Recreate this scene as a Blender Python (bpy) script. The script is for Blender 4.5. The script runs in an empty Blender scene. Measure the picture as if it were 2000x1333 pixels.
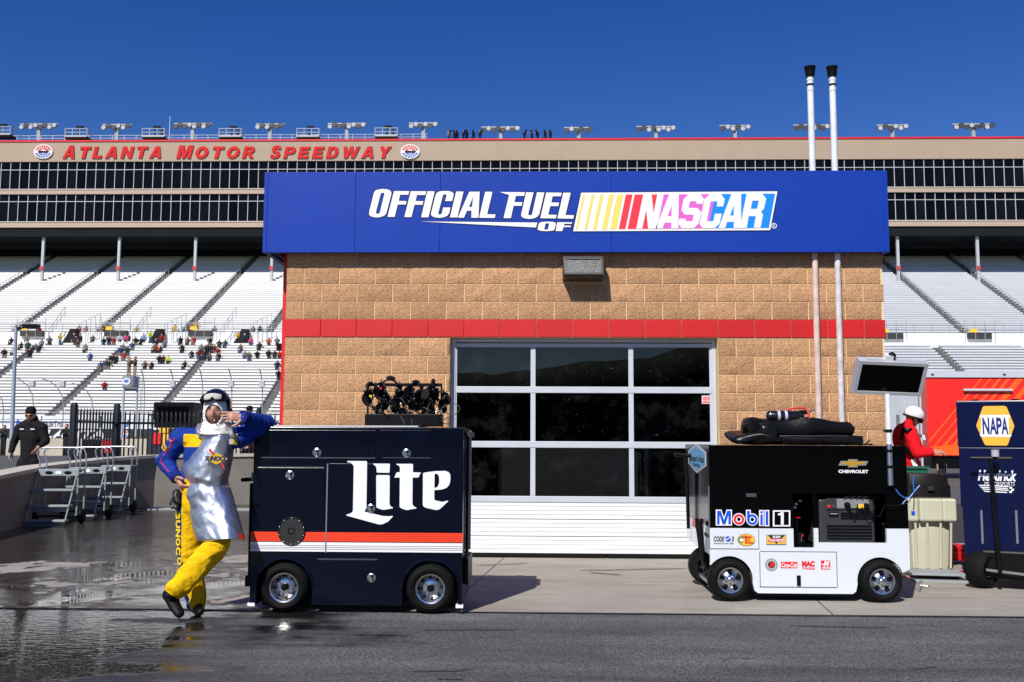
import bpy, math, random
from math import radians, sin, cos, pi, atan2, sqrt, exp
from mathutils import Vector, Matrix, noise
from mathutils.geometry import tessellate_polygon
random.seed(7)
S = bpy.context.scene
COL = S.collection

# ------------------------------------------------------------------ camera
F = 1944.0; CX, CY = 1000.0, 666.5
PITCH, YAW, ROLL, CAMH = radians(5.67), radians(1.6), radians(0.26), 1.30
cam = bpy.data.cameras.new("camera"); cam.sensor_width = 36.0; cam.lens = 36.0*F/2000.0
cam.clip_start = 0.1; cam.clip_end = 4000
camo = bpy.data.objects.new("camera", cam); COL.objects.link(camo)
CM = Matrix.Rotation(YAW, 4, 'Z') @ Matrix.Rotation(pi/2+PITCH, 4, 'X') @ Matrix.Rotation(ROLL, 4, 'Z')
CM.translation = (0, 0, CAMH); camo.matrix_world = CM
S.camera = camo
# ------------------------------------------------------------------ light
SUN = Vector((-0.40, -0.98, 1.0)).normalized()
W = bpy.data.worlds.new("World"); S.world = W; W.use_nodes = True
wn = W.node_tree.nodes; wl = W.node_tree.links
sky = wn.new('ShaderNodeTexSky'); sky.sky_type = 'NISHITA'; sky.sun_disc = False
sky.sun_elevation = math.asin(SUN.z); sky.sun_rotation = atan2(SUN.x, SUN.y)
sky.air_density = 1.0; sky.dust_density = 0.0; sky.ozone_density = 3.0; sky.altitude = 250
hs = wn.new('ShaderNodeHueSaturation'); hs.inputs['Hue'].default_value = .523; hs.inputs['Saturation'].default_value = 1.38; hs.inputs['Value'].default_value = 1.0
wl.new(sky.outputs[0], hs.inputs['Color']); wl.new(hs.outputs[0], wn['Background'].inputs[0]); wn['Background'].inputs[1].default_value = 0.086
sl = bpy.data.lights.new("sun", 'SUN'); sl.energy = 5.0; sl.angle = radians(0.5); sl.color = (1.0, 0.955, 0.88)
so = bpy.data.objects.new("sun", sl); COL.objects.link(so)
so.rotation_euler = (-SUN).to_track_quat('-Z', 'Y').to_euler(); so.location = (-20, -40, 60)
S.view_settings.view_transform = 'Standard'; S.view_settings.look = 'None'
S.view_settings.exposure = 0.10; S.view_settings.gamma = 1.0; S.view_settings.use_curve_mapping = False

R3 = CM.to_3x3()
def ray(px, py): return R3 @ Vector(((px-CX)/F, (CY-py)/F, -1.0))
def at(px, py, Y):
    d = ray(px, py); t = Y/d.y
    return Vector((d.x*t, Y, CAMH+d.z*t))
def gnd(px, py, z=0.0):
    d = ray(px, py); t = (z-CAMH)/d.z
    return Vector((d.x*t, d.y*t, z))
def lin(r, g, b):
    f = lambda c: (c/255/12.92) if c < 10.3 else ((c/255+0.055)/1.055)**2.4
    return (f(r), f(g), f(b))

# ------------------------------------------------------------------ materials
MC = {}
def M(name, col, rough=0.5, metal=0.0, var=0.0, vs=6.0, bump=0.0, bs=60.0, coat=0.0, spec=0.5, rnd=0.0, emis=None, det=6, bd=0.01, rvar=0.0):
    if name in MC: return MC[name]
    m = bpy.data.materials.new(name); m.use_nodes = True; n = m.node_tree.nodes; l = m.node_tree.links
    b = n['Principled BSDF']; b.inputs['Base Color'].default_value = (*col, 1); b.inputs['Roughness'].default_value = rough
    b.inputs['Metallic'].default_value = metal; b.inputs['Coat Weight'].default_value = coat; b.inputs['Coat Roughness'].default_value = 0.04
    b.inputs['Specular IOR Level'].default_value = spec
    tc = n.new('ShaderNodeTexCoord')
    out = None
    if var > 0:
        t = n.new('ShaderNodeTexNoise'); t.inputs['Scale'].default_value = vs; t.inputs['Detail'].default_value = det
        t.inputs['Roughness'].default_value = 0.65
        l.new(tc.outputs['Object'], t.inputs['Vector'])
        mr = n.new('ShaderNodeMapRange'); mr.inputs[1].default_value = 0.28; mr.inputs[2].default_value = 0.72
        mr.inputs[3].default_value = 1-var; mr.inputs[4].default_value = 1+var; l.new(t.outputs[0], mr.inputs[0])
        out = mr.outputs[0]
        if rvar > 0:
            m2 = n.new('ShaderNodeMapRange'); m2.inputs[3].default_value = max(0, rough-rvar); m2.inputs[4].default_value = rough+rvar
            l.new(t.outputs[0], m2.inputs[0]); l.new(m2.outputs[0], b.inputs['Roughness'])
    if rnd > 0:
        oi = n.new('ShaderNodeObjectInfo'); mr = n.new('ShaderNodeMapRange'); mr.inputs[3].default_value = 1-rnd; mr.inputs[4].default_value = 1+rnd
        l.new(oi.outputs['Random'], mr.inputs[0])
        if out is None: out = mr.outputs[0]
        else:
            mm = n.new('ShaderNodeMath'); mm.operation = 'MULTIPLY'; l.new(out, mm.inputs[0]); l.new(mr.outputs[0], mm.inputs[1]); out = mm.outputs[0]
    if out is not None:
        vm = n.new('ShaderNodeVectorMath'); vm.operation = 'SCALE'; vm.inputs[0].default_value = col
        l.new(out, vm.inputs['Scale']); l.new(vm.outputs[0], b.inputs['Base Color'])
    if bump > 0:
        t = n.new('ShaderNodeTexNoise'); t.inputs['Scale'].default_value = bs; t.inputs['Detail'].default_value = 5; t.inputs['Roughness'].default_value = 0.6
        l.new(tc.outputs['Object'], t.inputs['Vector'])
        bp = n.new('ShaderNodeBump'); bp.inputs['Strength'].default_value = bump; bp.inputs['Distance'].default_value = bd
        l.new(t.outputs[0], bp.inputs['Height']); l.new(bp.outputs[0], b.inputs['Normal'])
    if emis:
        b.inputs['Emission Color'].default_value = (*emis[0], 1); b.inputs['Emission Strength'].default_value = emis[1]
    MC[name] = m
    return m
def glassmat(name, tint, rough=0.03, refl=1.0):
    m = bpy.data.materials.new(name); m.use_nodes = True; n = m.node_tree.nodes; l = m.node_tree.links
    n.remove(n['Principled BSDF'])
    tr = n.new('ShaderNodeBsdfTransparent'); tr.inputs[0].default_value = (*tint, 1)
    gl = n.new('ShaderNodeBsdfGlossy'); gl.inputs['Roughness'].default_value = rough; gl.inputs[0].default_value = (refl, refl, refl, 1)
    fr = n.new('ShaderNodeFresnel'); fr.inputs[0].default_value = 1.5
    mx = n.new('ShaderNodeMixShader'); l.new(fr.outputs[0], mx.inputs[0]); l.new(tr.outputs[0], mx.inputs[1]); l.new(gl.outputs[0], mx.inputs[2])
    # dust film and smudges on the pane
    tc = n.new('ShaderNodeTexCoord'); t1 = n.new('ShaderNodeTexNoise'); t1.inputs['Scale'].default_value = 3.2; t1.inputs['Detail'].default_value = 8; t1.inputs['Roughness'].default_value = .7; l.new(tc.outputs['Object'], t1.inputs[0])
    t2 = n.new('ShaderNodeTexNoise'); t2.inputs['Scale'].default_value = 38; t2.inputs['Detail'].default_value = 2; l.new(tc.outputs['Object'], t2.inputs[0])
    r1 = n.new('ShaderNodeMapRange'); r1.inputs[1].default_value = .5; r1.inputs[2].default_value = .8; r1.inputs[4].default_value = .035; l.new(t1.outputs[0], r1.inputs[0])
    r2 = n.new('ShaderNodeMapRange'); r2.inputs[1].default_value = .74; r2.inputs[2].default_value = .80; r2.inputs[4].default_value = .30; l.new(t2.outputs[0], r2.inputs[0])
    sm = n.new('ShaderNodeMath'); l.new(r1.outputs[0], sm.inputs[0]); l.new(r2.outputs[0], sm.inputs[1])
    df = n.new('ShaderNodeBsdfDiffuse'); df.inputs[0].default_value = (.4,.4,.38,1); m2 = n.new('ShaderNodeMixShader')
    l.new(sm.outputs[0], m2.inputs[0]); l.new(mx.outputs[0], m2.inputs[1]); l.new(df.outputs[0], m2.inputs[2])
    l.new(m2.outputs[0], n['Material Output'].inputs[0]); return m

# ------------------------------------------------------------------ mesh helpers
class MB:
    def __init__(s): s.v = []; s.f = []; s.m = []
    def add(s, vs, fs, mi=0):
        o = len(s.v); s.v += [tuple(v) for v in vs]; s.f += [tuple(i+o for i in f) for f in fs]; s.m += [mi]*len(fs); return s
    def box(s, x0, x1, y0, y1, z0, z1, mi=0):
        if x0 > x1: x0, x1 = x1, x0
        if y0 > y1: y0, y1 = y1, y0
        if z0 > z1: z0, z1 = z1, z0
        return s.add([(x0,y0,z0),(x1,y0,z0),(x1,y1,z0),(x0,y1,z0),(x0,y0,z1),(x1,y0,z1),(x1,y1,z1),(x0,y1,z1)],
              [(0,3,2,1),(4,5,6,7),(0,1,5,4),(1,2,6,5),(2,3,7,6),(3,0,4,7)], mi)
    def bar(s, p, q, w, h=None, mi=0, up=(0,0,1)):
        p, q = Vector(p), Vector(q); h = h or w; d = (q-p).normalized(); u = Vector(up)
        if abs(d.dot(u)) > 0.95: u = Vector((0,1,0))
        a = d.cross(u).normalized()*w/2; b = a.cross(d).normalized()*h/2
        vs = [p-a-b, p+a-b, p+a+b, p-a+b, q-a-b, q+a-b, q+a+b, q-a+b]
        return s.add(vs, [(0,1,2,3),(7,6,5,4),(0,4,5,1),(1,5,6,2),(2,6,7,3),(3,7,4,0)], mi)
    def prism(s, loops, y0, y1, mi=0, ax='y'):
        if not isinstance(loops[0][0], (tuple, list, Vector)): loops = [loops]
        vv = [[Vector((p[0], p[1], 0)) for p in L] for L in loops]
        tris = tessellate_polygon(vv); flat = [p for L in vv for p in L]; n = len(flat)
        def mk(p, y): return (p.x, y, p.y) if ax == 'y' else ((y, p.x, p.y) if ax == 'x' else (p.x, p.y, y))
        vs = [mk(p, y0) for p in flat]+[mk(p, y1) for p in flat]; fs = []
        for t in tris:
            a, b, c = t; ar = (flat[b]-flat[a]).cross(flat[c]-flat[a]).z
            if ar < 0: a, c = c, a
            fs.append((a, b, c)); fs.append((c+n, b+n, a+n))
        o = 0
        for L in vv:
            k = len(L)
            for i in range(k):
                j = (i+1) % k; fs.append((o+i, o+i+n, o+j+n, o+j))
            o += k
        s.add(vs, fs, mi); return s
    def lathe(s, prof, c=(0,0,0), ax='z', seg=24, mi=0, sx=1.0, sy=1.0):
        c = Vector(c); vs = []; fs = []; k = len(prof)
        for i in range(seg):
            a = 2*pi*i/seg
            for (r, h) in prof:
                u, w = r*cos(a)*sx, r*sin(a)*sy
                vs.append(c+Vector({'z': (u, w, h), 'y': (u, h, w), 'x': (h, u, w)}[ax]))
        for i in range(seg):
            j = (i+1) % seg
            for q in range(k-1): fs.append((i*k+q, j*k+q, j*k+q+1, i*k+q+1))
        return s.add(vs, fs, mi)
    def tube(s, pts, r, seg=8, mi=0, cap=True):
        pts = [Vector(p) for p in pts]; n = len(pts); rs = r if isinstance(r, (list, tuple)) else [r]*n
        vs = []; fs = []; t0 = (pts[1]-pts[0]).normalized(); u = Vector((0,0,1)) if abs(t0.z) < 0.9 else Vector((1,0,0))
        a = t0.cross(u).normalized()
        for i in range(n):
            t = (pts[min(i+1,n-1)]-pts[max(i-1,0)]).normalized(); a = (a-t*a.dot(t))
            a = a.normalized() if a.length > 1e-6 else t.orthogonal().normalized(); b = t.cross(a)
            for k in range(seg):
                th = 2*pi*k/seg; vs.append(pts[i]+(a*cos(th)+b*sin(th))*rs[i])
        for i in range(n-1):
            for k in range(seg):
                j = (k+1) % seg; fs.append((i*seg+k, i*seg+j, (i+1)*seg+j, (i+1)*seg+k))
        if cap: fs.append(tuple(range(seg))[::-1]); fs.append(tuple((n-1)*seg+k for k in range(seg)))
        return s.add(vs, fs, mi)
    def ball(s, c, rx, ry=None, rz=None, seg=12, ring=8, mi=0, mat=None):
        ry = ry or rx; rz = rz or rx; c = Vector(c); vs = []; fs = []
        for i in range(ring+1):
            th = pi*i/ring
            for k in range(seg):
                ph = 2*pi*k/seg; v = Vector((rx*sin(th)*cos(ph), ry*sin(th)*sin(ph), rz*cos(th)))
                vs.append(c+(mat@v if mat else v))
        for i in range(ring):
            for k in range(seg):
                j = (k+1) % seg; fs.append((i*seg+k, (i+1)*seg+k, (i+1)*seg+j, i*seg+j))
        return s.add(vs, fs, mi)
    def capsule(s, p0, p1, r0, r1, flat=1.0, side=None, seg=14, mi=0):
        p0, p1 = Vector(p0), Vector(p1); d = (p1-p0); L = d.length; d = d/L if L > 1e-6 else Vector((0,0,1))
        e = Vector(side) if side else d.orthogonal(); e = (e-d*e.dot(d)).normalized(); g = d.cross(e)
        rows = []
        for i in range(5):
            a = pi/2*(1-i/4) ; rows.append((-sin(a)*r0*min(1,flat+0.2), cos(a)*r0))
        for i in range(5):
            a = pi/2*i/4; rows.append((L+sin(a)*r1*min(1,flat+0.2), cos(a)*r1))
        vs = []; fs = []
        for (h, r) in rows:
            r = max(r, 1e-4)
            for k in range(seg):
                th = 2*pi*k/seg; vs.append(p0+d*h+e*cos(th)*r+g*sin(th)*r*flat)
        for i in range(len(rows)-1):
            for k in range(seg):
                j = (k+1) % seg; fs.append((i*seg+k, i*seg+j, (i+1)*seg+j, (i+1)*seg+k))
        fs.append(tuple(range(seg))[::-1]); fs.append(tuple((len(rows)-1)*seg+k for k in range(seg)))
        return s.add(vs, fs, mi)
    def mesh(s, name, mats, smooth=0):
        me = bpy.data.meshes.new(name); me.from_pydata(s.v, [], s.f)
        for m in (mats if isinstance(mats, (list, tuple)) else [mats]): me.materials.append(m)
        me.polygons.foreach_set('material_index', s.m)
        if smooth:
            me.polygons.foreach_set('use_smooth', [True]*len(me.polygons))
            me.set_sharp_from_angle(angle=radians(smooth))
        me.update(); return me
    def build(s, name, mats, parent=None, smooth=0, loc=None, bevel=0):
        return obj(name, s.mesh(name, mats, smooth), parent, loc, bevel)
def obj(name, me, parent=None, loc=None, bevel=0):
    o = bpy.data.objects.new(name, me); COL.objects.link(o)
    if parent is not None: o.parent = parent
    if loc is not None: o.location = loc
    if bevel:
        b = o.modifiers.new("bevel", 'BEVEL'); b.width = bevel; b.segments = 2; b.limit_method = 'ANGLE'; b.angle_limit = radians(40)
    return o
def thing(name, label, cat, loc=(0,0,0), rz=0.0, group=None):
    o = bpy.data.objects.new(name, None); COL.objects.link(o); o.location = loc; o.rotation_euler.z = rz; o.empty_display_size = 0.1
    return tag(o, label, cat, group)
def tag(o, label, cat=None, group=None):
    o['label'] = label
    if cat: o['category'] = cat
    if group: o['group'] = group
    return o
def struct(o): o['kind'] = 'structure'; return o
def stuff(o): o['kind'] = 'stuff'; return o
def copy_tree(o, parent=None):
    c = o.copy(); COL.objects.link(c); c.parent = parent
    for ch in o.children: copy_tree(ch, c)
    return c
def textmesh(body, mats, x0, x1, z0, z1, y, t=0.002, bold=0.0, shear=0.0, name="lettering", space=1.0):
    cu = bpy.data.curves.new(name, 'FONT'); cu.body = body; cu.size = 1; cu.extrude = 0.01; cu.offset = bold; cu.shear = shear; cu.space_character = space; cu.resolution_u = 3
    o = bpy.data.objects.new(name, cu); COL.objects.link(o)
    me = bpy.data.meshes.new_from_object(o); bpy.data.objects.remove(o)
    xs = [v.co.x for v in me.vertices]; ys = [v.co.y for v in me.vertices]
    a, b, c, d = min(xs), max(xs), min(ys), max(ys)
    for v in me.vertices:
        X, Y, Z = v.co
        v.co = (x0+(X-a)/(b-a)*(x1-x0), y-(t if Z > 0 else 0), z0+(Y-c)/(d-c)*(z1-z0))
    me.materials.clear(); me.materials.append(mats); me.name = name
    return me
def circ(cx, cz, r, n=28, rz=None, a0=0, a1=2*pi):
    rz = rz or r
    return [(cx+r*cos(a0+(a1-a0)*i/n), cz+rz*sin(a0+(a1-a0)*i/n)) for i in range(n)]

# shared materials
white = M('white_paint', (.78,.79,.80), .35, var=.03, vs=3)
vwhite = M('white_vinyl', (.80,.81,.83), .4)
black = M('black_plastic', (.0035,.0035,.0038), .45, var=.2, vs=9, spec=.16)
blackm = M('black_metal', (.004,.004,.0045), .4, var=.25, vs=12, spec=.2)
gloss_black = M('gloss_black_paint', (.0012,.0012,.0014), .16, coat=.05, spec=.10)
rubber = M('tyre_rubber', (.005,.005,.0052), .75, spec=.18, var=.25, vs=25, bump=.3, bs=120, bd=.002)
chrome = M('chrome', (.62,.62,.62), .22, 1.0)
alu = M('brushed_aluminium', (.55,.57,.60), .38, 1.0, var=.1, vs=20)
alup = M('painted_aluminium', (.52,.55,.60), .4, var=.05, vs=5)
grey = M('grey_paint', (.30,.33,.35), .5, var=.1, vs=8)
dkgrey = M('dark_grey_plastic', (.03,.031,.033), .5, var=.2, vs=14)
redp = M('red_paint', lin(205,28,30), .4, var=.06, vs=5)
redv = M('red_vinyl', lin(225,30,35), .4)
bluev = M('blue_vinyl', lin(20,80,205), .4)
yelv = M('yellow_vinyl', lin(245,190,60), .4)
skin = M('skin', (.50,.25,.17), .5, var=.18, vs=40, bump=.15, bs=150, bd=.003)
# ================================================================== SETTING: ground
def ground_material(name, kind):
    m = bpy.data.materials.new(name); m.use_nodes = True; n = m.node_tree.nodes; l = m.node_tree.links
    b = n['Principled BSDF']
    geo = n.new('ShaderNodeNewGeometry'); P = geo.outputs['Position']
    def noi(scale, det=5, rough=.6, vec=P):
        t = n.new('ShaderNodeTexNoise'); t.inputs['Scale'].default_value = scale; t.inputs['Detail'].default_value = det; t.inputs['Roughness'].default_value = rough
        l.new(vec, t.inputs['Vector']); return t.outputs[0]
    def mth(op, a, c=None, d=None, clamp=False):
        k = n.new('ShaderNodeMath'); k.operation = op; k.use_clamp = clamp
        for i, v in enumerate((a, c, d)):
            if v is None: continue
            if isinstance(v, (int, float)): k.inputs[i].default_value = v
            else: l.new(v, k.inputs[i])
        return k.outputs[0]
    def rng(v, a, c, d, e):
        k = n.new('ShaderNodeMapRange'); k.inputs[1].default_value = a; k.inputs[2].default_value = c; k.inputs[3].default_value = d; k.inputs[4].default_value = e
        k.clamp = True; l.new(v, k.inputs[0]); return k.outputs[0]
    def mix(f, a, c):
        k = n.new('ShaderNodeMix'); k.data_type = 'RGBA'
        if isinstance(f, (int, float)): k.inputs[0].default_value = f
        else: l.new(f, k.inputs[0])
        for i, v in ((6, a), (7, c)):
            if isinstance(v, tuple): k.inputs[i].default_value = (*v, 1)
            else: l.new(v, k.inputs[i])
        return k.outputs[2]
    sep = n.new('ShaderNodeSeparateXYZ'); l.new(P, sep.inputs[0]); X, Y = sep.outputs[0], sep.outputs[1]
    st = n.new('ShaderNodeMapping'); st.inputs['Scale'].default_value = (.25, 1.6, 1); l.new(P, st.inputs[0])
    if kind == 'asphalt':
        ag = noi(105, 2, .55); ag2 = noi(62, 2, .5); big = noi(.9, 5); streak = noi(1.3, 4, .6, st.outputs[0])
        dry = mix(rng(ag, .36, .68, 0, 1), (.022,.022,.024), (.165,.164,.162))
        dry = mix(rng(ag2, .64, .74, 0, .55), dry, (.36,.355,.345))
        sc = mth('MULTIPLY', rng(big, .3, .7, .78, 1.2), rng(streak, .34, .64, .55, 1.25))
        v = n.new('ShaderNodeVectorMath'); v.operation = 'SCALE'; l.new(dry, v.inputs[0]); l.new(sc, v.inputs['Scale']); dry = v.outputs[0]
        wetc = (.012,.012,.013); rdry = .85; hgt = ag2; bs_ = .5
    else:
        fine = noi(90, 4); big = noi(1.1, 6, .65); stn = noi(2.3, 6, .6, st.outputs[0])
        dry = mix(rng(big, .3, .72, 0, 1), (.27,.245,.21), (.38,.35,.305))
        dry = mix(rng(stn, .52, .70, 0, .62), dry, (.17,.15,.125))
        v = n.new('ShaderNodeVectorMath'); v.operation = 'SCALE'; l.new(dry, v.inputs[0]); l.new(rng(fine, .3, .7, .86, 1.12), v.inputs['Scale']); dry = v.outputs[0]
        # pale scuff scratches
        mp = n.new('ShaderNodeMapping'); mp.inputs['Rotation'].default_value = (0,0,radians(38)); mp.inputs['Scale'].default_value = (.55, 9, 1); l.new(P, mp.inputs[0])
        dry = mix(rng(noi(1.5, 2, .5, mp.outputs[0]), .69, .72, 0, .45), dry, (.62,.59,.54))
        wetc = (.040,.032,.025); rdry = .8; hgt = fine; bs_ = .18
    # wet area left of the line X = -0.1-0.26 Y
    s = mth('SUBTRACT', mth('MULTIPLY_ADD', Y, -.262, -.02), X)
    wob = noi(.75, 5, .62); wob2 = noi(2.2, 4, .6)
    if kind == 'asphalt':
        # less water near the camera on the left
        s = mth('SUBTRACT', s, mth('MULTIPLY', mth('MAXIMUM', mth('SUBTRACT', 6.6, Y), 0), .75))
        w = mth('ADD', mth('MULTIPLY', s, .55), mth('MULTIPLY', mth('SUBTRACT', wob, .5), 3.0))
        w = mth('ADD', w, mth('MULTIPLY', mth('SUBTRACT', noi(2.0, 4, .6, st.outputs[0]), .5), 1.6))
        near = rng(Y, 8.6, 9.0, 1, 0); damp = mth('MULTIPLY', rng(w, -.30, .10, 0, 1), near); film = mth('MULTIPLY', rng(w, .05, .28, 0, 1), near)
    else:
        w = mth('ADD', mth('MINIMUM', mth('MULTIPLY', s, 1.0), .34), mth('MULTIPLY', mth('SUBTRACT', wob, .5), 2.6))
        w = mth('ADD', w, mth('MULTIPLY', mth('SUBTRACT', wob2, .5), 1.3))
        w = mth('ADD', w, rng(Y, 10.5, 13, 0, .55))
        damp = rng(w, .14, .20, 0, 1); film = mth('MULTIPLY', mth('MULTIPLY', rng(w, .22, .36, 0, 1), rng(Y, 9.5, 15, 1, .30)), rng(noi(1.4, 5, .65), .40, .56, .45, 1))
    col = mix(damp, dry, wetc); l.new(col, b.inputs['Base Color'])
    rr = mth('MULTIPLY_ADD', damp, .30-rdry, rdry)
    rr = mth('ADD', rr, mth('MULTIPLY', film, .025-.30)) 
    l.new(mth('MAXIMUM', rr, .02), b.inputs['Roughness'])
    b.inputs['Specular IOR Level'].default_value = .5
    bp = n.new('ShaderNodeBump'); bp.inputs['Distance'].default_value = .006
    l.new(hgt, bp.inputs['Height']); l.new(mth('MULTIPLY_ADD', film, -bs_, bs_), bp.inputs['Strength'])
    rip = n.new('ShaderNodeMapping'); rip.inputs['Scale'].default_value = (1, 2.5, 1); l.new(P, rip.inputs[0])
    b2 = n.new('ShaderNodeBump'); b2.inputs['Distance'].default_value = .004
    l.new(mth('MULTIPLY', film, .30 if kind == 'asphalt' else .03), b2.inputs['Strength'])
    l.new(noi(9 if kind == 'asphalt' else 5, 3, .5, rip.outputs[0]), b2.inputs['Height']); l.new(bp.outputs[0], b2.inputs['Normal']); l.new(b2.outputs[0], b.inputs['Normal'])
    return m
asph = ground_material('asphalt', 'asphalt'); conc = ground_material('apron_concrete', 'concrete')
struct(MB().add([(-900,-900,-.004),(900,-900,-.004),(900,1200,-.004),(-900,1200,-.004)], [(0,1,2,3)]).build('ground', asph))
ea, eb = gnd(0,1188), gnd(2000,1206)                 # front edge of the concrete apron
def edgeY(x): return ea.y+(eb.y-ea.y)*(x-ea.x)/(eb.x-ea.x)
joints = [-40]+[gnd(px, 1190).x for px in ()]+[]
# apron slabs divided by tooled joints
jl = [-30, -7.4, -4.1, -0.75, 2.2, 5.2, 8.6, 30]
for i in range(7):
    g = 0.006; a, c = jl[i]+g, jl[i+1]-g
    skew = 0.10
    rows = [None, 9.45, 13.2, 17.0, 21.0]
    for r in range(4):
        y0 = rows[r]; y1 = rows[r+1]-g
        def yy(x): return edgeY(x) if y0 is None else y0+g
        if y0 is not None and a > -4.6 and y0 > 11.5 and a < 5.5: continue
        sx = lambda x, y: x+skew*(y-7.6)
        ya, yc = yy(a), yy(c)
        sl_ = MB().add([(sx(a,ya),ya,0),(sx(c,yc),yc,0),(sx(c,y1),y1,0),(sx(a,y1),y1,0),(sx(a,ya),ya,-.05),(sx(c,yc),yc,-.05),(sx(c,y1),y1,-.05),(sx(a,y1),y1,-.05)],
           [(0,1,2,3),(0,4,5,1),(1,5,6,2),(2,6,7,3),(3,7,4,0)])
        struct(sl_.build('pavement_slab', conc))
joint_m = M('joint_dirt', (.03,.027,.024), .9)
struct(MB().add([(-30,edgeY(-30)+.02,-.0025),(30,edgeY(30)+.02,-.0025),(30,21.5,-.0025),(-30,21.5,-.0025)], [(0,1,2,3)]).build('pavement_base', joint_m))
# tar line along the apron edge
tar = M('tar_seal', (.008,.008,.009), .6, bump=.4, bs=40)
mb = MB(); vs = []; fs = []; N = 260
for i in range(N+1):
    x = -6+14*i/N; y = edgeY(x)
    w = .004+.040*max(0, noise.noise(Vector((x*1.7,3,0))))+.012*noise.noise(Vector((x*9,1,0)))
    vs += [(x, y-w-.016, .002), (x, y+.012+.008*noise.noise(Vector((x*7,9,0))), .0035)]
    if i: fs.append((2*i-2, 2*i, 2*i+1, 2*i-1))
struct(mb.add(vs, fs).build('tar_joint', tar))
# dark tyre scuffs / patch streaks on the asphalt
scuff = M('rubber_streak', (.052,.052,.055), .9, var=.45, vs=45)
def streak(p, q, w, seed, m=None, z=0.0, nm='tyre_streak'):
    a, c = gnd(*p), gnd(*q); vs = []; fs = []; n = 26
    for i in range(n+1):
        t = i/n; P_ = a.lerp(c, t); ww = w*min(1, 6*t, 6*(1-t))*(.8+.35*noise.noise(Vector((t*6, seed, 0))))
        o = .02*noise.noise(Vector((t*5, seed+5, 0)))
        vs += [(P_.x, P_.y-ww+o, z), (P_.x, P_.y+ww+o, z)]
        if i: fs.append((2*i-2, 2*i, 2*i+1, 2*i-1))
    o = MB().add(vs, fs).build(nm, m or scuff); struct(o)
streak((820,1230),(1015,1229),.035,1); streak((1538,1222),(1745,1226),.035,2)
streak((800,1311),(925,1308),.03,3); streak((850,1326),(905,1326),.02,4); streak((1780,1307),(1830,1302),.014,6)
streak((1395,1287),(1480,1285),.006,8)
oil = M('oil_stain', (.17,.155,.13), .7, var=.4, vs=14); scr = M('scratch_pale', (.50,.475,.43), .9, var=.3, vs=20)
streak((1128,1115),(1345,1111),.055,11,oil,.003,'oil_stain'); streak((1150,1119),(1215,1124),.05,12,oil,.0045,'oil_stain'); streak((930,1105),(1035,1101),.05,13,oil,.003,'oil_stain')
for k, (a_, b_) in enumerate((((1000,1131),(1052,1153)),((1070,1158),(1106,1174)),((1165,1124),(1206,1140)),((1158,1138),(1272,1177)),((1255,1134),(1272,1141)),((1275,1159),(1310,1168)),((1075,1101),(1082,1110)),((1455,1185),(1470,1190)))): streak(a_, b_, .006, 20+k, scr, .0035, 'scratch')
# tree-covered hill behind the viewer, seen only in the glass
hm = M('hill_wood', (.02,.035,.012), .9, var=.4, vs=.3)
vs = []; fs = []
for i in range(241):
    x = -360+3*i; h = 14.2+2.2/(1+exp(-(x-2)/3))+4.5/(1+exp(-(x-26)/5))+1.2*noise.noise(Vector((x*.02,2,0)))+.7*noise.noise(Vector((x*.17,7,0)))+.5*noise.noise(Vector((x*.5,3,0)))
    vs += [(x,-150,-1),(x,-158,h*.7),(x,-170,h),(x,-230,h+2)]
    if i: o = 4*i; fs += [(o-4+k, o-4+k+1, o+k+1, o+k) for k in range(3)]
struct(MB().add(vs, fs).build('hill', hm, smooth=60))

# ================================================================== FUEL BUILDING
YW = 11.10
XL = at(556, 650, YW).x; XR = at(1729.5, 650, YW).x
BH, BW = 0.2032, at(978,645,YW).x-at(907.6,645,YW).x
x_band0 = at(625.5,645,YW).x-BW
DX0, DX1 = at(878.5, 820, YW).x, at(1404, 820, YW).x
bld = thing('fuel_building', 'tan split-face block fuel building with red band and glazed roll-up door', 'building', ((XL+XR)/2, YW, 0))
ox, oy = (XL+XR)/2, YW
mortar = M('mortar', (.78,.58,.32), .9, var=.1, vs=30, bump=.3, bs=150)
blockm = M('split_face_block', (.60,.335,.168), .92, var=.40, vs=38, bump=1.0, bs=70, rnd=.14, bd=.027, det=8)
redblock = M('red_painted_block', lin(196,20,22), .5, var=.06, vs=14, bump=.25, bs=70, rnd=.05)
wallb = MB()
Ym = 0.010
for (a, c, z0, z1) in ((XL+.012, DX0-.004, 0, 2.44), (DX1+.004, XR-.012, 0, 2.44), (XL+.012, XR-.012, 2.442, 3.86)):
    wallb.box(a-ox, c-ox, Ym, Ym+.24, z0, z1)
wallb.box(XL+.03-ox, XL+.2-ox, .3, 6, 0, 3.86); wallb.box(XR-.2-ox, XR-.03-ox, .3, 6, 0, 3.86); wallb.box(XL+.03-ox, XR-.03-ox, 6, 6.2, 0, 3.86)
wall = wallb.build('wall', mortar, bld)
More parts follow.
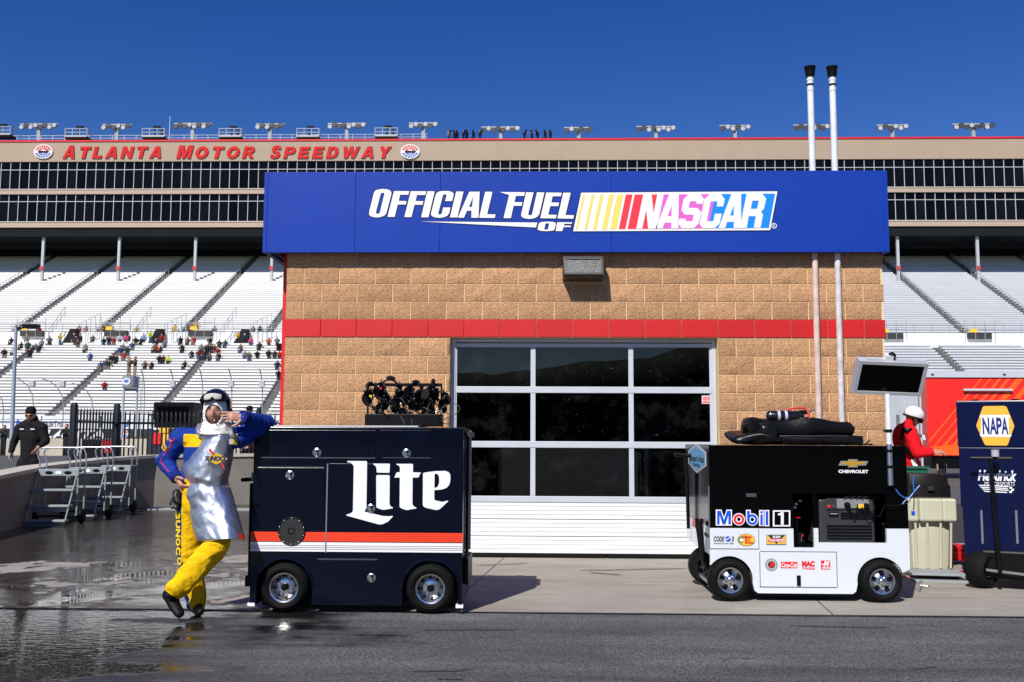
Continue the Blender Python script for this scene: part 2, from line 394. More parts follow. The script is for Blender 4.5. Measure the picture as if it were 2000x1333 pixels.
def blockmesh(w, h, seed, rough=.012):
    nx, nz = (8, 4) if w > .3 else (4, 4)
    vs = []; fs = []
    for j in range(nz+1):
        for i in range(nx+1):
            u, v = i/nx, j/nz; edge = min(u, 1-u, v, 1-v)
            y = -rough*.35 if edge > 0 else .003
            if edge > 0: y += rough*noise.noise(Vector((u*w*14, v*h*14, seed*3.1)))*1.3-rough*.5*random.random()
            vs.append((u*w+(random.uniform(-.012,.012) if 0 < i < nx else 0), y, v*h+(random.uniform(-.01,.01) if 0 < j < nz else 0)))
    for j in range(nz):
        for i in range(nx):
            a = j*(nx+1)+i; fs.append((a, a+1, a+nx+2, a+nx+1))
    n0 = len(vs); vs += [(0,.06,0),(w,.06,0),(w,.06,h),(0,.06,h)]
    c = [0, nx, (nz+1)*(nx+1)-1, nz*(nx+1)]
    rings = [list(range(0, nx+1)), [j*(nx+1)+nx for j in range(nz+1)], [nz*(nx+1)+i for i in range(nx, -1, -1)], [j*(nx+1) for j in range(nz, -1, -1)]]
    for k in range(4): fs.append(tuple(rings[k][::-1])+(n0+k, n0+(k+1) % 4))
    me = bpy.data.meshes.new('block'); me.from_pydata(vs, [], fs); me.materials.append(blockm); me.update()
    me.polygons.foreach_set('use_smooth', [True]*len(me.polygons)); me.set_sharp_from_angle(angle=radians(55)); return me
G = .0115
full = [blockmesh(BW-G, BH-G, k) for k in range(9)]
cache = {}
def blk(w):
    if abs(w-(BW-G)) < .004: return random.choice(full)
    k = round(w, 3)
    if k not in cache: cache[k] = blockmesh(w, BH-G, 20+len(cache))
    return cache[k]
redfull = None
for course in range(0, 18):
    z = course*BH if course < 12 else 2.442+(course-12)*BH
    start = x_band0-(BW/2 if course % 2 == 1 else 0)
    k = 0
    while True:
        a = start+k*BW; c = a+BW; k += 1
        if a > XR-.02: break
        a2, c2 = max(a, XL), min(c, XR)
        segs = [(a2, c2)]
        if course < 12:
            if c2 <= DX0 or a2 >= DX1: pass
            elif a2 < DX0 < c2: segs = [(a2, DX0)]
            elif a2 < DX1 < c2: segs = [(DX1, c2)]
            else: segs = []
        for (p, q) in segs:
            w = q-p-G
            if w < .03: continue
            if course == 12:
                o = MB().box(0, w+.006, -.004, .06, 0, BH-G+.006).build('red_block', redblock, wall, bevel=.003)
            else: o = obj('block', blk(w), wall)
            o.location = (p+G/2-ox, 0, z+G/2)
# red corner trim and downpipe at the left back
MB().box(XL-.10-ox, XL-.005-ox, .25, .45, 0, 3.6).build('corner_trim', redp, bld, bevel=.01)
MB().box(XL-.05-ox, XR+.05-ox, .02, 6.2, 3.86, 4.0).build('roof', M('roof_membrane', (.3,.3,.3), .8), bld)
# conduit box by the left edge
MB().box(XL+.0-ox-.17, XL-ox-.09, .3, .4, 2.32, 2.4).build('trim_bracket', blackm, bld)
# --- garage door
YD = YW+.13
def dz(py): return at(1140, py, YD).z
def dxx(px, py=820): return at(px, py, YD).x
gd = MB().box(DX0+.001-ox, DX0+.05-ox, .112, .2, 0, 2.44).box(DX1-.05-ox, DX1-.001-ox, .112, .2, 0, 2.44).box(DX0+.05-ox, DX1-.05-ox, .112, .2, 2.40, 2.438).build('garage_door', alup, bld, bevel=.004)
gd['label'] = 'white sectional roll-up door with three rows of dark panes'
yd = YD-oy
rails = MB(); zr = [dz(y) for y in (675, 762, 869, 976)]
xs_ = [dxx(887), dxx(1041), dxx(1233), dxx(1392)]
hw = .028
for i, z in enumerate(zr):
    hh = .022 if i == 0 else (.036 if i < 3 else .034)
    MB().box(DX0+.05-ox, DX1-.05-ox, yd-.012, yd+.035, z-hh, z+hh).build('rail', alup, gd, bevel=.005)
for j in range(3):
    for x in xs_:
        MB().box(x-hw-ox, x+hw-ox, yd-.006, yd+.03, zr[j+1]+.034, zr[j]-.022).build('stile', alup, gd, bevel=.004)
gg = glassmat('garage_glass', (.42,.45,.47), .01)
for j in range(3):
    for i in range(3):
        MB().box(xs_[i]+hw-ox-.005, xs_[i+1]-hw-ox+.005, yd+.016, yd+.022, zr[j+1]+.03, zr[j]-.02).build('pane', gg, gd)
dpan = M('white_door_steel', (.80,.81,.82), .38, var=.03, vs=4)
zt = zr[3]-.034; zb_ = .045; hp = (zt-zb_)/3
for k in range(3):
    z0 = zb_+k*hp; mb = MB()
    mb.box(DX0+.055-ox, DX1-.055-ox, yd, yd+.03, z0+.004, z0+hp-.003)
    for q in range(4):
        zz = z0+hp*(q+.5)/4; mb.box(DX0+.06-ox, DX1-.06-ox, yd-.006, yd+.002, zz-hp*.092, zz+hp*.092)
    mb.build('door_panel', dpan, gd, bevel=.002)
xm = dxx(1185, 1088)
MB().box(DX0+.05-ox, xm-.006-ox, yd-.015, yd+.03, .002, .043).build('bottom_seal', rubber, gd, bevel=.008)
MB().box(xm+.006-ox, DX1-.05-ox, yd-.015, yd+.03, .002, .043).build('bottom_seal', rubber, gd, bevel=.008)
# small red notice on the glass
a, b_ = at(1371,773,YD), at(1389,789,YD)
nt = MB().box(a.x-ox, b_.x-ox, yd+.011, yd+.0145, b_.z, a.z).build('notice', M('notice_paper', lin(235,225,225), .6), bld)
MB().box(a.x-ox+.008, b_.x-ox-.008, yd+.008, yd+.0105, b_.z+.01, b_.z+.036).build('red_print', redv, nt)
MB().box(a.x-ox+.008, b_.x-ox-.008, yd+.008, yd+.0105, a.z-.045, a.z-.012).build('red_print', redv, nt)
obj('lettering', textmesh('FUEL', vwhite, a.x-ox+.014, b_.x-ox-.014, a.z-.04, a.z-.018, yd+.0075, .001), nt)
obj('lettering', textmesh('ROOM', vwhite, a.x-ox+.014, b_.x-ox-.014, b_.z+.014, b_.z+.032, yd+.0075, .001), nt)
# interior
inm = M('interior_wall', (.10,.10,.10), .8, var=.2, vs=2)
MB().box(XL+.22-ox, XR-.22-ox, 5.6, 5.7, 0, 3.6).build('inner_wall', inm, bld)
MB().box(XL+.22-ox, XR-.22-ox, .3, 5.6, 2.9, 2.95).build('inner_ceiling', inm, bld)
p0, p1 = at(1206, 810, 13.2), at(1306, 975, 13.2)
lk = MB().box(p0.x, p1.x, 13.2, 13.8, .0, p0.z)
tag(lk.build('storage_cabinet', M('cabinet_grey', (.42,.40,.36), .7, var=.15, vs=6), bevel=.01), 'tall pale cabinet seen dimly through the roll-up door glass', 'cabinet')
# --- wall lamp
a, b_ = at(1100,506,YW-.02), at(1175,548,YW-.02)
wl_ = thing('wall_lamp', 'dark bronze floodlight mounted on the block wall under the blue sign', 'lamp', ((a.x+b_.x)/2, YW-.012, b_.z))
w2 = (b_.x-a.x)/2; hh = a.z-b_.z
bronze = M('weathered_bronze', (.055,.048,.040), .55, var=.3, vs=25)
MB().prism([(-.0,0),(-.21,.0),(-.235,.03),(-.19,hh-.01),(-.16,hh),(0,hh)], -w2, w2, ax='x').build('housing', bronze, wl_, bevel=.008)
e = MB(); n_ = Vector((0,-(hh-.04),-.045)).normalized()
e.add([(-w2+.03,-.2335,.045),(w2-.03,-.2335,.045),(w2-.03,-.2025,hh-.035),(-w2+.03,-.2025,hh-.035)], [(0,1,2,3)])
e2 = MB(); 
e.build('lens', M('lamp_lens', (.09,.095,.09), .25, var=.2, vs=40, bump=.4, bs=90), wl_)
MB().bar((-w2+.02,-.237,.04),(-w2+.02,-.206,hh-.03),.02,.012).bar((w2-.02,-.237,.04),(w2-.02,-.206,hh-.03),.02,.012).bar((-w2+.01,-.208,hh-.03),(w2-.01,-.208,hh-.03),.014,.02).bar((-w2+.01,-.24,.04),(w2-.01,-.24,.04),.014,.02).build('lens_frame', M('bronze_edge', (.12,.11,.10), .45), wl_)
MB().tube([(-w2-.005,-.1,hh*.55),(-w2-.03,-.1,hh*.55)], .012).build('knuckle', bronze, wl_)

# ================================================================== BLUE FASCIA SIGN
YS = YW-.15
sL, sR = at(514.5,415,YS).x, at(1735.5,415,YS).x
sT, sB = at(1100,335,YS).z, at(1100,493,YS).z
sg = thing('fascia_sign', 'long royal blue fascia sign reading OFFICIAL FUEL OF NASCAR along the roof edge', 'sign', ((sL+sR)/2, YS, sB))
sx0 = (sL+sR)/2
blue = M('sign_blue', (.006,.042,.335), .38, var=.05, vs=.9, spec=.3, bump=.06, bs=1.4, bd=.05)
seams = [514.5, 522, 693.5, 859.5, 1194, 1727.5, 1735.5]
for i in range(6):
    a, c = at(seams[i],415,YS).x-sx0, at(seams[i+1],415,YS).x-sx0
    MB().box(a+.0015, c-.0015, 0, .06, 0, sT-sB).build('panel', blue, sg, bevel=.002)
MB().box(sL-sx0+.004, sL-sx0+.06, .063, 6.0, 0.003, sT-sB-.003).build('side_panel', blue, sg)
MB().box(sR-sx0-.06, sR-sx0-.004, .063, 6.0, 0.003, sT-sB-.003).build('side_panel', blue, sg)
MB().box(sL-sx0+.062, sR-sx0-.062, .063, .069, .02, sT-sB-.02).build('backing', blackm, sg)
MB().box(sL-sx0+.062, XL-.11-sx0, .126, 5.98, .03, .05).build('soffit', M('soffit_brown', (.06,.045,.035), .8), sg)
def SG(px, py): p = at(px, py, YS); return (p.x-sx0, p.z-sB)
def zz(o, sc): return lambda L: [SG(o[0]+x/sc, o[1]+y/sc) for (x, y) in L]
Z2 = zz((710,360), 9.524); Z3 = zz((910,360), 9.0909); Z4 = zz((1110,360), 9.0909); Z5 = zz((1310,360), 9.0909)
vlet = M('sign_white_vinyl', (.82,.83,.85), .35, coat=.1)
def decal(loops, m, y0, name='letter', parent=sg): return MB().prism(loops, y0-.002, y0, 0).build(name, m, parent)
white_letters = [
 [Z2([(200,150),(235,115),(300,98),(370,93),(440,98),(495,120),(518,150),(520,190),(430,530),(405,575),(350,605),(290,620),(230,622),(160,610),(115,585),(103,550),(108,510),(190,180)]),
  Z2([(325,180),(345,165),(375,165),(390,180),(386,200),(305,530),(290,550),(255,555),(233,545),(232,525),(318,195)])],
 [Z2([(568,132),(852,132),(836,200),(682,200),(655,315),(803,318),(786,383),(636,383),(582,612),(447,612)])],
 [Z2([(882,135),(1166,135),(1150,205),(996,205),(968,318),(1115,320),(1098,387),(948,387),(893,615),(760,615)])],
 [Z2([(1187,135),(1325,137),(1208,620),(1072,618)])],
 [Z2([(1345,195),(1375,155),(1430,135),(1510,130),(1590,133),(1650,150),(1678,180),(1672,220),(1648,318),(1520,318),(1545,215),(1535,198),(1510,192),(1485,200),(1475,220),(1392,540),(1395,560),(1420,570),(1445,562),(1458,540),(1482,437),(1618,437),(1595,540),(1560,590),(1500,618),(1430,630),(1350,625),(1285,605),(1255,570),(1260,530)])],
 [Z2([(1725,140),(1862,142),(1745,622),(1608,622)])],
 [Z3([(60,137),(245,137),(222,600),(97,600),(100,475),(20,475),(-35,598),(-143,598)]), Z3([(128,225),(110,408),(55,408)])],
 [Z3([(342,137),(472,140),(378,535),(527,540),(512,603),(235,600)])],
 [Z3([(598,143),(1050,146),(1037,212),(888,212),(862,322),(1003,325),(988,388),(846,388),(798,607),(668,605),(768,195)])],
 [Z3([(1070,147),(1202,148),(1107,530),(1112,550),(1140,558),(1170,545),(1178,520),(1262,148),(1393,150),(1303,535),(1270,580),(1210,610),(1130,620),(1050,612),(995,590),(980,555),(985,520)])],
 [Z3([(1425,152),(1700,155),(1686,218),(1540,218),(1515,328),(1655,330),(1640,393),(1498,393),(1462,545),(1612,548),(1596,612),(1320,608)])],
 [Z3([(1728,155),(1862,155),(1767,550),(1920,555),(1905,617),(1625,612)])],
 [Z3([(-821,665),(0,672),(1267,685),(1245,772),(0,707)])],
 [Z3([(1300,695),(1340,675),(1440,668),(1540,672),(1590,690),(1597,715),(1572,810),(1545,828),(1440,838),(1330,832),(1280,815),(1272,790)]), Z3([(1415,700),(1478,700),(1455,810),(1390,808)])],
 [Z3([(1620,680),(1885,680),(1880,707),(1745,707),(1738,738),(1865,740),(1858,765),(1732,765),(1712,836),(1593,835)])]]
outl = M('sign_navy_outline', (.004,.010,.07), .4)
def grow(L, d):
    n = len(L); ar = sum(L[i][0]*L[(i+1)%n][1]-L[(i+1)%n][0]*L[i][1] for i in range(n)); sgn = 1 if ar > 0 else -1; out = []
    for i in range(n):
        p, q, r = Vector(L[i-1]), Vector(L[i]), Vector(L[(i+1)%n]); e1 = (q-p).normalized(); e2 = (r-q).normalized()
        n1 = Vector((e1.y,-e1.x))*sgn; n2 = Vector((e2.y,-e2.x))*sgn; b = n1+n2
        b = b/max(b.length_squared/2, .7) if b.length > 1e-4 else n1
        out.append(tuple(q+b*d))
    return out
for L in white_letters:
    lo = decal(L, vlet, -.0035)
    if len(L[0]) > 3: decal([grow(L[0], .009)]+[grow(q, -.007) for q in L[1:]], outl, -.001, 'outline', lo)
pl = decal([Z4([(228,155)])+Z5([(1893,130),(1763,820)])+Z4([(85,840)])], vlet, -.0035, 'emblem_plate')
decal([grow(Z4([(228,155)])+Z5([(1893,130),(1763,820)])+Z4([(85,840)]), .010)], outl, -.001, 'outline', pl)
ylw = M('sign_yellow', lin(250,215,105), .4); srd = M('sign_red', lin(243,52,66), .4); spk = M('sign_pink', lin(224,98,196), .4); sbl = M('sign_sky_blue', lin(12,135,245), .4)
for L in ([(257,190),(298,190),(165,805),(127,805)], [(413,190),(465,190),(335,805),(283,805)], [(565,188),(628,188),(498,805),(435,805)], [(722,186),(810,186),(680,805),(592,805)], [(865,186),(978,186),(850,803),(738,803)]):
    decal([Z4(L)], ylw, -.006, 'yellow_bar', pl)
decal([Z4([(1020,188),(1138,188),(1012,800),(895,800)])], srd, -.006, 'red_bar', pl)
decal([Z4([(1178,188),(1640,187),(1510,795),(1050,800)])], srd, -.006, 'red_field', pl)
decal([Z4([(1641,187)])+Z5([(790,180),(660,788)])+Z4([(1511,795)])], spk, -.006, 'pink_field', pl)
decal([Z5([(791,180),(1850,172),(1738,780),(661,788)])], sbl, -.006, 'blue_field', pl)
for L in ([Z4([(1328,190),(1478,190),(1512,525),(1578,190),(1695,190),(1568,795),(1415,795),(1383,455),(1310,795),(1205,795)])],
          [Z4([(1790,187),(1960,187),(1950,792),(1825,792),(1828,690),(1708,690),(1672,792),(1545,795)]), Z4([(1835,395),(1830,575),(1760,572)])],
          [Z5([(315,185),(530,185),(587,268),(565,357),(455,357),(455,310),(338,310),(315,425),(470,428),(540,500),(490,710),(405,788),(195,790),(137,712),(150,618),(262,618),(262,663),(382,663),(408,550),(248,548),(187,465),(225,275)])],
          [Z5([(695,183),(888,180),(957,272),(930,402),(815,402),(826,312),(706,312),(640,662),(755,662),(782,530),(905,530),(862,708),(775,787),(562,788),(508,708),(595,272)])],
          [Z5([(1075,178),(1248,178),(1245,783),(1115,783),(1117,675),(1000,675),(962,785),(845,785)]), Z5([(1118,380),(1116,562),(1052,562)])],
          [Z5([(1345,178),(1625,178),(1692,262),(1652,445),(1600,490),(1635,550),(1590,780),(1470,780),(1508,573),(1383,573),(1345,782),(1246,783),(1250,640)]), Z5([(1448,300),(1560,297),(1530,443),(1418,443)])]):
    decal(L, vlet, -.0085, 'letter', pl)
c = Z5([(1833,742)])[0]
rg = decal([circ(c[0], c[1], .031), circ(c[0], c[1], .023)], vlet, -.0035, 'registered_mark')
obj('letter', textmesh('R', vlet, c[0]-.011, c[0]+.013, c[1]-.015, c[1]+.016, -.0035, .002), rg)

# ================================================================== VENT PIPES
pw = M('pipe_white', (.70,.72,.75), .5, var=.12, vs=7); pp = M('pipe_primer_pink', (.62,.47,.41), .6, var=.25, vs=9)
for k, (xt, xb, lab) in enumerate(((1579.5, 1602, 'left of the pair'), (1621.5, 1648, 'right of the pair'))):
    yv = YW-.04 if k == 0 else YW-.04
    b0 = at(xb-.6, 815, YW-.042); x = at((xt+xb)/2, 482, YW-.042).x
    vt = thing('vent_pipe', 'tall white vent pipe with black cap rising past the blue sign, '+lab, 'vent pipe', (x, YW-.042, 0), 0, 'vent pipes on the block wall')
    ztop = at(xt, 150, YW-.042).z
    MB().tube([(0,0,.0),(0,0,sB+.02)], .033, 16).build('lower_pipe', pp if k == 0 else M('pipe_faded', (.60,.56,.55), .6, var=.3, vs=8), vt, smooth=40)
    MB().tube([(0,0,sB+.021),(0,0,ztop)], .036, 16).build('upper_pipe', pw, vt, smooth=40)
    for z in (.04, .10, .16): MB().lathe([(.0365,-.012),(.040,-.010),(.040,.010),(.0365,.012)], (0,0,ztop-z), seg=16).build('collar', blackm if z == .10 else pw, vt, smooth=40)
    MB().lathe([(0,0),(.048,0),(.056,.05),(.058,.085),(.066,.10),(.066,.118),(.0,.125)], (0,0,ztop-.005), seg=18).build('cap', black, vt, smooth=40)
    
# ================================================================== GRANDSTAND
seatL = M('bench_pale_left', (.74,.74,.72), .5, var=.05, vs=.6); seatR = M('bench_grey_right', (.56,.58,.61), .45, var=.06, vs=.5)  # benches paler on the left of the stand, greyer on the right
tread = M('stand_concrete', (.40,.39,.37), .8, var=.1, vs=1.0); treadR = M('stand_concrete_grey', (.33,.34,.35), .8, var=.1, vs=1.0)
aisle_m = M('aisle_grey', (.12,.12,.12), .8, var=.2, vs=2)
gs = thing('grandstand', 'huge white bleacher grandstand topped by two storeys of dark glazed suites', 'grandstand', (0,103,0))
GY = 103.0
ROWD, ROWH = .80, .40
LOW = [(105.0+ROWD*i, 3.0+ROWH*i) for i in range(26)]                 # front edge of each row, tread height
WALK = (105.0+ROWD*26, 3.0+ROWH*26)                                   # 127.4, 14.2
UP = [(129.0+ROWD*i, 14.9+ROWH*i) for i in range(43)]
BAY = 11.35
def stand_z(d):
    if d < WALK[0]: return 3.0+ROWH*max(0, math.floor((d-105.0)/ROWD))
    if d < 129.0: return WALK[1]
    return 14.9+ROWH*math.floor((d-129.0)/ROWD)
def stand_pt(px, py):
    d = ray(px, py); prev = None
    for i in range(0, 6500):
        y = 104.0+i*.01; t = y/d.y; z = CAMH+d.z*t
        if z <= stand_z(y)+.0: return Vector((d.x*t, y, stand_z(y)))
    return Vector((d.x*t, y, z))
a0 = at(84, 622, 137).x
k0 = a0-BAY*math.floor((a0+90)/BAY)
aisles = [k0+BAY*i for i in range(-4, 24)]
AW = .55
def rowmesh(rows, x0, x1, name, sm, tm):
    mb = MB()
    for (d, z) in rows:
        mb.box(x0, x1, d-GY, d-GY+ROWD+.02, z-.46, z, 1)
        mb.box(x0+.04, x1-.04, d-GY+.38, d-GY+.70, z+.165, z+.405, 0)
        # joints between bench boards
    return stuff(mb.build(name, [sm, tm], gs))
for i in range(len(aisles)-1):
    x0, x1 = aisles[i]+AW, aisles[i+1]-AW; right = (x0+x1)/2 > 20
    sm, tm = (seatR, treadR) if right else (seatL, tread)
    xa = aisles[i]+BAY/2
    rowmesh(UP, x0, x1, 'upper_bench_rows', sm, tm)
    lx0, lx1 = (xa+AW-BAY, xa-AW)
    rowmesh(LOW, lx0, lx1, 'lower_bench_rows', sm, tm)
    for (rows, xc) in ((UP, aisles[i]), (LOW, xa-.0)):
        mb = MB()
        for (d, z) in rows:
            mb.box(xc-AW+.01, xc+AW-.01, d-GY, d-GY+ROWD/2, z-.5, z-.19); mb.box(xc-AW+.01, xc+AW-.01, d-GY+ROWD/2+.005, d-GY+ROWD, z-.5, z+.01)
        mb.build('stair_aisle', aisle_m, gs)
        r = MB(); d0, z0 = rows[0]; d1, z1 = rows[-1]
        for q in range(0, len(rows), 3): d, z = rows[q]; r.bar((xc, d-GY+.3, z), (xc, d-GY+.3, z+.95), .05)
        r.bar((xc, d0-GY+.3, z0+.95), (xc, d1-GY-1.2, z1+.95-.6), .05)
        if rows is UP: r.build('aisle_handrail', grey, gs)
xa, xb = aisles[0], aisles[-1]
walkm = M('walkway_concrete', (.74,.74,.72), .8, var=.1, vs=1)
MB().box(xa, xb, WALK[0]-GY, 129.0-GY, WALK[1]-.4, WALK[1]).build('cross_walkway', walkm, gs)
MB().box(xa, xb, 128.85-GY, 128.98-GY, WALK[1], 15.2).build('walkway_wall', walkm, gs)
MB().box(xa, xb, 104.4-GY, 104.9-GY, 0, 3.3).build('front_wall', walkm, gs)
rl = MB(); x = xa
while x < xb:
    rl.bar((x,128.9-GY,15.2), (x,128.9-GY,16.3), .06); x += 2.27
rl.bar((xa,128.9-GY,16.3),(xb,128.9-GY,16.3),.06); rl.bar((xa,128.9-GY,15.7),(xb,128.9-GY,15.7),.05)
rl.build('walkway_railing', grey, gs)
# vomitory portals under the upper tier, stair boxes and yellow signs
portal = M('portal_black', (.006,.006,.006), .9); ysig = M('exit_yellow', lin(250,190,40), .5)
for (zx, zy) in ((497,415),(1098,412),(1695,425)):
    x = at(zx/3.571, 560+zy/3.571, 127.7).x
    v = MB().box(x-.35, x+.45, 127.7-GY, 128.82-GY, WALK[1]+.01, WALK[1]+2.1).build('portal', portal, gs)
    vs_ = [(x-1.5, WALK[1]+.02),(x-.36, WALK[1]+.02),(x-.36, WALK[1]+2.0),(x-.75, WALK[1]+1.2)]
    MB().prism(vs_, 127.8-GY, 128.1-GY).build('stair_flight', portal, v)
    r = MB()
    for q in range(5): r.bar((x-3+q*.5, 127.6-GY, WALK[1]+.6+q*.75), (x-3+q*.5, 127.6-GY, WALK[1]+2.0+q*.75), .06)
    r.bar((x-3,127.6-GY,WALK[1]+2.0),(x-1,127.6-GY,WALK[1]+5.0),.06); r.bar((x-3,127.6-GY,WALK[1]+1.3),(x-1,127.6-GY,WALK[1]+4.3),.05)
    r.build('portal_railing', grey, v); r = MB()
    for q in range(5): r.bar((x+1.2+q*.6, 127.8-GY, WALK[1]), (x+1.2+q*.6, 127.8-GY, WALK[1]+3.0+.3*q), .06)
    r.bar((x+1.2,127.8-GY,WALK[1]+2.9),(x+3.7,127.8-GY,WALK[1]+4.2),.05); r.bar((x+1.2,127.8-GY,WALK[1]+1.4),(x+3.7,127.8-GY,WALK[1]+2.4),.05)
    r.build('portal_railing', grey, v)
for (px, py) in ((60,650),(225,650),(390,650),(1742,655),(1915,655)):
    q = at(px, py, 128.3); x, z = q.x, q.z
    bx_ = MB().box(x-1.5, x+1.5, 128.4-GY, 128.82-GY, z-.45, z+.30).build('walkway_barrier', M('barrier_dark', (.03,.03,.03), .7), gs)
    MB().box(x-1.3, x-.4, 128.3-GY, 128.39-GY, z+.35, z+.80).build('yellow_board', ysig, bx_)
    r = MB()
    for q_ in (-1.9,-.6,.6,1.9): r.bar((x+q_,128.35-GY,z-.5),(x+q_,128.35-GY,z+1.9),.06)
    r.bar((x-1.9,128.35-GY,z+1.3),(x+1.9,128.35-GY,z+1.3),.05); r.build('barrier_railing', grey, bx_)
# --- suites
YF = 149.0
z_ = lambda py: at(800, py, YF).z
zt_, zf0 = z_(276.5), z_(315)
bands = {'top': z_(315), 'm1': z_(330.5), 'b1': z_(369), 'b1b': z_(379), 'm2': z_(393), 'b2': z_(433), 'b2b': z_(444.5)}
tanf = M('suite_tan_panel', (.37,.285,.205), .7, var=.05, vs=.4); tan2 = M('suite_tan_band', (.42,.325,.245), .7, var=.04, vs=.5)
XA, XB = -132, 152
fc = MB().box(XA, XB, YF-GY-.3, YF-GY+.5, zf0, zt_).build('fascia', tanf, gs)
MB().box(XA, XB, YF-GY-.42, YF-GY+.6, zt_+.01, zt_+.28).build('red_coping', redp, fc)
for (p, q) in (('b1','b1b'),('b2','b2b')):
    MB().box(XA, XB, YF-GY-.35, YF-GY+.5, bands[q], bands[p]-.12).build('floor_band', tan2, gs)
    MB().box(XA, XB, YF-GY-.45, YF-GY+.5, bands[p]-.115, bands[p]).build('band_cap', M('cap_pale', (.58,.52,.45), .6), gs)
MB().box(XA, XB, YF-GY+3, YF-GY+22, bands['b2b'], zt_-.5).build('suite_block', M('suite_dark', (.02,.02,.022), .9), gs)
MB().box(XA, XB, YF-GY-.1, YF-GY+22, bands['b2b']-1.4, bands['b2b']-.05).build('deck_girder', M('girder_dark', (.012,.014,.016), .8, spec=.05), gs)
for q in (154.5, 160.5):
    MB().box(XA, XB, q-GY, q-GY+.5, bands['b2b']-2.2, bands['b2b']-1.42).build('deck_beam', M('girder_dark', (.012,.014,.016), .8, spec=.05), gs)
MB().box(XA, XB, 165.5-GY, 166-GY, 31, bands['b2b']-.06).build('back_wall', M('concourse_wall', (.10,.085,.07), .8, var=.2, vs=.4), gs)
glz = M('suite_glass', (.004,.004,.005), .06, spec=.14, bump=.04, bs=.6, bd=.3, var=.6, vs=.5, rnd=.5)
mull = M('mullion_white', (.50,.51,.52), .45)
MS = at(1000,320,YF).x-at(981,320,YF).x
nX = int(282/MS); rows_ = (('m1','top'),('b1','m1'),('m2','b1b'),('b2','m2'))
mm = MB(); hid = MB(); pane_cache = {}
x0m = at(2.5, 340, YF).x-MS*math.floor((at(2.5, 340, YF).x+131)/MS)
for i in range(nX+1):
    x = x0m+i*MS
    for (p, q) in (('b1','top'),('b2','b1b')): mm.box(x-.04, x+.04, YF-GY-.12, YF-GY+.02, bands[p], bands[q]-.002)
for p in ('m1','m2'): mm.box(XA, XB, YF-GY-.115, YF-GY+.015, bands[p]-.045, bands[p]+.045)
mm.build('mullion_grid', mull, gs)
invR = R3.inverted()
def proj(P):
    c = invR @ (Vector(P)-Vector((0,0,CAMH))); return (CX+F*c.x/-c.z, CY-F*c.y/-c.z)
for i in range(nX):
    xl, xr = x0m+i*MS+.056, x0m+(i+1)*MS-.056
    for r, (p, q) in enumerate(rows_):
        zb2, zt2 = bands[p]+(.061 if p[0] == 'm' else 0), bands[q]-(.061 if q[0] == 'm' else .002)
        pa, pb = proj(((xl+xr)/2, YF, zt2)), proj(((xl+xr)/2, YF, zb2))
        vis = -8 < pa[0] < 2008 and (pa[0] < 522 or pa[0] > 1728 or pa[1] < 330)
        if vis:
            if r not in pane_cache: pane_cache[r] = MB().box(0, xr-xl, 0, .03, 0, zt2-zb2).mesh('window_pane', glz)
            o = obj('window_pane', pane_cache[r], gs, (xl, YF-GY-.03+random.uniform(-.01,.01), zb2)); o.rotation_euler.x = random.uniform(-.006,.006); o.rotation_euler.z = random.uniform(-.006,.006)
        else: hid.box(xl, xr, YF-GY-.03, YF-GY, zb2, zt2)
stuff(hid.build('far_window_panes', glz, gs))
for px in (10, 44, 178):
    pass
# columns
colm = M('column_grey', (.42,.45,.47), .6); capm = M('column_red_pad', lin(190,50,58), .6)
CYY = 149.6; xcol = at(84, 500, CYY).x; CS = at(232.5,500,CYY).x-xcol
for k in range(-1, 13):
    x = xcol+k*CS
    zc = stand_z(CYY)
    c_ = MB().box(x-.19, x+.19, CYY-GY-.19, CYY-GY+.19, zc, bands['b2b']-1.41).build('column', colm, gs)
    zr_ = at(85, 525, CYY).z
    MB().box(x-.27, x+.27, CYY-GY-.32, CYY-GY-.20, zr_-.3, zr_+.3).build('red_pad', capm, c_)
# underdeck lamps
for px in (55,160,308,458,1812,1965):
    q = at(px, 458, 156); MB().box(q.x-.5, q.x+.5, 156-GY-.3, 156-GY+.3, q.z-.3, q.z+.1).build('deck_lamp', M('lamp_housing', (.5,.5,.5), .5), gs)
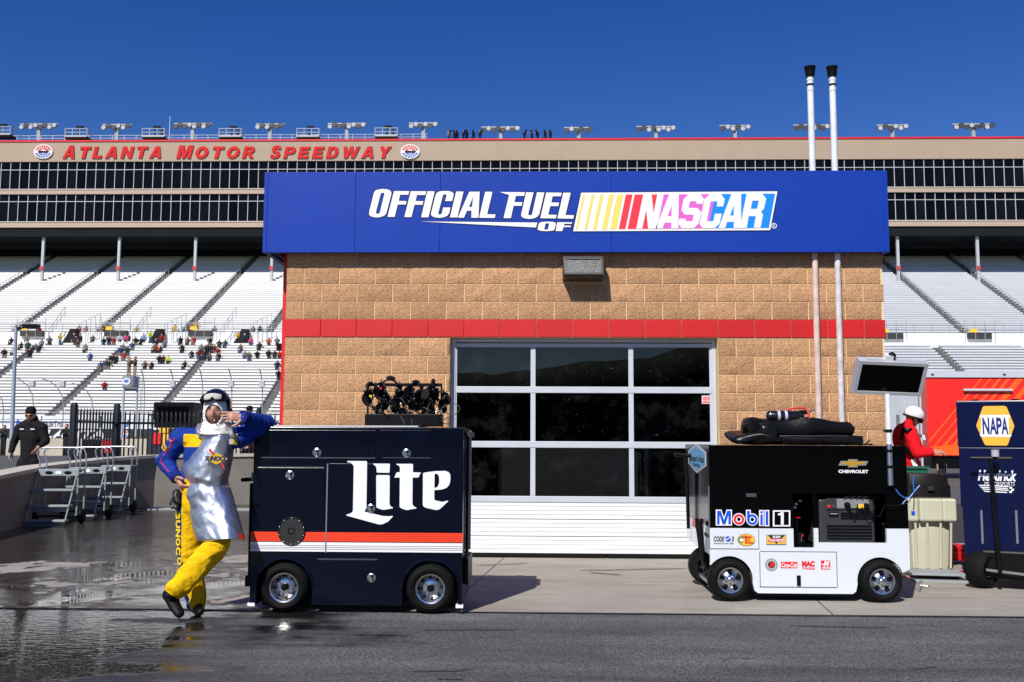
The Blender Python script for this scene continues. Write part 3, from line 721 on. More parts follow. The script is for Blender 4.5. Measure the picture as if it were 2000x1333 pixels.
# --- stadium lettering (parts of the fascia)
GLY = {'A': (.92, [[(0,0),(.30,1),(.62,1),(.92,0),(.64,0),(.59,.2),(.33,.2),(.28,0)],[(.38,.38),(.54,.38),(.46,.72)]]),
 'T': (.82, [[(0,1),(0,.77),(.27,.77),(.27,0),(.55,0),(.55,.77),(.82,.77),(.82,1)]]), 'L': (.72, [[(0,0),(0,1),(.28,1),(.28,.24),(.72,.24),(.72,0)]]),
 'N': (.86, [[(0,0),(0,1),(.28,1),(.60,.42),(.60,1),(.86,1),(.86,0),(.60,0),(.27,.58),(.27,0)]]),
 'M': (1.04, [[(0,0),(0,1),(.36,1),(.52,.42),(.68,1),(1.04,1),(1.04,0),(.78,0),(.78,.68),(.62,0),(.42,0),(.26,.68),(.26,0)]]),
 'O': (.92, [circ(.46,.5,.46,24,.52), circ(.46,.5,.19,20,.27)]),
 'R': (.86, [[(0,0),(0,1),(.52,1),(.72,.92),(.80,.72),(.74,.5),(.60,.42),(.86,0),(.56,0),(.34,.38),(.27,.38),(.27,0)],[(.27,.58),(.27,.79),(.46,.79),(.53,.69),(.46,.58)]]),
 'S': (.78, [[(.02,.28),(.10,.08),(.38,-.02),(.66,.06),(.78,.30),(.66,.52),(.34,.64),(.30,.72),(.40,.80),(.50,.70),(.76,.72),(.66,.94),(.40,1.02),(.12,.94),(.03,.70),(.14,.50),(.46,.38),(.50,.28),(.40,.20),(.28,.32)]]),
 'P': (.80, [[(0,0),(0,1),(.52,1),(.74,.9),(.80,.68),(.74,.46),(.52,.36),(.27,.36),(.27,0)],[(.27,.57),(.27,.79),(.46,.79),(.53,.68),(.46,.57)]]),
 'E': (.78, [[(0,0),(0,1),(.76,1),(.76,.77),(.27,.77),(.27,.62),(.70,.62),(.70,.40),(.27,.40),(.27,.23),(.78,.23),(.78,0)]]),
 'D': (.84, [[(0,0),(0,1),(.46,1),(.72,.88),(.84,.5),(.72,.12),(.46,0)],[(.27,.22),(.27,.78),(.42,.78),(.54,.68),(.57,.5),(.54,.32),(.42,.22)]]),
 'W': (1.22, [[(0,1),(.26,1),(.36,.40),(.50,1),(.72,1),(.86,.40),(.96,1),(1.22,1),(1.0,0),(.74,0),(.61,.55),(.48,0),(.22,0)]]),
 'Y': (.88, [[(0,1),(.30,1),(.44,.66),(.58,1),(.88,1),(.58,.42),(.58,0),(.30,0),(.30,.42)]])}
def word(s, x0, x1, y0=284.0, y1=310.0):
    a, c = at(x0, y1, YF-.4), at(x1, y0, YF-.4); H = c.z-a.z; gap = .27
    tot_ = sum(GLY[q][0] for q in s)+gap*(len(s)-1)+.22; k = (c.x-a.x)/tot_; x = 0
    for i, q in enumerate(s):
        h = H if i == 0 else H*.90
        loops = [[(a.x+(x+u+.22*v*h/H)*k, a.z+v*h) for u, v in Lp] for Lp in GLY[q][1]]
        MB().prism(loops, YF-GY-.48, YF-GY-.34).build('letter', redlet, fc); x += GLY[q][0]+gap
redlet = M('letter_red', lin(196,24,28), .5, spec=.2)
word('ATLANTA', 122, 321); word('MOTOR', 344, 502); word('SPEEDWAY', 525, 766)
lw = M('logo_white', (.8,.8,.8), .5); lb = M('logo_blue', lin(60,90,170), .5)
for px in (84.5, 801):
    c = at(px, 296.5, YF-.5); rx, rz = 1.46, 1.12
    lg = MB().prism([circ(c.x, c.z, rx, 32, rz)], YF-GY-.55, YF-GY-.31).build('emblem', lw, gs)
    for h, m in ((1, redlet), (-1, lb)):
        for q in range(8):
            a_ = radians(14+q*19.5)*h; a2 = radians(14+q*19.5+14)*h
            for (r0, r1) in ((.30,.58),(.64,.90)):
                L = [(c.x+rx*r*cos(t), c.z+rz*r*sin(t)) for r, t in ((r0,a_),(r1,a_),(r1,a2),(r0,a2))]
                MB().prism([L], YF-GY-.57, YF-GY-.551).build('emblem_ray', m, lg)
    MB().prism([[(c.x-.75,c.z-.12),(c.x-.5,c.z-.2),(c.x+.7,c.z-.2),(c.x+.95,c.z+.12),(c.x+.5,c.z+.05),(c.x-.2,c.z+.12),(c.x-.8,c.z+.08)]], YF-GY-.60, YF-GY-.571).build('emblem_car', portal, lg)
# ================================================================== ROOF: light racks, camera stands, railing, photographers
lampm = M('floodlight_dark', (.06,.06,.065), .4); lampf = M('floodlight_face', (.45,.46,.47), .3)
YR = 156.0; zroof = at(1000, 270, YR).z
MB().box(XA, XB, YF-GY+.51, YF-GY+22, zt_-.4, zt_+.05).build('roof', M('roof_grey', (.4,.4,.4), .8), gs)
racks = [(77,245,77),(229,246,60),(377,244,77),(528,245,58),(678,244,77),(827,243,58),(978,251,77),(1130,252,58),(1281,250,77),(1435,248,60),(1584,247,70),(1742,247,60),(1900,245,80)]
side_word = ['first','second','third','fourth','fifth','sixth','seventh','eighth','ninth','tenth','eleventh','twelfth','thirteenth']
for k, (px, py, wpx) in enumerate(racks):
    p = at(px, py, YR); wm = wpx*YR/F
    lt = thing('floodlight_rack', 'rooftop floodlight rack on a T post above the grandstand, %s from the left' % side_word[k], 'floodlight', (p.x, YR, zt_+.05), 0, 'floodlight racks on the stand roof')
    h = p.z-zt_-.05
    MB().box(-.28,.28,-.2,.2,0,h+.1).build('post', grey, lt)
    MB().box(-wm/2, wm/2, -.12, .12, h+.1, h+.26).build('crossbar', M('rack_grey', (.40,.41,.43), .5), lt)
    n = 8 if wpx > 65 else 6
    for i in range(n):
        x = -wm/2+.4+(wm-.8)*i/(n-1); zo = -.35-.5*(i % 2 == 0)*.6
        lh = MB().lathe([(0,.4),(.24,.35),(.38,.1),(.43,-.25),(.38,-.3)], (x,-.3,h+zo+.2), ax='y', seg=10).build('lamp_head', lampm, lt, smooth=50)
        MB().lathe([(0,-.28),(.38,-.27)], (x,-.3,h+zo+.2), ax='y', seg=10).build('lamp_face', lampf if random.random() < .45 else lampm, lh)
railp = M('roof_rail_white', (.38,.42,.48), .5)
rr_ = MB(); xe = at(835, 270, YR-5).x; x = -92
while x < xe:
    rr_.bar((x,YR-5,zt_+.1),(x,YR-5,zt_+1.75),.09); x += 1.9
for dz_ in (.75, 1.3, 1.75): rr_.bar((-95,YR-5,zt_+dz_),(xe,YR-5,zt_+dz_),.08)
rr_.bar((-95,YR-5.5,zt_+.25),(xe,YR-5.5,zt_+.25),.5,.35)
tag(rr_.build('roof_railing', railp), 'long pale metal railing along the left part of the grandstand roof', 'railing')
plats = [(5,258),(154,262),(304,262),(453,262),(604,262),(756,261)]
for k, (px, py) in enumerate(plats):
    p = at(px, py+8, YR-6.5); w = 45*149/F/2
    st_ = thing('camera_platform', 'railed rooftop platform with camera, %s from the left along the stand roof' % side_word[k], 'platform', (p.x, YR-6.5, p.z), 0, 'camera platforms on the roof')
    MB().box(-w, w, -1.0, .9, -.35, 0).build('deck', portal, st_)
    f = MB().box(-w, w, -1.06, -1.0, -.12, .12)
    for q in range(4): f.bar((-w+2*w*q/3,-1.0,0),(-w+2*w*q/3,-1.0,1.2),.08)
    for q in (.6, 1.2): f.bar((-w,-1.0,q),(w,-1.0,q),.08); f.bar((-w,-1.0,q),(-w,.9,q),.08); f.bar((w,-1.0,q),(w,.9,q),.08)
    f.build('guard_rail', M('rack_white', (.42,.44,.46), .5), st_)
    cm_ = MB().box(-.35,.4,-.3,.1,1.45,1.85).tube([(.4,-.1,1.65),(.75,-.2,1.7)], .16, 8).build('camera', black, st_)
    MB().bar((0,-.1,0),(0,-.1,1.45),.12).bar((0,-.1,.9),(-.4,.2,0),.07).bar((0,-.1,.9),(.4,.2,0),.07).build('tripod', black, cm_)
    if k in (2,3,5): tag(MB().capsule((.9,0,.1),(.9,0,.75),.16,.17).capsule((.9,0,.8),(.9,0,1.25),.22,.19,.7,(1,0,0)).ball((.9,0,1.58),.13).build('person', [M('crew_navy',(.02,.025,.04),.8)], None, 60, (p.x, YR-6.5, p.z)), 'camera operator in dark clothes on the %s rooftop platform from the left' % side_word[k], 'person', 'operators on the roof platforms')
p = at(332, 230, YR-4); tag(MB().tube([(0,0,0),(0,0,5.2)], [.06,.03], 6).build('antenna_mast', white, None, 0, (p.x, YR-4, zt_)), 'thin white whip antenna on the grandstand roof', 'antenna')
p = at(26, 250, YR-4); tag(MB().tube([(0,0,0),(0,0,3.6)], [.06,.03], 6).build('antenna_mast', black, None, 0, (p.x, YR-4, zt_)), 'short dark whip antenna at the far left of the roof', 'antenna')
# photographers on the roof edge
def stand_fig(jm, tm_, hm_, h=1.75):
    s_ = h/1.75
    mb = MB()
    for q in (-.1,.1): mb.capsule((q,0,.08*s_),(q*.8,0,.82*s_),.075*s_,.10*s_, seg=8, mi=1)
    mb.capsule((0,0,.95*s_),(0,0,1.35*s_),.19*s_,.21*s_,.65,(1,0,0), seg=10, mi=0)
    for q in (-1,1): mb.capsule((q*.24*s_,0,1.38*s_),(q*.2*s_,-.22*s_,1.15*s_),.06*s_,.055*s_, seg=7); mb.capsule((q*.2*s_,-.22*s_,1.15*s_),(q*.05,-.35*s_,1.38*s_),.05*s_,.045*s_, seg=7)
    mb.ball((0,-.02,1.60*s_), .10*s_, .115*s_, .13*s_, 10, 8, 2); mb.ball((0,.02,1.65*s_), .108*s_, .12*s_, .10*s_, 10, 6, 3)
    return mb.mesh('person', [jm, tm_, skin, hm_], 60)
hairm = M('dark_hair', (.015,.012,.010), .7)
cl = {k: M('cloth_'+k, tuple(q*.7 for q in v), .85, var=.15, vs=9) for k, v in dict(black=(.006,.006,.007), dark=(.016,.016,.019), grey=(.20,.20,.21), red=lin(165,25,30), dkred=lin(110,20,25), yellow=lin(225,185,35), blue=lin(45,65,140), navy=lin(25,30,70), denim=lin(60,85,130), pink=lin(235,70,140), white=lin(225,220,225), brown=lin(105,75,55), orange=lin(220,100,35), green=lin(35,75,60), camo=lin(95,95,75), lime=lin(190,240,40), lightblue=lin(150,180,215), khaki=lin(160,145,115)).items()}
fig_cache = {}
rp = [(876,274,'khaki'),(888,272,'brown'),(893,270,'black'),(905,268,'black'),(912,270,'dark'),(925,270,'navy'),(937,271,'black'),(1024,272,'navy'),(1039,272,'grey'),(1050,272,'dark'),(1065,272,'dkred'),(1075,272,'black')]
grp_words = {}
for k, (px, py, c) in enumerate(rp):
    if c not in fig_cache: fig_cache[c] = stand_fig(cl[c], cl['dark'], hairm)
    q = at(px, 272, YF+1.2); ang = random.uniform(-.6,.6)
    left = px < 1000; n_ = sum(1 for r in rp[:k+1] if (r[0] < 1000) == left)
    pr = thing('photographer', 'photographer in %s top on roof edge, %s from left in %s cluster' % (c.replace('dk','dark '), side_word[n_-1], 'larger left' if left else 'smaller right'), 'person', (q.x, YF+1.2, zt_+.28), ang, 'photographers on the grandstand roof')
    obj('body', fig_cache[c], pr)
    cam_ = MB().box(-.12,.12,-.75,-.42,1.35,1.6).tube([(0,-.75,1.48),(0,-1.15,1.52)], .09, 8).build('camera', black, pr)
    MB().bar((0,-.55,1.35),(0,-.55,.9),.06).bar((0,-.55,.95),(-.4,-.9,0),.05).bar((0,-.55,.95),(.4,-.9,0),.05).bar((0,-.55,.95),(0,-.1,0),.05).build('tripod', black, cam_)
# ================================================================== SPECTATORS
def sit_fig(lean):
    mb = MB()
    for q in (-.12,.12):
        mb.capsule((q,.05,.50),(q*1.1,-.38,.52),.095,.08, seg=7, mi=1); mb.capsule((q*1.1,-.38,.50),(q*1.1,-.36,.10),.075,.06, seg=7, mi=1)
        mb.ball((q*1.1,-.42,.05),.06,.13,.05,8,5,3)
    mb.capsule((0,.05,.56),(0,.05-lean,.98),.22,.235,.72,(1,0,0), seg=10)
    for q in (-1,1): mb.capsule((q*.27,.03-lean,1.02),(q*.33,-.12-lean,.74),.075,.065, seg=7); mb.capsule((q*.33,-.12-lean,.74),(q*.10,-.34,.66),.06,.05, seg=7)
    mb.ball((0,-.0-lean*1.2,1.27),.105,.12,.14,10,8,2); mb.ball((0,.03-lean*1.2,1.32),.118,.13,.11,10,6,3)
    return mb
sit_meshes = [sit_fig(l).mesh('person', [cl['black'], cl['dark'], skin, hairm], 60) for l in (.0,.12,.22)]
std_mesh = stand_fig(cl['black'], cl['dark'], hairm)
sp = """60,425,black;172,400,grey;255,395,red;275,435,grey;330,425,grey;415,415,yellow,s;178,458,green;257,475,black;195,515,black;15,505,black;70,495,white;130,455,dark;500,410,dark;538,395,red;583,390,red;632,410,camo;530,440,brown;585,480,grey;617,535,blue;690,590,blue;740,590,dark;800,545,black;770,550,black;850,530,red;710,425,black;748,425,black;722,390,red;760,390,navy;782,425,red;825,410,white;865,410,pink;910,455,denim;935,430,black;970,430,black;990,400,lightblue;835,495,blue;875,490,green;940,345,yellow;1045,412,lime,s;1075,440,dark;1140,435,grey;1205,380,yellow;1085,475,orange;1112,475,dark;1000,585,brown;1047,585,black;1100,550,dark;1125,550,dkred;1168,550,lime;1250,425,black;1298,420,brown;1340,420,red;1320,365,black;1263,475,black;1275,605,black;1330,510,black;1375,510,dkred;1415,510,black;1395,475,grey;1440,470,black;1470,470,black;1455,430,black;1485,390,dkred;1510,495,red;1520,440,green;1560,440,green;1455,530,camo;1515,530,black;1655,415,yellow,s;1672,475,brown;1700,510,grey;1700,415,navy;1728,530,camo;1745,430,pink;1757,390,black;1803,390,black;1800,455,dark;1785,510,black;1865,430,orange;1925,425,grey;1865,510,black;1908,510,dark;1945,510,red;1925,605,navy;1935,650,black;715,735,red;1360,310,yellow;520,415,navy;545,410,black;1065,475,brown;1425,475,dark;1485,475,dkred;885,410,dark;1115,410,red"""
items = sorted([x.split(',') for x in sp.split(';')], key=lambda t: int(t[0]))
cnt = {}
tot = {}
for it in items: tot[it[2]] = tot.get(it[2], 0)+1
ordw = lambda n: (side_word+['fourteenth','fifteenth','sixteenth','seventeenth','eighteenth','nineteenth','twentieth','twenty-first','twenty-second','twenty-third','twenty-fourth','twenty-fifth','twenty-sixth','twenty-seventh','twenty-eighth','twenty-ninth','thirtieth'])[n-1]
for it in items:
    p = stand_pt(int(it[0])/3.571, 560+int(it[1])/3.571); c = it[2]; cnt[c] = cnt.get(c, 0)+1
    stnd = len(it) > 3
    o = obj('spectator', std_mesh if stnd else random.choice(sit_meshes)); 
    o.location = (p.x, p.y+(.1 if stnd else .52), p.z-(0 if stnd else .05)); o.rotation_euler.z = random.uniform(-.4,.4); s_ = random.uniform(.85,1.0); o.scale = (s_*1.08, s_, s_)
    for k, mt in ((0, cl[c]), (1, random.choice([cl['dark'],cl['denim'],cl['black'],cl['khaki']])), (3, random.choice([hairm,hairm,cl['grey'],cl['red'],cl['white'],cl['brown']]))):
        o.material_slots[k].link = 'OBJECT'; o.material_slots[k].material = mt
    cn = {'dkred':'dark red','lightblue':'light blue','dark':'charcoal','lime':'fluorescent lime'}.get(c, c)
    lab = '%s-jacketed spectator %s in the bleachers' % (cn, 'standing' if stnd else 'seated')
    if tot[c] > 1: lab += ', %s from left among %s jackets' % (ordw(cnt[c]), cn)
    tag(o, lab, 'person', 'spectators in the grandstand')
# ================================================================== MIDGROUND LEFT
def px_box(name, x0, x1, y0, y1, Y, th, m, parent=None, off=(0,0,0), bevel=0):
    a, c = at(x0, y1, Y), at(x1, y0, Y)
    return MB().box(a.x-off[0], c.x-off[0], Y-off[1], Y+th-off[1], a.z-off[2], c.z-off[2]).build(name, m, parent, bevel=bevel)
bann = M('banner_white', (.74,.75,.77), .6, var=.04, vs=.5)
YB = 102.0
tw = thing('track_wall', 'white sponsor wall along the track in front of the bleachers', 'wall', (0,YB,0))
za, zc = at(500,838,YB).z, at(500,814,YB).z
MB().box(-75, 45, 0, .4, 0, zc).build('wall_panel', bann, tw)
def wtext(s, x0, x1, y0, y1, Y, m, parent, org, t=.03, **k):
    a, c = at(x0, y1, Y), at(x1, y0, Y)
    return obj('lettering', textmesh(s, m, a.x-org[0], c.x-org[0], a.z-org[2], c.z-org[2], Y-org[1]-.005, t, **k), parent)
dkl = M('print_dark', (.04,.04,.045), .6); pb = M('print_blue', lin(70,120,200), .6)
wtext('QuikTrip', 83, 124, 823, 838, YB, dkl, tw, (0,YB,0)); wtext('QuikTrip', 514, 556, 823, 838, YB, dkl, tw, (0,YB,0))
for x in (29, 245):
    a, c = at(x, 834, YB), at(x+10, 820, YB); w = c.x-a.x; h = c.z-a.z
    MB().prism([[(a.x,a.z),(a.x+w*.45,a.z+h),(a.x+w*.8,a.z+h),(a.x+w,a.z),(a.x+w*.62,a.z),(a.x+w*.5,a.z+h*.4),(a.x+w*.4,a.z)]], -.04, -.004).build('blue_logo', pb, tw)
YP = 94.0
iw = thing('infield_wall', 'black wall with white letters along the track beyond the pit road', 'wall', (0,YP,0))
MB().box(-75, 45, 0, .4, 0, at(300,838.5,YP).z).build('wall_panel', M('wall_black', (.02,.02,.022), .7, var=.2, vs=.5), iw)
MB().box(-75, 45, -.02, .42, at(300,838.5,YP).z+.003, at(300,836,YP).z).build('white_cap', bann, iw)
wtext('ATLANTA', 34, 205, 840, 856, YP, vwhite, iw, (0,YP,0), bold=.05, shear=.25)
for x in (6, 242):
    c = at(x, 848, YP); e = MB().prism([circ(c.x, c.z, .42, 24)], -.03, -.004).build('round_emblem', lw, iw)
    for h, m in ((1, redlet), (-1, lb)):
        for q in range(5):
            a_, a2 = radians(12+q*32)*h, radians(34+q*32)*h
            MB().prism([[(c.x+.14*cos(a_),c.z+.14*sin(a_)),(c.x+.38*cos(a_),c.z+.38*sin(a_)),(c.x+.38*cos(a2),c.z+.38*sin(a2)),(c.x+.14*cos(a2),c.z+.14*sin(a2))]], -.045, -.031).build('emblem_ray', m, e)
pitw = M('pit_wall_concrete', (.47,.42,.33), .85, var=.12, vs=1.5)
YQ = 72.0
tag(MB().box(-70, 45, 0, .35, 0, at(300,857.5,YQ).z).build('pit_wall', pitw, None, 0, (0,YQ,0)), 'low tan concrete pit wall across the road behind the fence', 'wall')
# catch fence
cf = thing('catch_fence', 'tall steel catch fence posts with cables in front of the bleachers', 'fence', (0,101,0))
fm = M('galvanised', (.30,.31,.32), .5)
for k, (px, top) in enumerate(((5,752),(63,738),(122,742),(180,750),(280,722),(337,722),(394,722),(451,722),(511,722))):
    b = at(px, 836, 101); t = at(px, top, 101); h = t.z; dx = -1.9 if k < 4 else -.15
    pts = [(b.x,0,1.5),(b.x,0,h*.62)]+[(b.x+dx*(1-cos(a)), -1.2*(1-cos(a)), h*.62+h*.38*sin(a)) for a in (.4,.8,1.2,1.5)]
    MB().tube(pts, .055, 6).build('post', fm, cf)
    if k in (1,2,5,7,8): q = at(px+1, 750, 100.6); MB().box(q.x-.25,q.x+.25,-.7,-.3,q.z-.3,q.z+.3).build('speaker_box', M('speaker_grey', (.45,.46,.47), .6), cf)
cb = MB()
for z in (4.2,5.2,6.2,7.2): cb.bar((-70,0,z),(-24,0,z),.025)
cb.bar((-70,0,zc+.35),(45,0,zc+.35),.08); cb.build('cable', fm, cf)
# camera tower
p = at(252, 834, 82); ct = thing('camera_tower', 'silver drum shaped camera pedestal on bent pipe legs beyond the fence', 'platform', (p.x, 82, 0))
zd0, zd1 = at(252,757,82).z, at(252,736,82).z
drum = MB().lathe([(0,zd0),(.62,zd0),(.68,zd0+.1),(.68,zd1-.08),(.72,zd1),(0,zd1)], seg=24).build('drum', M('drum_silver', (.50,.55,.60), .35, .3), ct, smooth=40)
MB().prism([circ(-.1,(zd0+zd1)/2,.34,20,.26)], -.70, -.66).build('round_label', lw, drum)
MB().prism([circ(-.1,(zd0+zd1)/2+.03,.22,20,.14)], -.715, -.701).build('blue_mark', pb, drum)
for q in (-.55,.55): MB().tube([(q,0,zd0-.02),(q*1.02,0,zd0-.5),(q*1.05,0,1.4)], .10, 10).build('leg', M('drum_silver', (.50,.55,.60), .35, .3), ct, smooth=40)
MB().tube([(-.55,.2,zd0-.15),(.55,.2,zd0-.15)], .09, 8).build('crossbar', alu, ct)
for q in (.85,.98): MB().bar((q,0,1.2),(q,0,zd1-.2),.04).build('ladder_rail', fm, ct)
for k, (dx, c) in enumerate(((-.22,'khaki'),(.25,'brown'))):
    o = obj('person', stand_fig(cl[c], cl['khaki'], hairm, 1.7)); o.location = (p.x+dx, 82+.1*k, zd1); o.rotation_euler.z = .8-1.4*k
    tag(o, 'camera operator in %s clothes standing on the silver pedestal, %s' % (c, ('left of two','right of two')[k]), 'person', 'operators on the silver pedestal')
# street lamp
p = at(22, 884, 60); t = at(33, 635, 60)
lampp = M('lamp_pole_grey', (.30,.36,.42), .5, var=.1, vs=2)
sl2 = thing('street_lamp', 'grey lamp post with a flat dark head at the left edge', 'street lamp', (p.x, 60, 0))
dxp = t.x-p.x-.05
MB().tube([(0,0,0),(dxp,0,t.z)], [.13,.10], 12).build('pole', lampp, sl2, smooth=40)
MB().bar((dxp,0,t.z-.28),(dxp+.55,0,t.z-.15),.10).build('arm', blackm, sl2)
h2 = at(76, 636, 60); MB().box(dxp+.5, h2.x-p.x, -.25, .25, t.z-.22, t.z+.04).build('lamp_head', blackm, sl2, bevel=.03)
# iron fence
fen = M('fence_black', (.006,.006,.007), .4)
YFN = 21.6
fe = thing('iron_fence', 'black iron picket fence with spear tips behind the low concrete wall', 'fence', (0,YFN,0))
def fence_run(A, B, n, parent, zlo=.10, ztop=1.90, post=True):
    A, B = Vector(A), Vector(B); d = (B-A)
    pick = None
    for i in range(n):
        q = A+d*(i+.5)/n; w = .014
        if pick is None: pick = MB().add([(-w,-w,zlo),(w,-w,zlo),(w,w,zlo),(-w,w,zlo),(-w,-w,ztop-.09),(w,-w,ztop-.09),(w,w,ztop-.09),(-w,w,ztop-.09),(0,0,ztop)],[(3,2,1,0),(0,1,5,4),(1,2,6,5),(2,3,7,6),(3,0,4,7),(4,5,8),(5,6,8),(6,7,8),(7,4,8)]).mesh('picket', fen)
        obj('picket', pick, parent, q)
    for z in (.35, 1.62): MB().bar(A+Vector((0,0,z)), B+Vector((0,0,z)), .035, .045).build('rail', fen, parent)
def fpost(q, parent, h=2.12, r=.055): MB().tube([(0,0,0),(0,0,h-.05),(0,0,h)], [r,r,r*.6], 10).build('post', fen, parent, 30, q)
def fx(px, Y): return at(px, 860, Y).x
gA, gB = (fx(146,18.7), 18.7-YFN, 0), (fx(222,20.9), 20.9-YFN, 0)
fence_run(gA, gB, 13, fe); fpost((fx(142,18.5),18.5-YFN,0), fe, 1.96, .07); fpost((fx(226,21.0),21.0-YFN,0), fe, 2.04, .07)
B1 = (fx(229,21.1), 21.1-YFN, 0); B2 = (fx(540,22.6), 22.6-YFN, 0)
fence_run(B1, B2, 36, fe); fpost((fx(504,22.5),22.5-YFN,0), fe, 2.0, .06)
# low retaining wall; sunlit top put in as paler coping, shaded face darker
cw = M('barrier_concrete', (.21,.195,.17), .9, var=.22, vs=1.6, bump=.3, bs=25)
lwl = thing('concrete_wall', 'low stained concrete wall curving from the left edge to the building', 'wall', (-5,18,0))
pth = [(gnd(-180,1085), .60), (gnd(-42,1050), .70), (gnd(84,1018), .80), (gnd(218,996), .88), (gnd(300,990), .92), (gnd(560,984), .95)]
wmb = MB(); vs = []; fs = []; th = .32
P2 = [p_ for p_, h in pth]
nrm = []
for i in range(len(P2)):
    t_ = (P2[min(i+1,len(P2)-1)]-P2[max(i-1,0)]).normalized(); nrm.append(Vector((-t_.y, t_.x, 0)))
for i, (p_, h) in enumerate(pth):
    b_ = p_+nrm[i]*th
    for q in (p_, b_):
        pass
    vs += [p_, p_+Vector((0,0,h)), b_+Vector((0,0,h)), b_]
    if i: o = 4*i; fs += [(o-4+k, o+k, o+k+1, o-4+k+1) for k in range(3)]
off = Vector((5,-18,0))
ww = wmb.add([v+off for v in vs], [f[::-1] for f in fs]).build('wall_body', cw, lwl)
cp = MB(); vs = []; fs = []
for i, (p_, h) in enumerate(pth):
    a, b_ = p_-nrm[i]*.03, p_+nrm[i]*(th+.03)
    vs += [a+Vector((0,0,h+.004)), a+Vector((0,0,h+.06)), b_+Vector((0,0,h+.06)), b_+Vector((0,0,h+.004))]
    if i: o = 4*i; fs += [(o-4+k, o+k, o+(k+1)%4, o-4+(k+1)%4) for k in range(4)]
cp.add([v+off for v in vs], [f[::-1] for f in fs]).build('coping', M('coping_sunlit', (.50,.46,.39), .85, var=.15, vs=3), lwl)
for px in (338,): q = gnd(px, 989); MB().box(q.x+5-.008, q.x+5+.008, q.y-18-.006, q.y-18-.001, .0, .92).build('wall_joint', joint_m, lwl)
# grey drain plank by the wall
q0 = gnd(312, 992); tag(MB().box(0,2.2,0,.25,0,.03).build('floor_plank', grey, None, 0, (q0.x,q0.y-.6,0)), 'thin grey board lying on the concrete at the wall foot', 'board')
# equipment behind the fence
q = at(338, 880, 33); eq = thing('covered_pit_box', 'black topped equipment box behind the iron fence', 'equipment box', (q.x, 33, 0))
a, c = at(300, 836, 33), at(379, 786, 33)
MB().prism([[(a.x-q.x+.03,a.z),(c.x-q.x-.05,a.z),(c.x-q.x,c.z),(a.x-q.x,c.z),(a.x-q.x-.02,c.z-.12)]], -.05, .9).build('hood', black, eq, bevel=.02)
MB().box(a.x-q.x+.1, c.x-q.x-.15, -.065, -.052, a.z+.12, c.z-.14).build('screen', gloss_black, eq)
MB().box(a.x-q.x-.2, c.x-q.x+.1, .0, .9, .15, a.z-.02).build('body', M('box_navy', (.015,.018,.04), .6), eq)
for (x0,x1,y0,y1,m) in ((298,312,822,840,vwhite),(312,330,826,846,yelv),(300,316,846,868,redv),(318,330,848,884,yelv),(332,346,850,880,redv),(350,372,828,836,yelv),(350,374,850,860,vwhite),(296,300,850,884,vwhite)):
    a_, c_ = at(x0,y1,33), at(x1,y0,33); MB().box(a_.x-q.x, c_.x-q.x, -.04, -.003, a_.z, c_.z).build('decal_panel', m, eq)
for x in (-.9,-.2,.5): MB().lathe([(0,-.06),(.16,-.06),(.2,0),(.16,.06),(0,.06)], (x,.1,.2), ax='y', seg=14).build('wheel', rubber, eq)
a_ = at(205, 878, 40); ca = thing('cone_crate', 'dark crate with red panels glimpsed through the gate pickets', 'crate', (a_.x, 40, 0))
MB().box(-.9,.35,0,.8,0.02,1.25).build('body', black, ca, bevel=.03); MB().box(-.15,.25,-.02,-.003,.7,1.2).build('red_panel', redv, ca)
for (px, py, dd, hh, lab) in ((130,836,70,2.3,'crew member in dark clothes standing beyond the pit wall near the gate post'),(8,836,70,2.2,'crew member in dark clothes beyond the pit wall at the left edge')):
    q = at(px, py, dd); o = obj('person', stand_fig(cl['dark'], cl['black'], hairm, hh)); o.location = (q.x, dd, 0); tag(o, lab, 'person')

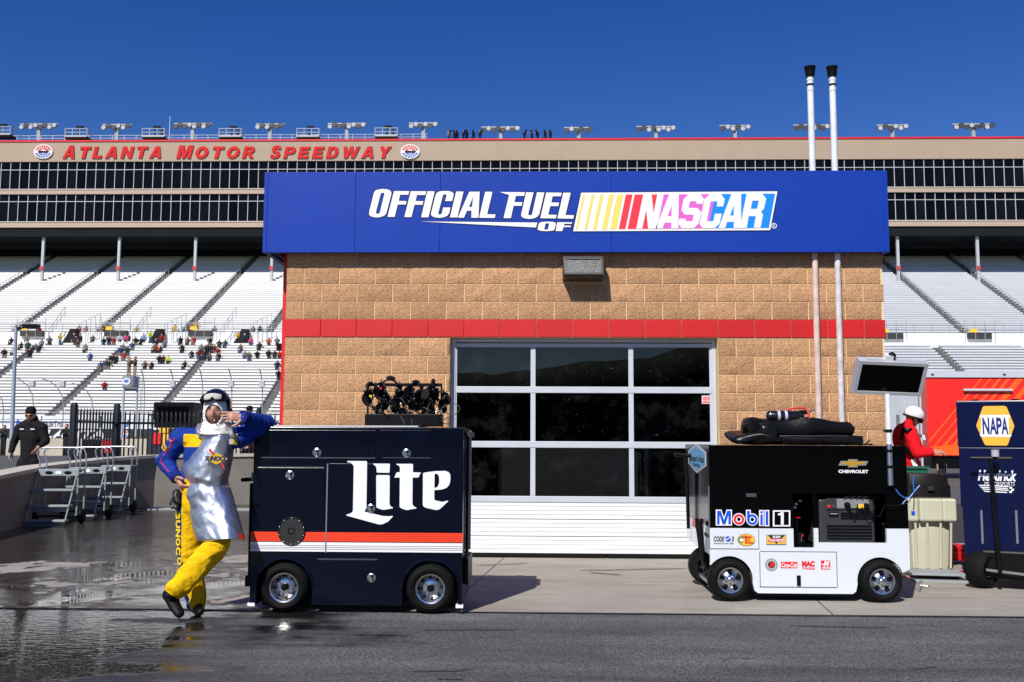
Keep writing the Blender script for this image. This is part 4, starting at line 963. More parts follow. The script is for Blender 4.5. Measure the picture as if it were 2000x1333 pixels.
# ================================================================== STEP LADDERS
gp = M('ladder_grey', (.27,.31,.32), .45, var=.08, vs=9)
def ladder(name, loc, rz, lab):
    t = thing(name, lab, 'rolling steps', loc, rz, 'rolling step ladders by the wall')
    W2 = .30
    MB().box(-W2, W2, -.02, .012, .72, .82).build('platform_front', gp, t, bevel=.004)
    for q in (-.14,.14): MB().prism([circ(q,.77,.055,16,.024)], -.027, -.021).build('grip_hole', black, t)
    MB().box(-.045,.045,-.026,-.021,.745,.795).build('label_plate', vwhite, t)
    MB().box(-W2, W2, .013, .30, .80, .82).build('platform', gp, t)
    for k, (y, z) in enumerate(((-.12,.50),(-.26,.27),(-.40,.06))):
        s_ = MB().box(-W2-.01, W2-.0, y-.10, y+.06, z, z+.03)
        if k: s_.box(-W2+.04, W2-.04, y-.02, y-.005, z-.075, z-.002)
        s_.build('step', gp, t, bevel=.004)
    for q in (-W2, W2-.01):
        MB().tube([(q*.97,.02,.72),(q*.97,.02,.12)], .014, 8).build('front_leg', gp, t)
        MB().tube([(q*.97,-.46,.04),(q*.97,-.05,.72)], .012, 8).build('string', gp, t)
        MB().tube([(q,.28,.82),(q,.30,.10)], .014, 8).build('rear_leg', gp, t)
    for y in (.0,.26):
        pts = [(-W2+.01,y,.82),(-W2+.01,y,.95)]+[(-W2-.02,y,1.0),(-W2-.035,y,1.08),(-W2+.0,y,1.13),(-W2+.06,y,1.15),(W2-.08,y,1.15),(W2-.03,y,1.13),(W2-.0,y,1.06),(W2+.01,y,.95),(W2+.01,y,.82)]
        MB().tube(pts, .013, 8).build('handrail', alu, t, smooth=50)
    for q in (-W2-.05, W2+.05):
        w = MB().lathe([(0,-.035),(.09,-.035),(.11,-.02),(.11,.02),(.09,.035),(0,.035)], (q,.05,.11), ax='x', seg=20).build('wheel', rubber, t, smooth=40)
        MB().lathe([(0,-.04),(.045,-.038)], (q,.05,.11), ax='x', seg=14).build('wheel_hub', gp, w)
    MB().bar((-W2-.06,.05,.11),(W2+.06,.05,.11),.025).build('axle', blackm, t)
    MB().lathe([(0,-.02),(.05,-.02),(.05,.02),(0,.02)], (.08,-.30,.05), ax='x', seg=14).build('caster', rubber, t)
    return t
q = gnd(99, 1024); ladder('rolling_steps', (q.x+.04,q.y+.1,0), .10, 'nearest grey rolling step ladder with tubular handrails beside the low wall')
q = gnd(156, 1015); ladder('rolling_steps', (q.x-.02,q.y+.25,0), .08, 'middle grey rolling step ladder of the three beside the low wall')
q = gnd(209, 1003); ladder('rolling_steps', (q.x,q.y+.2,0), .05, 'farthest grey rolling step ladder, nearest the fence corner post')
# ================================================================== WHEELS
def wheel(parent, c, r, w, kind, facing=-1, seg=40):
    """axle along Y, outer face towards -Y"""
    e = bpy.data.objects.new('wheel', None); COL.objects.link(e); e.parent = parent; e.location = c; e.empty_display_size = .05
    if facing > 0: e.rotation_euler.z = pi
    rr = r*.60
    prof = [(rr,.01-w/2),(rr+.012,-w/2-.004),(r*.80,-w/2-.012),(r*.93,-w/2+.008),(r*.985,-w/2+.03),(r,-w/2+.055),(r,w/2-.055),(r*.985,w/2-.03),(r*.90,w/2),(rr,w/2)]
    t = MB().lathe(prof, ax='y', seg=seg)
    if kind == 'mag':
        for i in range(44):
            a = 2*pi*i/44; x, z = r*.965*cos(a), r*.965*sin(a)
            for (ya, yb) in ((-w/2+.004,-w/2+.032),):
                t.bar((x*.985,ya,z*.985),(x*1.018,yb,z*1.018),.010,.006)
    for q in (.70,.76): t.lathe([(r*q,-w/2-.011),(r*q+.004,-w/2-.014),(r*q+.008,-w/2-.011)], ax='y', seg=seg)
    t.build('tyre', rubber, e, smooth=45)
    if kind == 'steel':
        d = MB().lathe([(rr,w/2-.02),(rr,-w/2+.0),(rr-.012,-w/2+.004),(rr-.016,-w/2+.05),(rr-.045,-w/2+.075),(rr-.05,-w/2+.055),(.045,-w/2+.05),(.0,-w/2+.05)], ax='y', seg=seg)
        d = d.build('rim', chrome, e, smooth=35)
        for i in range(4):
            a = pi/4+i*pi/2+.3; MB().lathe([(0,-w/2+.03),(.008,-w/2+.03),(.010,-w/2+.05)], (rr*.48*cos(a),0,rr*.48*sin(a)), ax='y', seg=8).build('lug_nut', chrome, d)
        MB().lathe([(0,-w/2+.01),(.020,-w/2+.012),(.027,-w/2+.02),(.029,-w/2+.049)], ax='y', seg=20).build('hub_cap', blackm, d, smooth=40)
        for i in range(8):
            a = i*pi/4+.1; MB().prism([circ(rr*.72*cos(a), rr*.72*sin(a), .010, 10)], -w/2+.050, -w/2+.054).build('rim_hole', black, d)
    else:
        d = MB().lathe([(rr,w/2-.02),(rr,-w/2+.0),(rr-.012,-w/2+.002),(rr-.016,-w/2+.018),(rr-.03,-w/2+.03),(rr*.62,-w/2+.022),(rr*.36,-w/2+.008),(.0,-w/2+.004)], ax='y', seg=seg).build('rim', M('polished_alloy', (.62,.64,.67), .2, 1.0), e, smooth=35)
        for i in range(5):
            a = pi/2+i*2*pi/5; cx, cz = rr*.60*cos(a), rr*.60*sin(a)
            L = [(cx+rr*.13*cos(b)*cos(a)-rr*.19*sin(b)*sin(a), cz+rr*.13*cos(b)*sin(a)+rr*.19*sin(b)*cos(a)) for b in [k*pi/8 for k in range(16)]]
            MB().prism([L], -w/2+.004, -w/2+.04).build('rim_slot', black, d)
        MB().lathe([(0,-w/2-.012),(.016,-w/2-.012),(.024,-w/2-.006),(.026,-w/2+.006)], ax='y', seg=18).build('hub_cap', chrome, d, smooth=40)
        for i in range(5):
            a = pi/2+.63+i*2*pi/5; MB().lathe([(0,-w/2-.01),(.008,-w/2-.01),(.009,-w/2+.016)], (rr*.33*cos(a),0,rr*.33*sin(a)), ax='y', seg=8).build('lug_nut', chrome, d)
    return e
def arch(cx, cz, r, n=18, a0=0, a1=pi): return [(cx+r*cos(a0+(a1-a0)*i/n), cz+r*sin(a0+(a1-a0)*i/n)) for i in range(n+1)]
def ring_latch(parent, x, z, y, r=.034):
    l_ = MB().lathe([(r*.72,-.004),(r*.8,-.009),(r,-.006),(r,0)], (x,y,z), ax='y', seg=24).lathe([(0,-.003),(r*.72,-.003)], (x,y,z), ax='y', seg=20)
    l_ = l_.build('ring_latch', chrome, parent, smooth=50)
    MB().prism([[(x-.006,z-.006),(x+.008,z-.004),(x+r*.55,z+r*.5),(x-.002,z+r*.62)]], y-.013, y-.0045).build('latch_lever', blackm, l_)
    MB().prism([circ(x, z-.004, r*.22, 12)], y-.014, y-.0045).build('keyhole', chrome, l_)
    MB().prism([circ(x+r*.3, z-r*.35, r*.2, 8)], y-.012, y-.0045).build('latch_mark', blackm, l_)

# ================================================================== LITE CART
YL = gnd(700, 1198).y
o0 = at(698, 1190, YL); LX = o0.x
lc = thing('pit_cart', 'dark navy pit cart lettered Lite with orange and white stripes', 'pit cart', (LX, YL, 0))
def LP(px, py): p = at(px, py, YL); return (p.x-LX, p.z)
navy = M('navy_gloss_paint', (.0010,.0022,.0095), .22, coat=.12, var=.25, vs=5, spec=.16, bump=.05, bs=2.2, bd=.03, rvar=.10)
l0, l1 = LP(492,1000)[0], LP(903.5,1000)[0]; zt_l = LP(700,834.5)[1]; zb_l = LP(700,1183)[1]; DPL = .78
w1, w2_ = LP(555,1152), LP(840.5,1154); wr = (LP(555,1105)[1])/2; wr = .185
w1 = (w1[0], wr); w2_ = (w2_[0], wr)
ar = wr*1.13
out = [(l0, zt_l), (l0, zb_l-.0)]
out += [(w1[0]-ar, zb_l)]+[(w1[0]+ar*cos(a), max(zb_l, wr+ar*sin(a))) for a in [pi-pi*i/18 for i in range(19)]]+[(w1[0]+ar, zb_l)]
out += [(w2_[0]-ar, zb_l)]+[(w2_[0]+ar*cos(a), max(zb_l, wr+ar*sin(a))) for a in [pi-pi*i/18 for i in range(19)]]+[(w2_[0]+ar, zb_l)]
out += [(l1, zb_l), (l1, zt_l)]
cl_ = []
for p_ in out:
    if not cl_ or (Vector(p_)-Vector(cl_[-1])).length > 1e-3: cl_.append(p_)
body = MB().prism([cl_], 0, DPL).build('body', navy, lc, bevel=.006)
MB().box(l0+.05, l1-.05, .17, DPL-.05, zb_l-.03, zb_l+.3).build('underframe', blackm, lc)
# arch lips
for w in (w1, w2_):
    mb = MB(); a_in, a_out = ar, ar+.020
    vs = []; fs = []
    for i in range(25):
        a = pi*i/24
        for rr_q, yq in ((a_in,-.001),(a_in,-.010),(a_out,-.006),(a_out,-.001)): vs.append((w[0]+rr_q*cos(a), yq, wr+rr_q*sin(a)))
        if i: o = 4*i; fs += [(o-4+k, o+k, o+k+1, o-4+k+1) for k in range(3)]
    mb.add(vs, fs).build('arch_lip', navy, lc, smooth=40)
    wheel(lc, (w[0], .06, wr), wr, .15, 'steel')
    wheel(lc, (w[0], DPL-.06, wr), wr, .15, 'steel', 1)
# doors as separate raised panels
def panel(x0, y0, x1, y1, name='door_panel', m=navy, y=-.0045, parent=lc, f=LP):
    a, c = f(x0, y1), f(x1, y0)
    return MB().box(a[0], c[0], y, -.0005, a[1], c[1]).build(name, m, parent, bevel=.0025)
drs = [panel(502,841,734,893), panel(742,841,843,893), panel(500,914,634,1036), panel(641,906,736,1036), panel(623,1094,736,1158)]
hinge = M('hinge_steel', (.5,.5,.52), .35, 1.0)
for (x, y0, y1) in ((638.3, 906, 1080), (623,1099,1157)):
    a, c = LP(x-.7, y1), LP(x+.7, y0); MB().box(a[0], c[0], -.008, -.001, a[1], c[1]).build('hinge', hinge, lc)
for (x0, x1, y) in ((506,733,894.6),(748,842,894.6),(502,632,912.3),(620,738,1092.4)):
    a, c = LP(x0, y+.5), LP(x1, y-.5); MB().box(a[0], c[0], -.006, -.001, a[1], c[1]).build('seam_strip', M('seam_edge', (.06,.065,.08), .3), lc)
for (x, y) in ((619.5,885),(794.5,886),(567,928.5),(725,994),(726,1129)): q = LP(x, y); ring_latch(lc, q[0], q[1], -.0047)
# stripes wrap around the left end
org_m = M('stripe_orange', lin(248,68,34), .35, coat=.2)
zo0, zo1 = LP(700,1058.5)[1], LP(700,1040)[1]; n_ = 5
for k in range(5):
    z0 = zo0+(zo1-zo0)*k/5; MB().box(l0-.003, l1+.003, -.0065, -.0047, z0+.0012, z0+(zo1-zo0)/5-.0012).build('orange_stripe', org_m, lc)
for (y0, y1) in ((1060,1066.2),(1067.2,1069.8),(1070.8,1073.2),(1074.2,1078.3)):
    MB().box(l0-.003, l1+.003, -.0065, -.0047, LP(700,y1)[1], LP(700,y0)[1]).build('white_stripe', vwhite, lc)
q = LP(570, 1037.5); sr = .105
spk_ = MB().lathe([(0,-.012),(sr-.012,-.012),(sr-.004,-.020),(sr,-.016),(sr,-.004)], (q[0],0,q[1]), ax='y', seg=40).build('speaker_grille', M('grille_black', (.008,.008,.009), .55, bump=1.0, bs=220, bd=.004), lc, smooth=40)
MB().lathe([(.02,-.0125),(.024,-.016),(.028,-.0125)], (q[0],0,q[1]), ax='y', seg=24).build('speaker_cone', black, spk_)
for i in range(10):
    a = i*2*pi/10+.3; MB().ball((q[0]+(sr-.008)*cos(a),-.019,q[1]+(sr-.008)*sin(a)),.003,seg=6,ring=4).build('screw', hinge, spk_)
ZL = lambda L: [LP(670+x/8.886, 890+y/8.886) for (x, y) in L]
for L in ([ZL([(75,95),(400,97),(420,110),(408,900),(390,945),(368,972),(700,1050),(790,1055),(862,1047),(868,1060),(780,1150),(690,1190),(640,1197),(600,1190),(60,1042),(62,1025),(120,1010),(160,985),(175,960),(188,190),(170,155),(130,125),(78,115)])],
          [ZL([(528,140),(805,142),(815,155),(808,300),(595,298),(585,280),(583,220),(570,185),(530,158)])],
          [ZL([(590,340),(800,340),(812,355),(808,840),(825,880),(870,905),(865,917),(720,942),(690,942),(620,920),(580,900),(578,360)])],
          [ZL([(930,145),(1200,145),(1217,158),(1215,292),(1352,295),(1310,383),(1210,383),(1205,830),(1225,880),(1280,908),(1270,920),(1120,945),(1090,945),(1010,915),(983,890),(988,383),(892,383),(932,292),(988,290),(990,215),(975,180),(932,160)])],
          [ZL([(1390,310),(1410,297),(1600,272),(1770,267),(1830,285),(1862,330),(1865,420),(1850,500),(1800,560),(1720,590),(1585,602),(1585,760),(1605,780),(1730,805),(1820,782),(1825,797),(1680,930),(1640,945),(1600,945),(1430,905),(1395,880),(1385,850)]),
           ZL([(1590,325),(1620,315),(1650,330),(1670,380),(1670,470),(1650,530),(1620,558),(1588,562)])]):
    MB().prism(L, -.0068, -.0050).build('letter', vwhite, lc)
# feet, top lids, side rails and tow bar
for x in (l0-.012, l1-.045): MB().box(x, x+.055, -.004, .05, zb_l-.012, zb_l+.012).build('white_foot', vwhite, lc)
MB().box(l0+.12, l1-.35, .04, .62, zt_l+.002, zt_l+.012).build('top_lid', M('lid_white', (.6,.6,.62), .4), lc)
MB().bar((l1+.014,.28,.42),(l1+.014,.28,zt_l-.02),.024).build('side_rail', blackm, lc)
MB().bar((l1+.014,.55,.42),(l1+.014,.55,zt_l-.02),.024).build('side_rail', alu, lc)
MB().box(l1+.003, l1+.045, .2, .6, zt_l-.07, zt_l-.03).build('rail_cap', dkgrey, lc)
MB().box(l1+.003, l1+.04, .1, .55, .20, .40).build('step_bracket', blackm, lc, bevel=.01)
bt = LP(485, 938); MB().tube([(bt[0],.12,.20),(bt[0]-.005,.12,bt[1]-.03)], .017, 10).build('tow_bar', blackm, lc, smooth=40)
MB().tube([(bt[0]-.05,.02,bt[1]),(bt[0]+.02,.3,bt[1])], .016, 10).build('tow_handle', black, lc, smooth=40)
MB().box(bt[0]-.004,bt[0]+.035,.09,.15,bt[1]+.0,bt[1]+.055).build('handle_lever', M('lever_grey', (.35,.37,.38), .4), lc)
MB().box(bt[0]-.02, l0, .06, .2, .18, .26).build('tow_mount', blackm, lc)
# ================================================================== HEADSET RACK AND HEADSETS
YH = YL+.40
def HP(px, py): p = at(px, py, YH); return (p.x, p.z)
hb = HP(791, 832)
rk = thing('headset_rack', 'black metal rack with rail standing on the navy cart', 'rack', (hb[0], YH, zt_l+.013))
def HL(px, py): p = HP(px, py); return (p[0]-hb[0], p[1]-zt_l-.013)
a, c = HL(718,832), HL(863,810)
MB().box(a[0], c[0], -.14, .14, 0.0, c[1]).build('tray', black, rk, bevel=.006)
for x in (719, 862): q = HL(x, 750); MB().box(q[0]-.006, q[0]+.006, .0, .02, c[1], q[1]).build('upright', blackm, rk)
a, c = HL(719.5,755), HL(863.5,749); MB().box(a[0], c[0], -.015, .015, a[1], c[1]).build('hanging_rail', blackm, rk, bevel=.003)
sil = M('connector_silver', (.6,.6,.62), .3, 1.0)
def headset(px, py, rot, tilt, lab, tagm, cord):
    p = HP(px, py); t = thing('headset', lab, 'headset', (p[0], YH-.02, p[1]), rot, 'headsets hung on the rack'); t.rotation_euler.y = tilt; t.scale = (.95,.95,.95); t.location.z -= .03
    band = [(.075*cos(a), 0, .075*sin(a)*1.0) for a in [pi*i/10 for i in range(11)]]
    MB().tube(band, .009, 8).build('headband', black, t, smooth=50)
    MB().tube([(.045*cos(a),0,.060+.034*sin(a)) for a in [pi*(.2+.6*i/6) for i in range(7)]], .014, 8).build('band_pad', M('pad_grey', (.012,.013,.014), .7, spec=.2), t, smooth=50)
    for s_ in (-1, 1):
        e = MB().lathe([(0,-.03),(.035,-.03),(.042,-.012),(.042,.012),(.032,.026),(0,.028)], (s_*.078,0,-.015), ax='x', seg=18, sx=1.0, sy=1.35).build('ear_cup', gloss_black, t, smooth=45)
        MB().lathe([(0,-.006),(.010,-.006),(.012,.004)], (s_*.078,-.056,-.012), ax='y', seg=12).build('cup_badge', tagm if s_ < 0 else dkgrey, e)
        MB().box(s_*.078-.005, s_*.078+.005, -.008, .008, .03, .065).build('slider', blackm, e)
    MB().tube([(-.09,-.03,-.04),(-.105,-.07,-.075),(-.075,-.10,-.10),(-.03,-.11,-.105)], .006, 8).build('mic_boom', black, t, smooth=50)
    MB().ball((-.022,-.11,-.105), .017, .012, .012, 10, 6).build('microphone', black, t, smooth=60)
    pts = [(.078,-.02,-.06)]+[(.078+cord[0]*sin(i*.55)*.12, -.05-.02*i/8, -.06-cord[1]*sin(pi*i/11)*.5) for i in range(1,11)]
    MB().tube(pts, .0035, 6).build('cord', M('cord_grey', (.05,.05,.05), .6), t)
    MB().box(.02,.034,-.075,-.06,-.13,-.10).build('plug', sil, t)
    return t
tg_y = M('tag_yellow', lin(225,225,60), .5); 
hd = [(738,770,.5,.25,'yellow-tagged headset at the left end of the rack',tg_y,(.9,.30)),(757,788,-.4,-.2,'headset with a looping grey cord hanging low on the left of the rack',dkgrey,(-.9,.40)),
      (762,752,.2,.1,'headset perched highest, on top of the rack rail',redv,(.6,.2)),(781,775,1.2,-.3,'headset with pale green tag left of the middle of the rack',M('tag_green', lin(200,215,130), .5),(1.2,.34)),
      (802,772,-.9,.2,'headset with red dot at the middle of the rack',redv,(.8,.42)),(822,778,.7,-.1,'headset right of the middle of the rack',dkgrey,(-.7,.25)),
      (838,768,1.4,.3,'headset second from the right end of the rack',sil,(.8,.25)),(855,775,-.3,-.35,'headset with trailing mic boom at the right end of the rack',dkgrey,(-1.0,.25))]
hd += [(728,762,1.0,-.5,'small headset tilted outward beyond the left upright of the rack',dkgrey,(.5,.3)),(748,765,-1.1,.4,'headset tucked behind the yellow-tagged one',dkgrey,(.7,.4)),(772,790,.3,.6,'lowest headset near the middle of the rack',dkgrey,(.9,.2)),
       (795,788,-.2,-.5,'low hanging headset right of centre above the tray',sil,(-.8,.2)),(812,760,.9,.1,'headset with grey band pad on the rail right of centre',dkgrey,(.6,.5)),(830,790,-.6,.5,'low hanging headset toward the right end of the rack',dkgrey,(.7,.18)),(848,788,.4,-.2,'lowest headset at the right end of the rack',sil,(.5,.2)),(846,757,-1.3,.2,'headset with silver slider on the rail near its right end',dkgrey,(.5,.4))]
for h in hd: headset(*h)
a_ = HP(746, 778); 
# ================================================================== BLACK AND WHITE CART
YC = gnd(1580, 1177).y+.02
CXo = at(1580, 1100, YC).x
bc = thing('pit_cart', 'black over white pit cart lettered Mobil 1 with generator bay and monitor mast', 'pit cart', (CXo, YC, 0))
def BP(px, py): p = at(px, py, YC); return (p.x-CXo, p.z)
cwhite = M('cart_white_paint', (.68,.71,.75), .2, coat=.4); cblack = gloss_black
b0, b1 = BP(1386,1000)[0], BP(1774,1000)[0]; bt_ = BP(1580,871)[1]; bb = BP(1580,1160)[1]; DPC = 1.35
v0, v1 = BP(1425,1132), BP(1720.5,1134); vr = .172
v0 = (v0[0], vr); v1 = (v1[0], vr); va = vr*1.10
zw = BP(1580,1032)[1]                                    # black / white split
# white lower body with arches and the two bays cut in
bayA = [BP(1550,1032), BP(1592,1032), BP(1592,1070), BP(1550,1070)]
gx0, gx1, gz0 = BP(1599,1059)[0], BP(1732.5,1059)[0], BP(1600,1060)[1]
nx0, nx1, nz0 = BP(1550.5,1070)[0], BP(1590.5,1070)[0], BP(1550,1070)[1]
L = [(b0, zw), (b0, BP(1386,1085)[1]), (v0[0]-va*.82, vr+va*.60)]
L += [(v0[0]+va*cos(a), vr+va*sin(a)) for a in [radians(140)-radians(140+8)*i/16 for i in range(17)]]
L += [(v0[0]+va+.012, bb+.02), (v0[0]+va+.04, bb)]
L += [(v1[0]-va-.04, bb), (v1[0]-va-.012, bb+.02)]
L += [(v1[0]+va*cos(a), vr+va*sin(a)) for a in [radians(188)-radians(188-20)*i/16 for i in range(17)]]
L += [(b1, BP(1774,1112)[1]), (b1, zw), (gx1, zw), (gx1, gz0), (gx0, gz0), (gx0, zw), (nx1, zw), (nx1, nz0), (nx0, nz0), (nx0, zw)]
MB().prism([L], 0, .035).build('lower_skin', cwhite, bc, bevel=.003)
MB().box(b0+.004, b0+.03, .036, DPC, BP(1386,1085)[1], zw-.001).build('left_end_lower', cwhite, bc)
MB().box(b1-.03, b1-.004, .036, DPC, BP(1774,1111)[1], zw-.001).build('right_end_lower', cwhite, bc)
# black upper body
zg1 = BP(1600,965)[1]
U = [(b0, zw+.002), (nx0, zw+.002), (nx0, zg1), (nx1, zg1), (nx1, zw+.002), (gx0, zw+.002), (gx0, zg1), (gx1, zg1), (gx1, zw+.002), (b1, zw+.002), (b1, bt_), (b0, bt_)]
MB().prism([U], 0, .035).build('upper_skin', cblack, bc, bevel=.004)
MB().box(b0+.003, b0+.03, .036, DPC, zw+.002, bt_-.002).build('left_end_upper', cblack, bc)
MB().box(b1-.03, b1-.003, .036, DPC, zw+.002, bt_-.002).build('right_end_upper', cblack, bc)
MB().box(b0+.002, b1-.002, .036, DPC, bt_-.022, bt_+.001).build('top_deck', cblack, bc, bevel=.004)
MB().box(b0+.035, b1-.035, .55, .6, bb+.1, bt_-.03).build('inner_bulkhead', black, bc)
MB().box(b0+.035, b1-.035, .04, DPC-.05, nz0-.03, nz0-.004).build('shelf', black, bc)
MB().box(v0[0]+va+.03, v1[0]-va-.03, .05, DPC-.1, bb-.03, bb+.05).build('underframe', blackm, bc)
for w in (v0, v1):
    wheel(bc, (w[0], .05, vr), vr, .17, 'mag'); wheel(bc, (w[0]+(-.02 if w is v0 else 0), .95, vr), vr, .17, 'mag', 1)
MB().bar((v0[0],.1,vr),(v0[0],.8,vr),.05).build('axle', blackm, bc); MB().bar((v1[0],.1,vr),(v1[0],.8,vr),.05).build('axle', blackm, bc)
# tow linkage at the left end
MB().tube([(b0-.03,.30,.62),(b0-.01,.30,.30),(v0[0]-.05,.45,.10)], .02, 8).tube([(b0-.02,.55,.62),(b0+.02,.55,.28),(v0[0]-.05,.45,.10)], .02, 8).build('tow_fork', blackm, bc)
q = BP(1337,1000); MB().tube([(b0-.035,.95,.50),(b0-.045,.95,1.10),(b0-.06,.95,1.16)], .016, 8).build('tow_bar', blackm, bc)
MB().tube([(b0-.16,.95,1.175),(b0+.0,.95,1.16)], .018, 8).build('tow_handle', black, bc)
MB().bar((v0[0]-.1,.1,.1),(v0[0]-.1,.85,.1),.03).build('tie_rod', alu, bc)
# panels
def bpanel(x0,y0,x1,y1,m,name,y=-.004): a, c = BP(x0,y1), BP(x1,y0); return MB().box(a[0],c[0],y,-.0006,a[1],c[1]).build(name, m, bc, bevel=.002)
bpanel(1386.5,1033.2,1481,1071.5,cwhite,'side_door'); bpanel(1386.5,949,1548,1031,cblack,'side_door')
dl = bpanel(1485.5,1079.5,1633,1146,cwhite,'drop_door')
seam = M('seam_dark_grey', (.10,.10,.11), .6)  # dark grey lines along the panel seams
for (x0,y0,x1,y1) in ((1484,1078,1634,1079.3),(1384.6,950,1386,1072),(1386,1071.8,1482,1072.6),(1484.2,1079.5,1485.2,1147),(1633.2,1079.5,1634.2,1147),(1484,1146.4,1634,1147.3),(1481.3,1033,1482,1072)):
    a, c = BP(x0,y1), BP(x1,y0); MB().box(a[0],c[0],-.003,-.0008,a[1],c[1]).build('seam', seam, bc)
a, c = BP(1556,1144), BP(1563,1124); MB().box(a[0],c[0],-.016,-.0045,a[1],c[1]).build('door_handle', black, bc, bevel=.003)
a, c = BP(1457,971), BP(1477,964); MB().box(a[0],c[0],-.006,-.0045,a[1],c[1]).build('rating_plate', M('plate_grey', (.05,.05,.055), .5), bc)
# --- lettering
def ZB(L): return [BP(1380+x/7.143, 980+y/7.143) for (x, y) in L]
yA, yB_, yC_ = -.0046, -.0066, -.0086
def dec(loops, m, y, name='letter', parent=bc): return MB().prism(loops, y-.0018, y).build(name, m, parent)
def zc_(cx, cy, r, n=32): c = ZB([(cx, cy)])[0]; k = (ZB([(cx+100, cy)])[0][0]-c[0])/100; return circ(c[0], c[1], r*k, n)
R_ = lambda x0,y0,x1,y1: ZB([(x0,y0),(x1,y0),(x1,y1),(x0,y1)])
mb_ = dec([ZB([(127,112),(205,112),(241,220),(277,112),(353,112),(353,335),(127,335)])], vwhite, yA, 'letter_outline')
dec([ZB([(145,128),(195,128),(240,258),(285,128),(337,128),(337,318),(303,318),(303,185),(258,318),(222,318),(178,185),(178,318),(145,318)])], bluev, yB_, 'letter', mb_)
ob_ = dec([zc_(449,248,86), zc_(449,248,26)], vwhite, yA, 'letter_outline'); dec([zc_(449,248,73), zc_(449,248,42)], redv, yB_, 'letter', ob_)
b2_ = dec([zc_(635,250,86), zc_(635,250,26)], vwhite, yA, 'letter_outline'); dec([R_(547,115,615,250)], vwhite, yA-.0001, 'letter_outline')
dec([zc_(635,250,73), zc_(635,250,42)], bluev, yB_, 'letter', b2_); dec([R_(562,130,600,262)], bluev, yB_-.0004, 'letter', b2_)
i_ = dec([R_(730,118,795,340)], vwhite, yA, 'letter_outline'); dec([R_(748,133,780,162)], bluev, yB_, 'letter', i_); dec([R_(748,180,780,328)], bluev, yB_, 'letter', i_)
l_ = dec([R_(806,118,873,345)], vwhite, yA, 'letter_outline'); dec([R_(822,133,857,328)], bluev, yB_, 'letter', l_)
f_ = dec([R_(922,122,1166,347), R_(945,142,1146,328)], vwhite, yA, 'numeral_frame'); dec([ZB([(1030,148),(1074,148),(1074,322),(1035,322),(1035,192),(993,192),(993,170),(1020,163)])], vwhite, yA, 'numeral', f_)
def btext(s, x0, y0, x1, y1, m, y=yA, parent=bc, **k):
    a, c = ZB([(x0,y1),(x1,y0)]); return obj('lettering', textmesh(s, m, a[0], c[0], a[1], c[1], y, .0016, **k), parent)
ink = M('ink_black', (.012,.012,.014), .5); fishg = M('fish_green', lin(110,130,60), .5); gold = M('bowtie_gold', lin(215,165,60), .3, .4)
btext('CODE', 98, 485, 245, 557, ink, bold=.03, shear=.2); btext('3', 345, 487, 380, 557, ink, bold=.03, shear=.2); btext('ASSOCIATES', 95, 575, 375, 592, ink, shear=.2)
gl_ = dec([zc_(297,520,38,20)], bluev, yA, 'globe_mark'); dec([ZB([(258,532),(335,490),(338,500),(262,545)])], vwhite, yB_, 'globe_swirl', gl_)
c = ZB([(552,535)])[0]; k = (ZB([(652,535)])[0][0]-c[0])/100
e0 = dec([circ(c[0],c[1],123*k,36,85*k)], ink, yA, 'oval_badge'); dec([circ(c[0],c[1],117*k,36,79*k)], yelv, yB_, 'oval_face', e0)
dec([ZB([(432,535),(455,495),(500,470),(530,490),(510,530),(500,575),(480,590),(470,570),(450,565)])], fishg, yC_, 'fish_print', e0)
dec([ZB([(452,535),(480,510),(515,520),(500,550),(475,560)])], vwhite, yC_-.002, 'fish_print', e0)
for (s, x0,y0,x1,y1) in (('Bass',528,470,622,508),('Pro',535,515,605,550),('Shops',530,552,645,590)): btext(s,x0,y0,x1,y1,redv,yC_-.002,e0,bold=.04)
r0_ = dec([R_(832,460,1108,598)], M('badge_grey', (.25,.24,.22), .5), yA, 'truck_badge'); dec([R_(840,468,1100,590)], yelv, yB_, 'badge_field', r0_)
dec([ZB([(850,468),(1090,468),(970,588)])], ink, yC_, 'badge_chevron', r0_); dec([R_(855,518,1085,560)], redv, yC_-.002, 'badge_band', r0_)
btext('RUSH', 915, 475, 1030, 510, vwhite, yC_-.002, r0_, bold=.04, shear=.3); btext('TRUCK CENTERS', 860, 524, 1080, 556, vwhite, yC_-.004, r0_, bold=.03)
j0 = dec([zc_(903,882,86,36)], ink, yA, 'round_badge'); dec([zc_(903,882,70,36), zc_(903,882,50,36)], M('badge_silver', (.45,.45,.46), .5), yB_, 'badge_ring', j0)
dec([zc_(903,882,80,36), zc_(903,882,76,36)], vwhite, yB_, 'badge_ring', j0); btext('JJ', 868, 848, 936, 918, redv, yB_, j0, bold=.06)
c0 = dec([R_(1036,840,1265,928)], redv, yA, 'red_label'); btext('Coca-Cola', 1046, 852, 1256, 918, vwhite, yB_, c0, shear=.35, bold=.02)
btext('MAC', 1328, 828, 1506, 908, redv, bold=.07); btext('TOOLS', 1330, 918, 1506, 947, redv, bold=.04)
h0 = dec([R_(1592,822,1722,946)], redv, yA, 'red_label'); btext('H', 1626, 828, 1712, 900, vwhite, yB_, h0, bold=.09, shear=.3); btext('HAAS', 1606, 908, 1716, 938, vwhite, yB_, h0, bold=.05, shear=.2); dec([R_(1592,868,1640,880)], vwhite, yB_, 'label_stripe', h0)
def ZV(L): return [BP(1580+x/6.664, 880+y/6.664) for (x, y) in L]
g0 = dec([ZV([(380,198),(412,137),(500,140),(512,115),(635,118),(622,140),(768,140),(738,198),(628,198),(632,222),(502,222),(515,198)])], M('badge_chrome', (.75,.76,.78), .2, .8), yA, 'bowtie_badge')
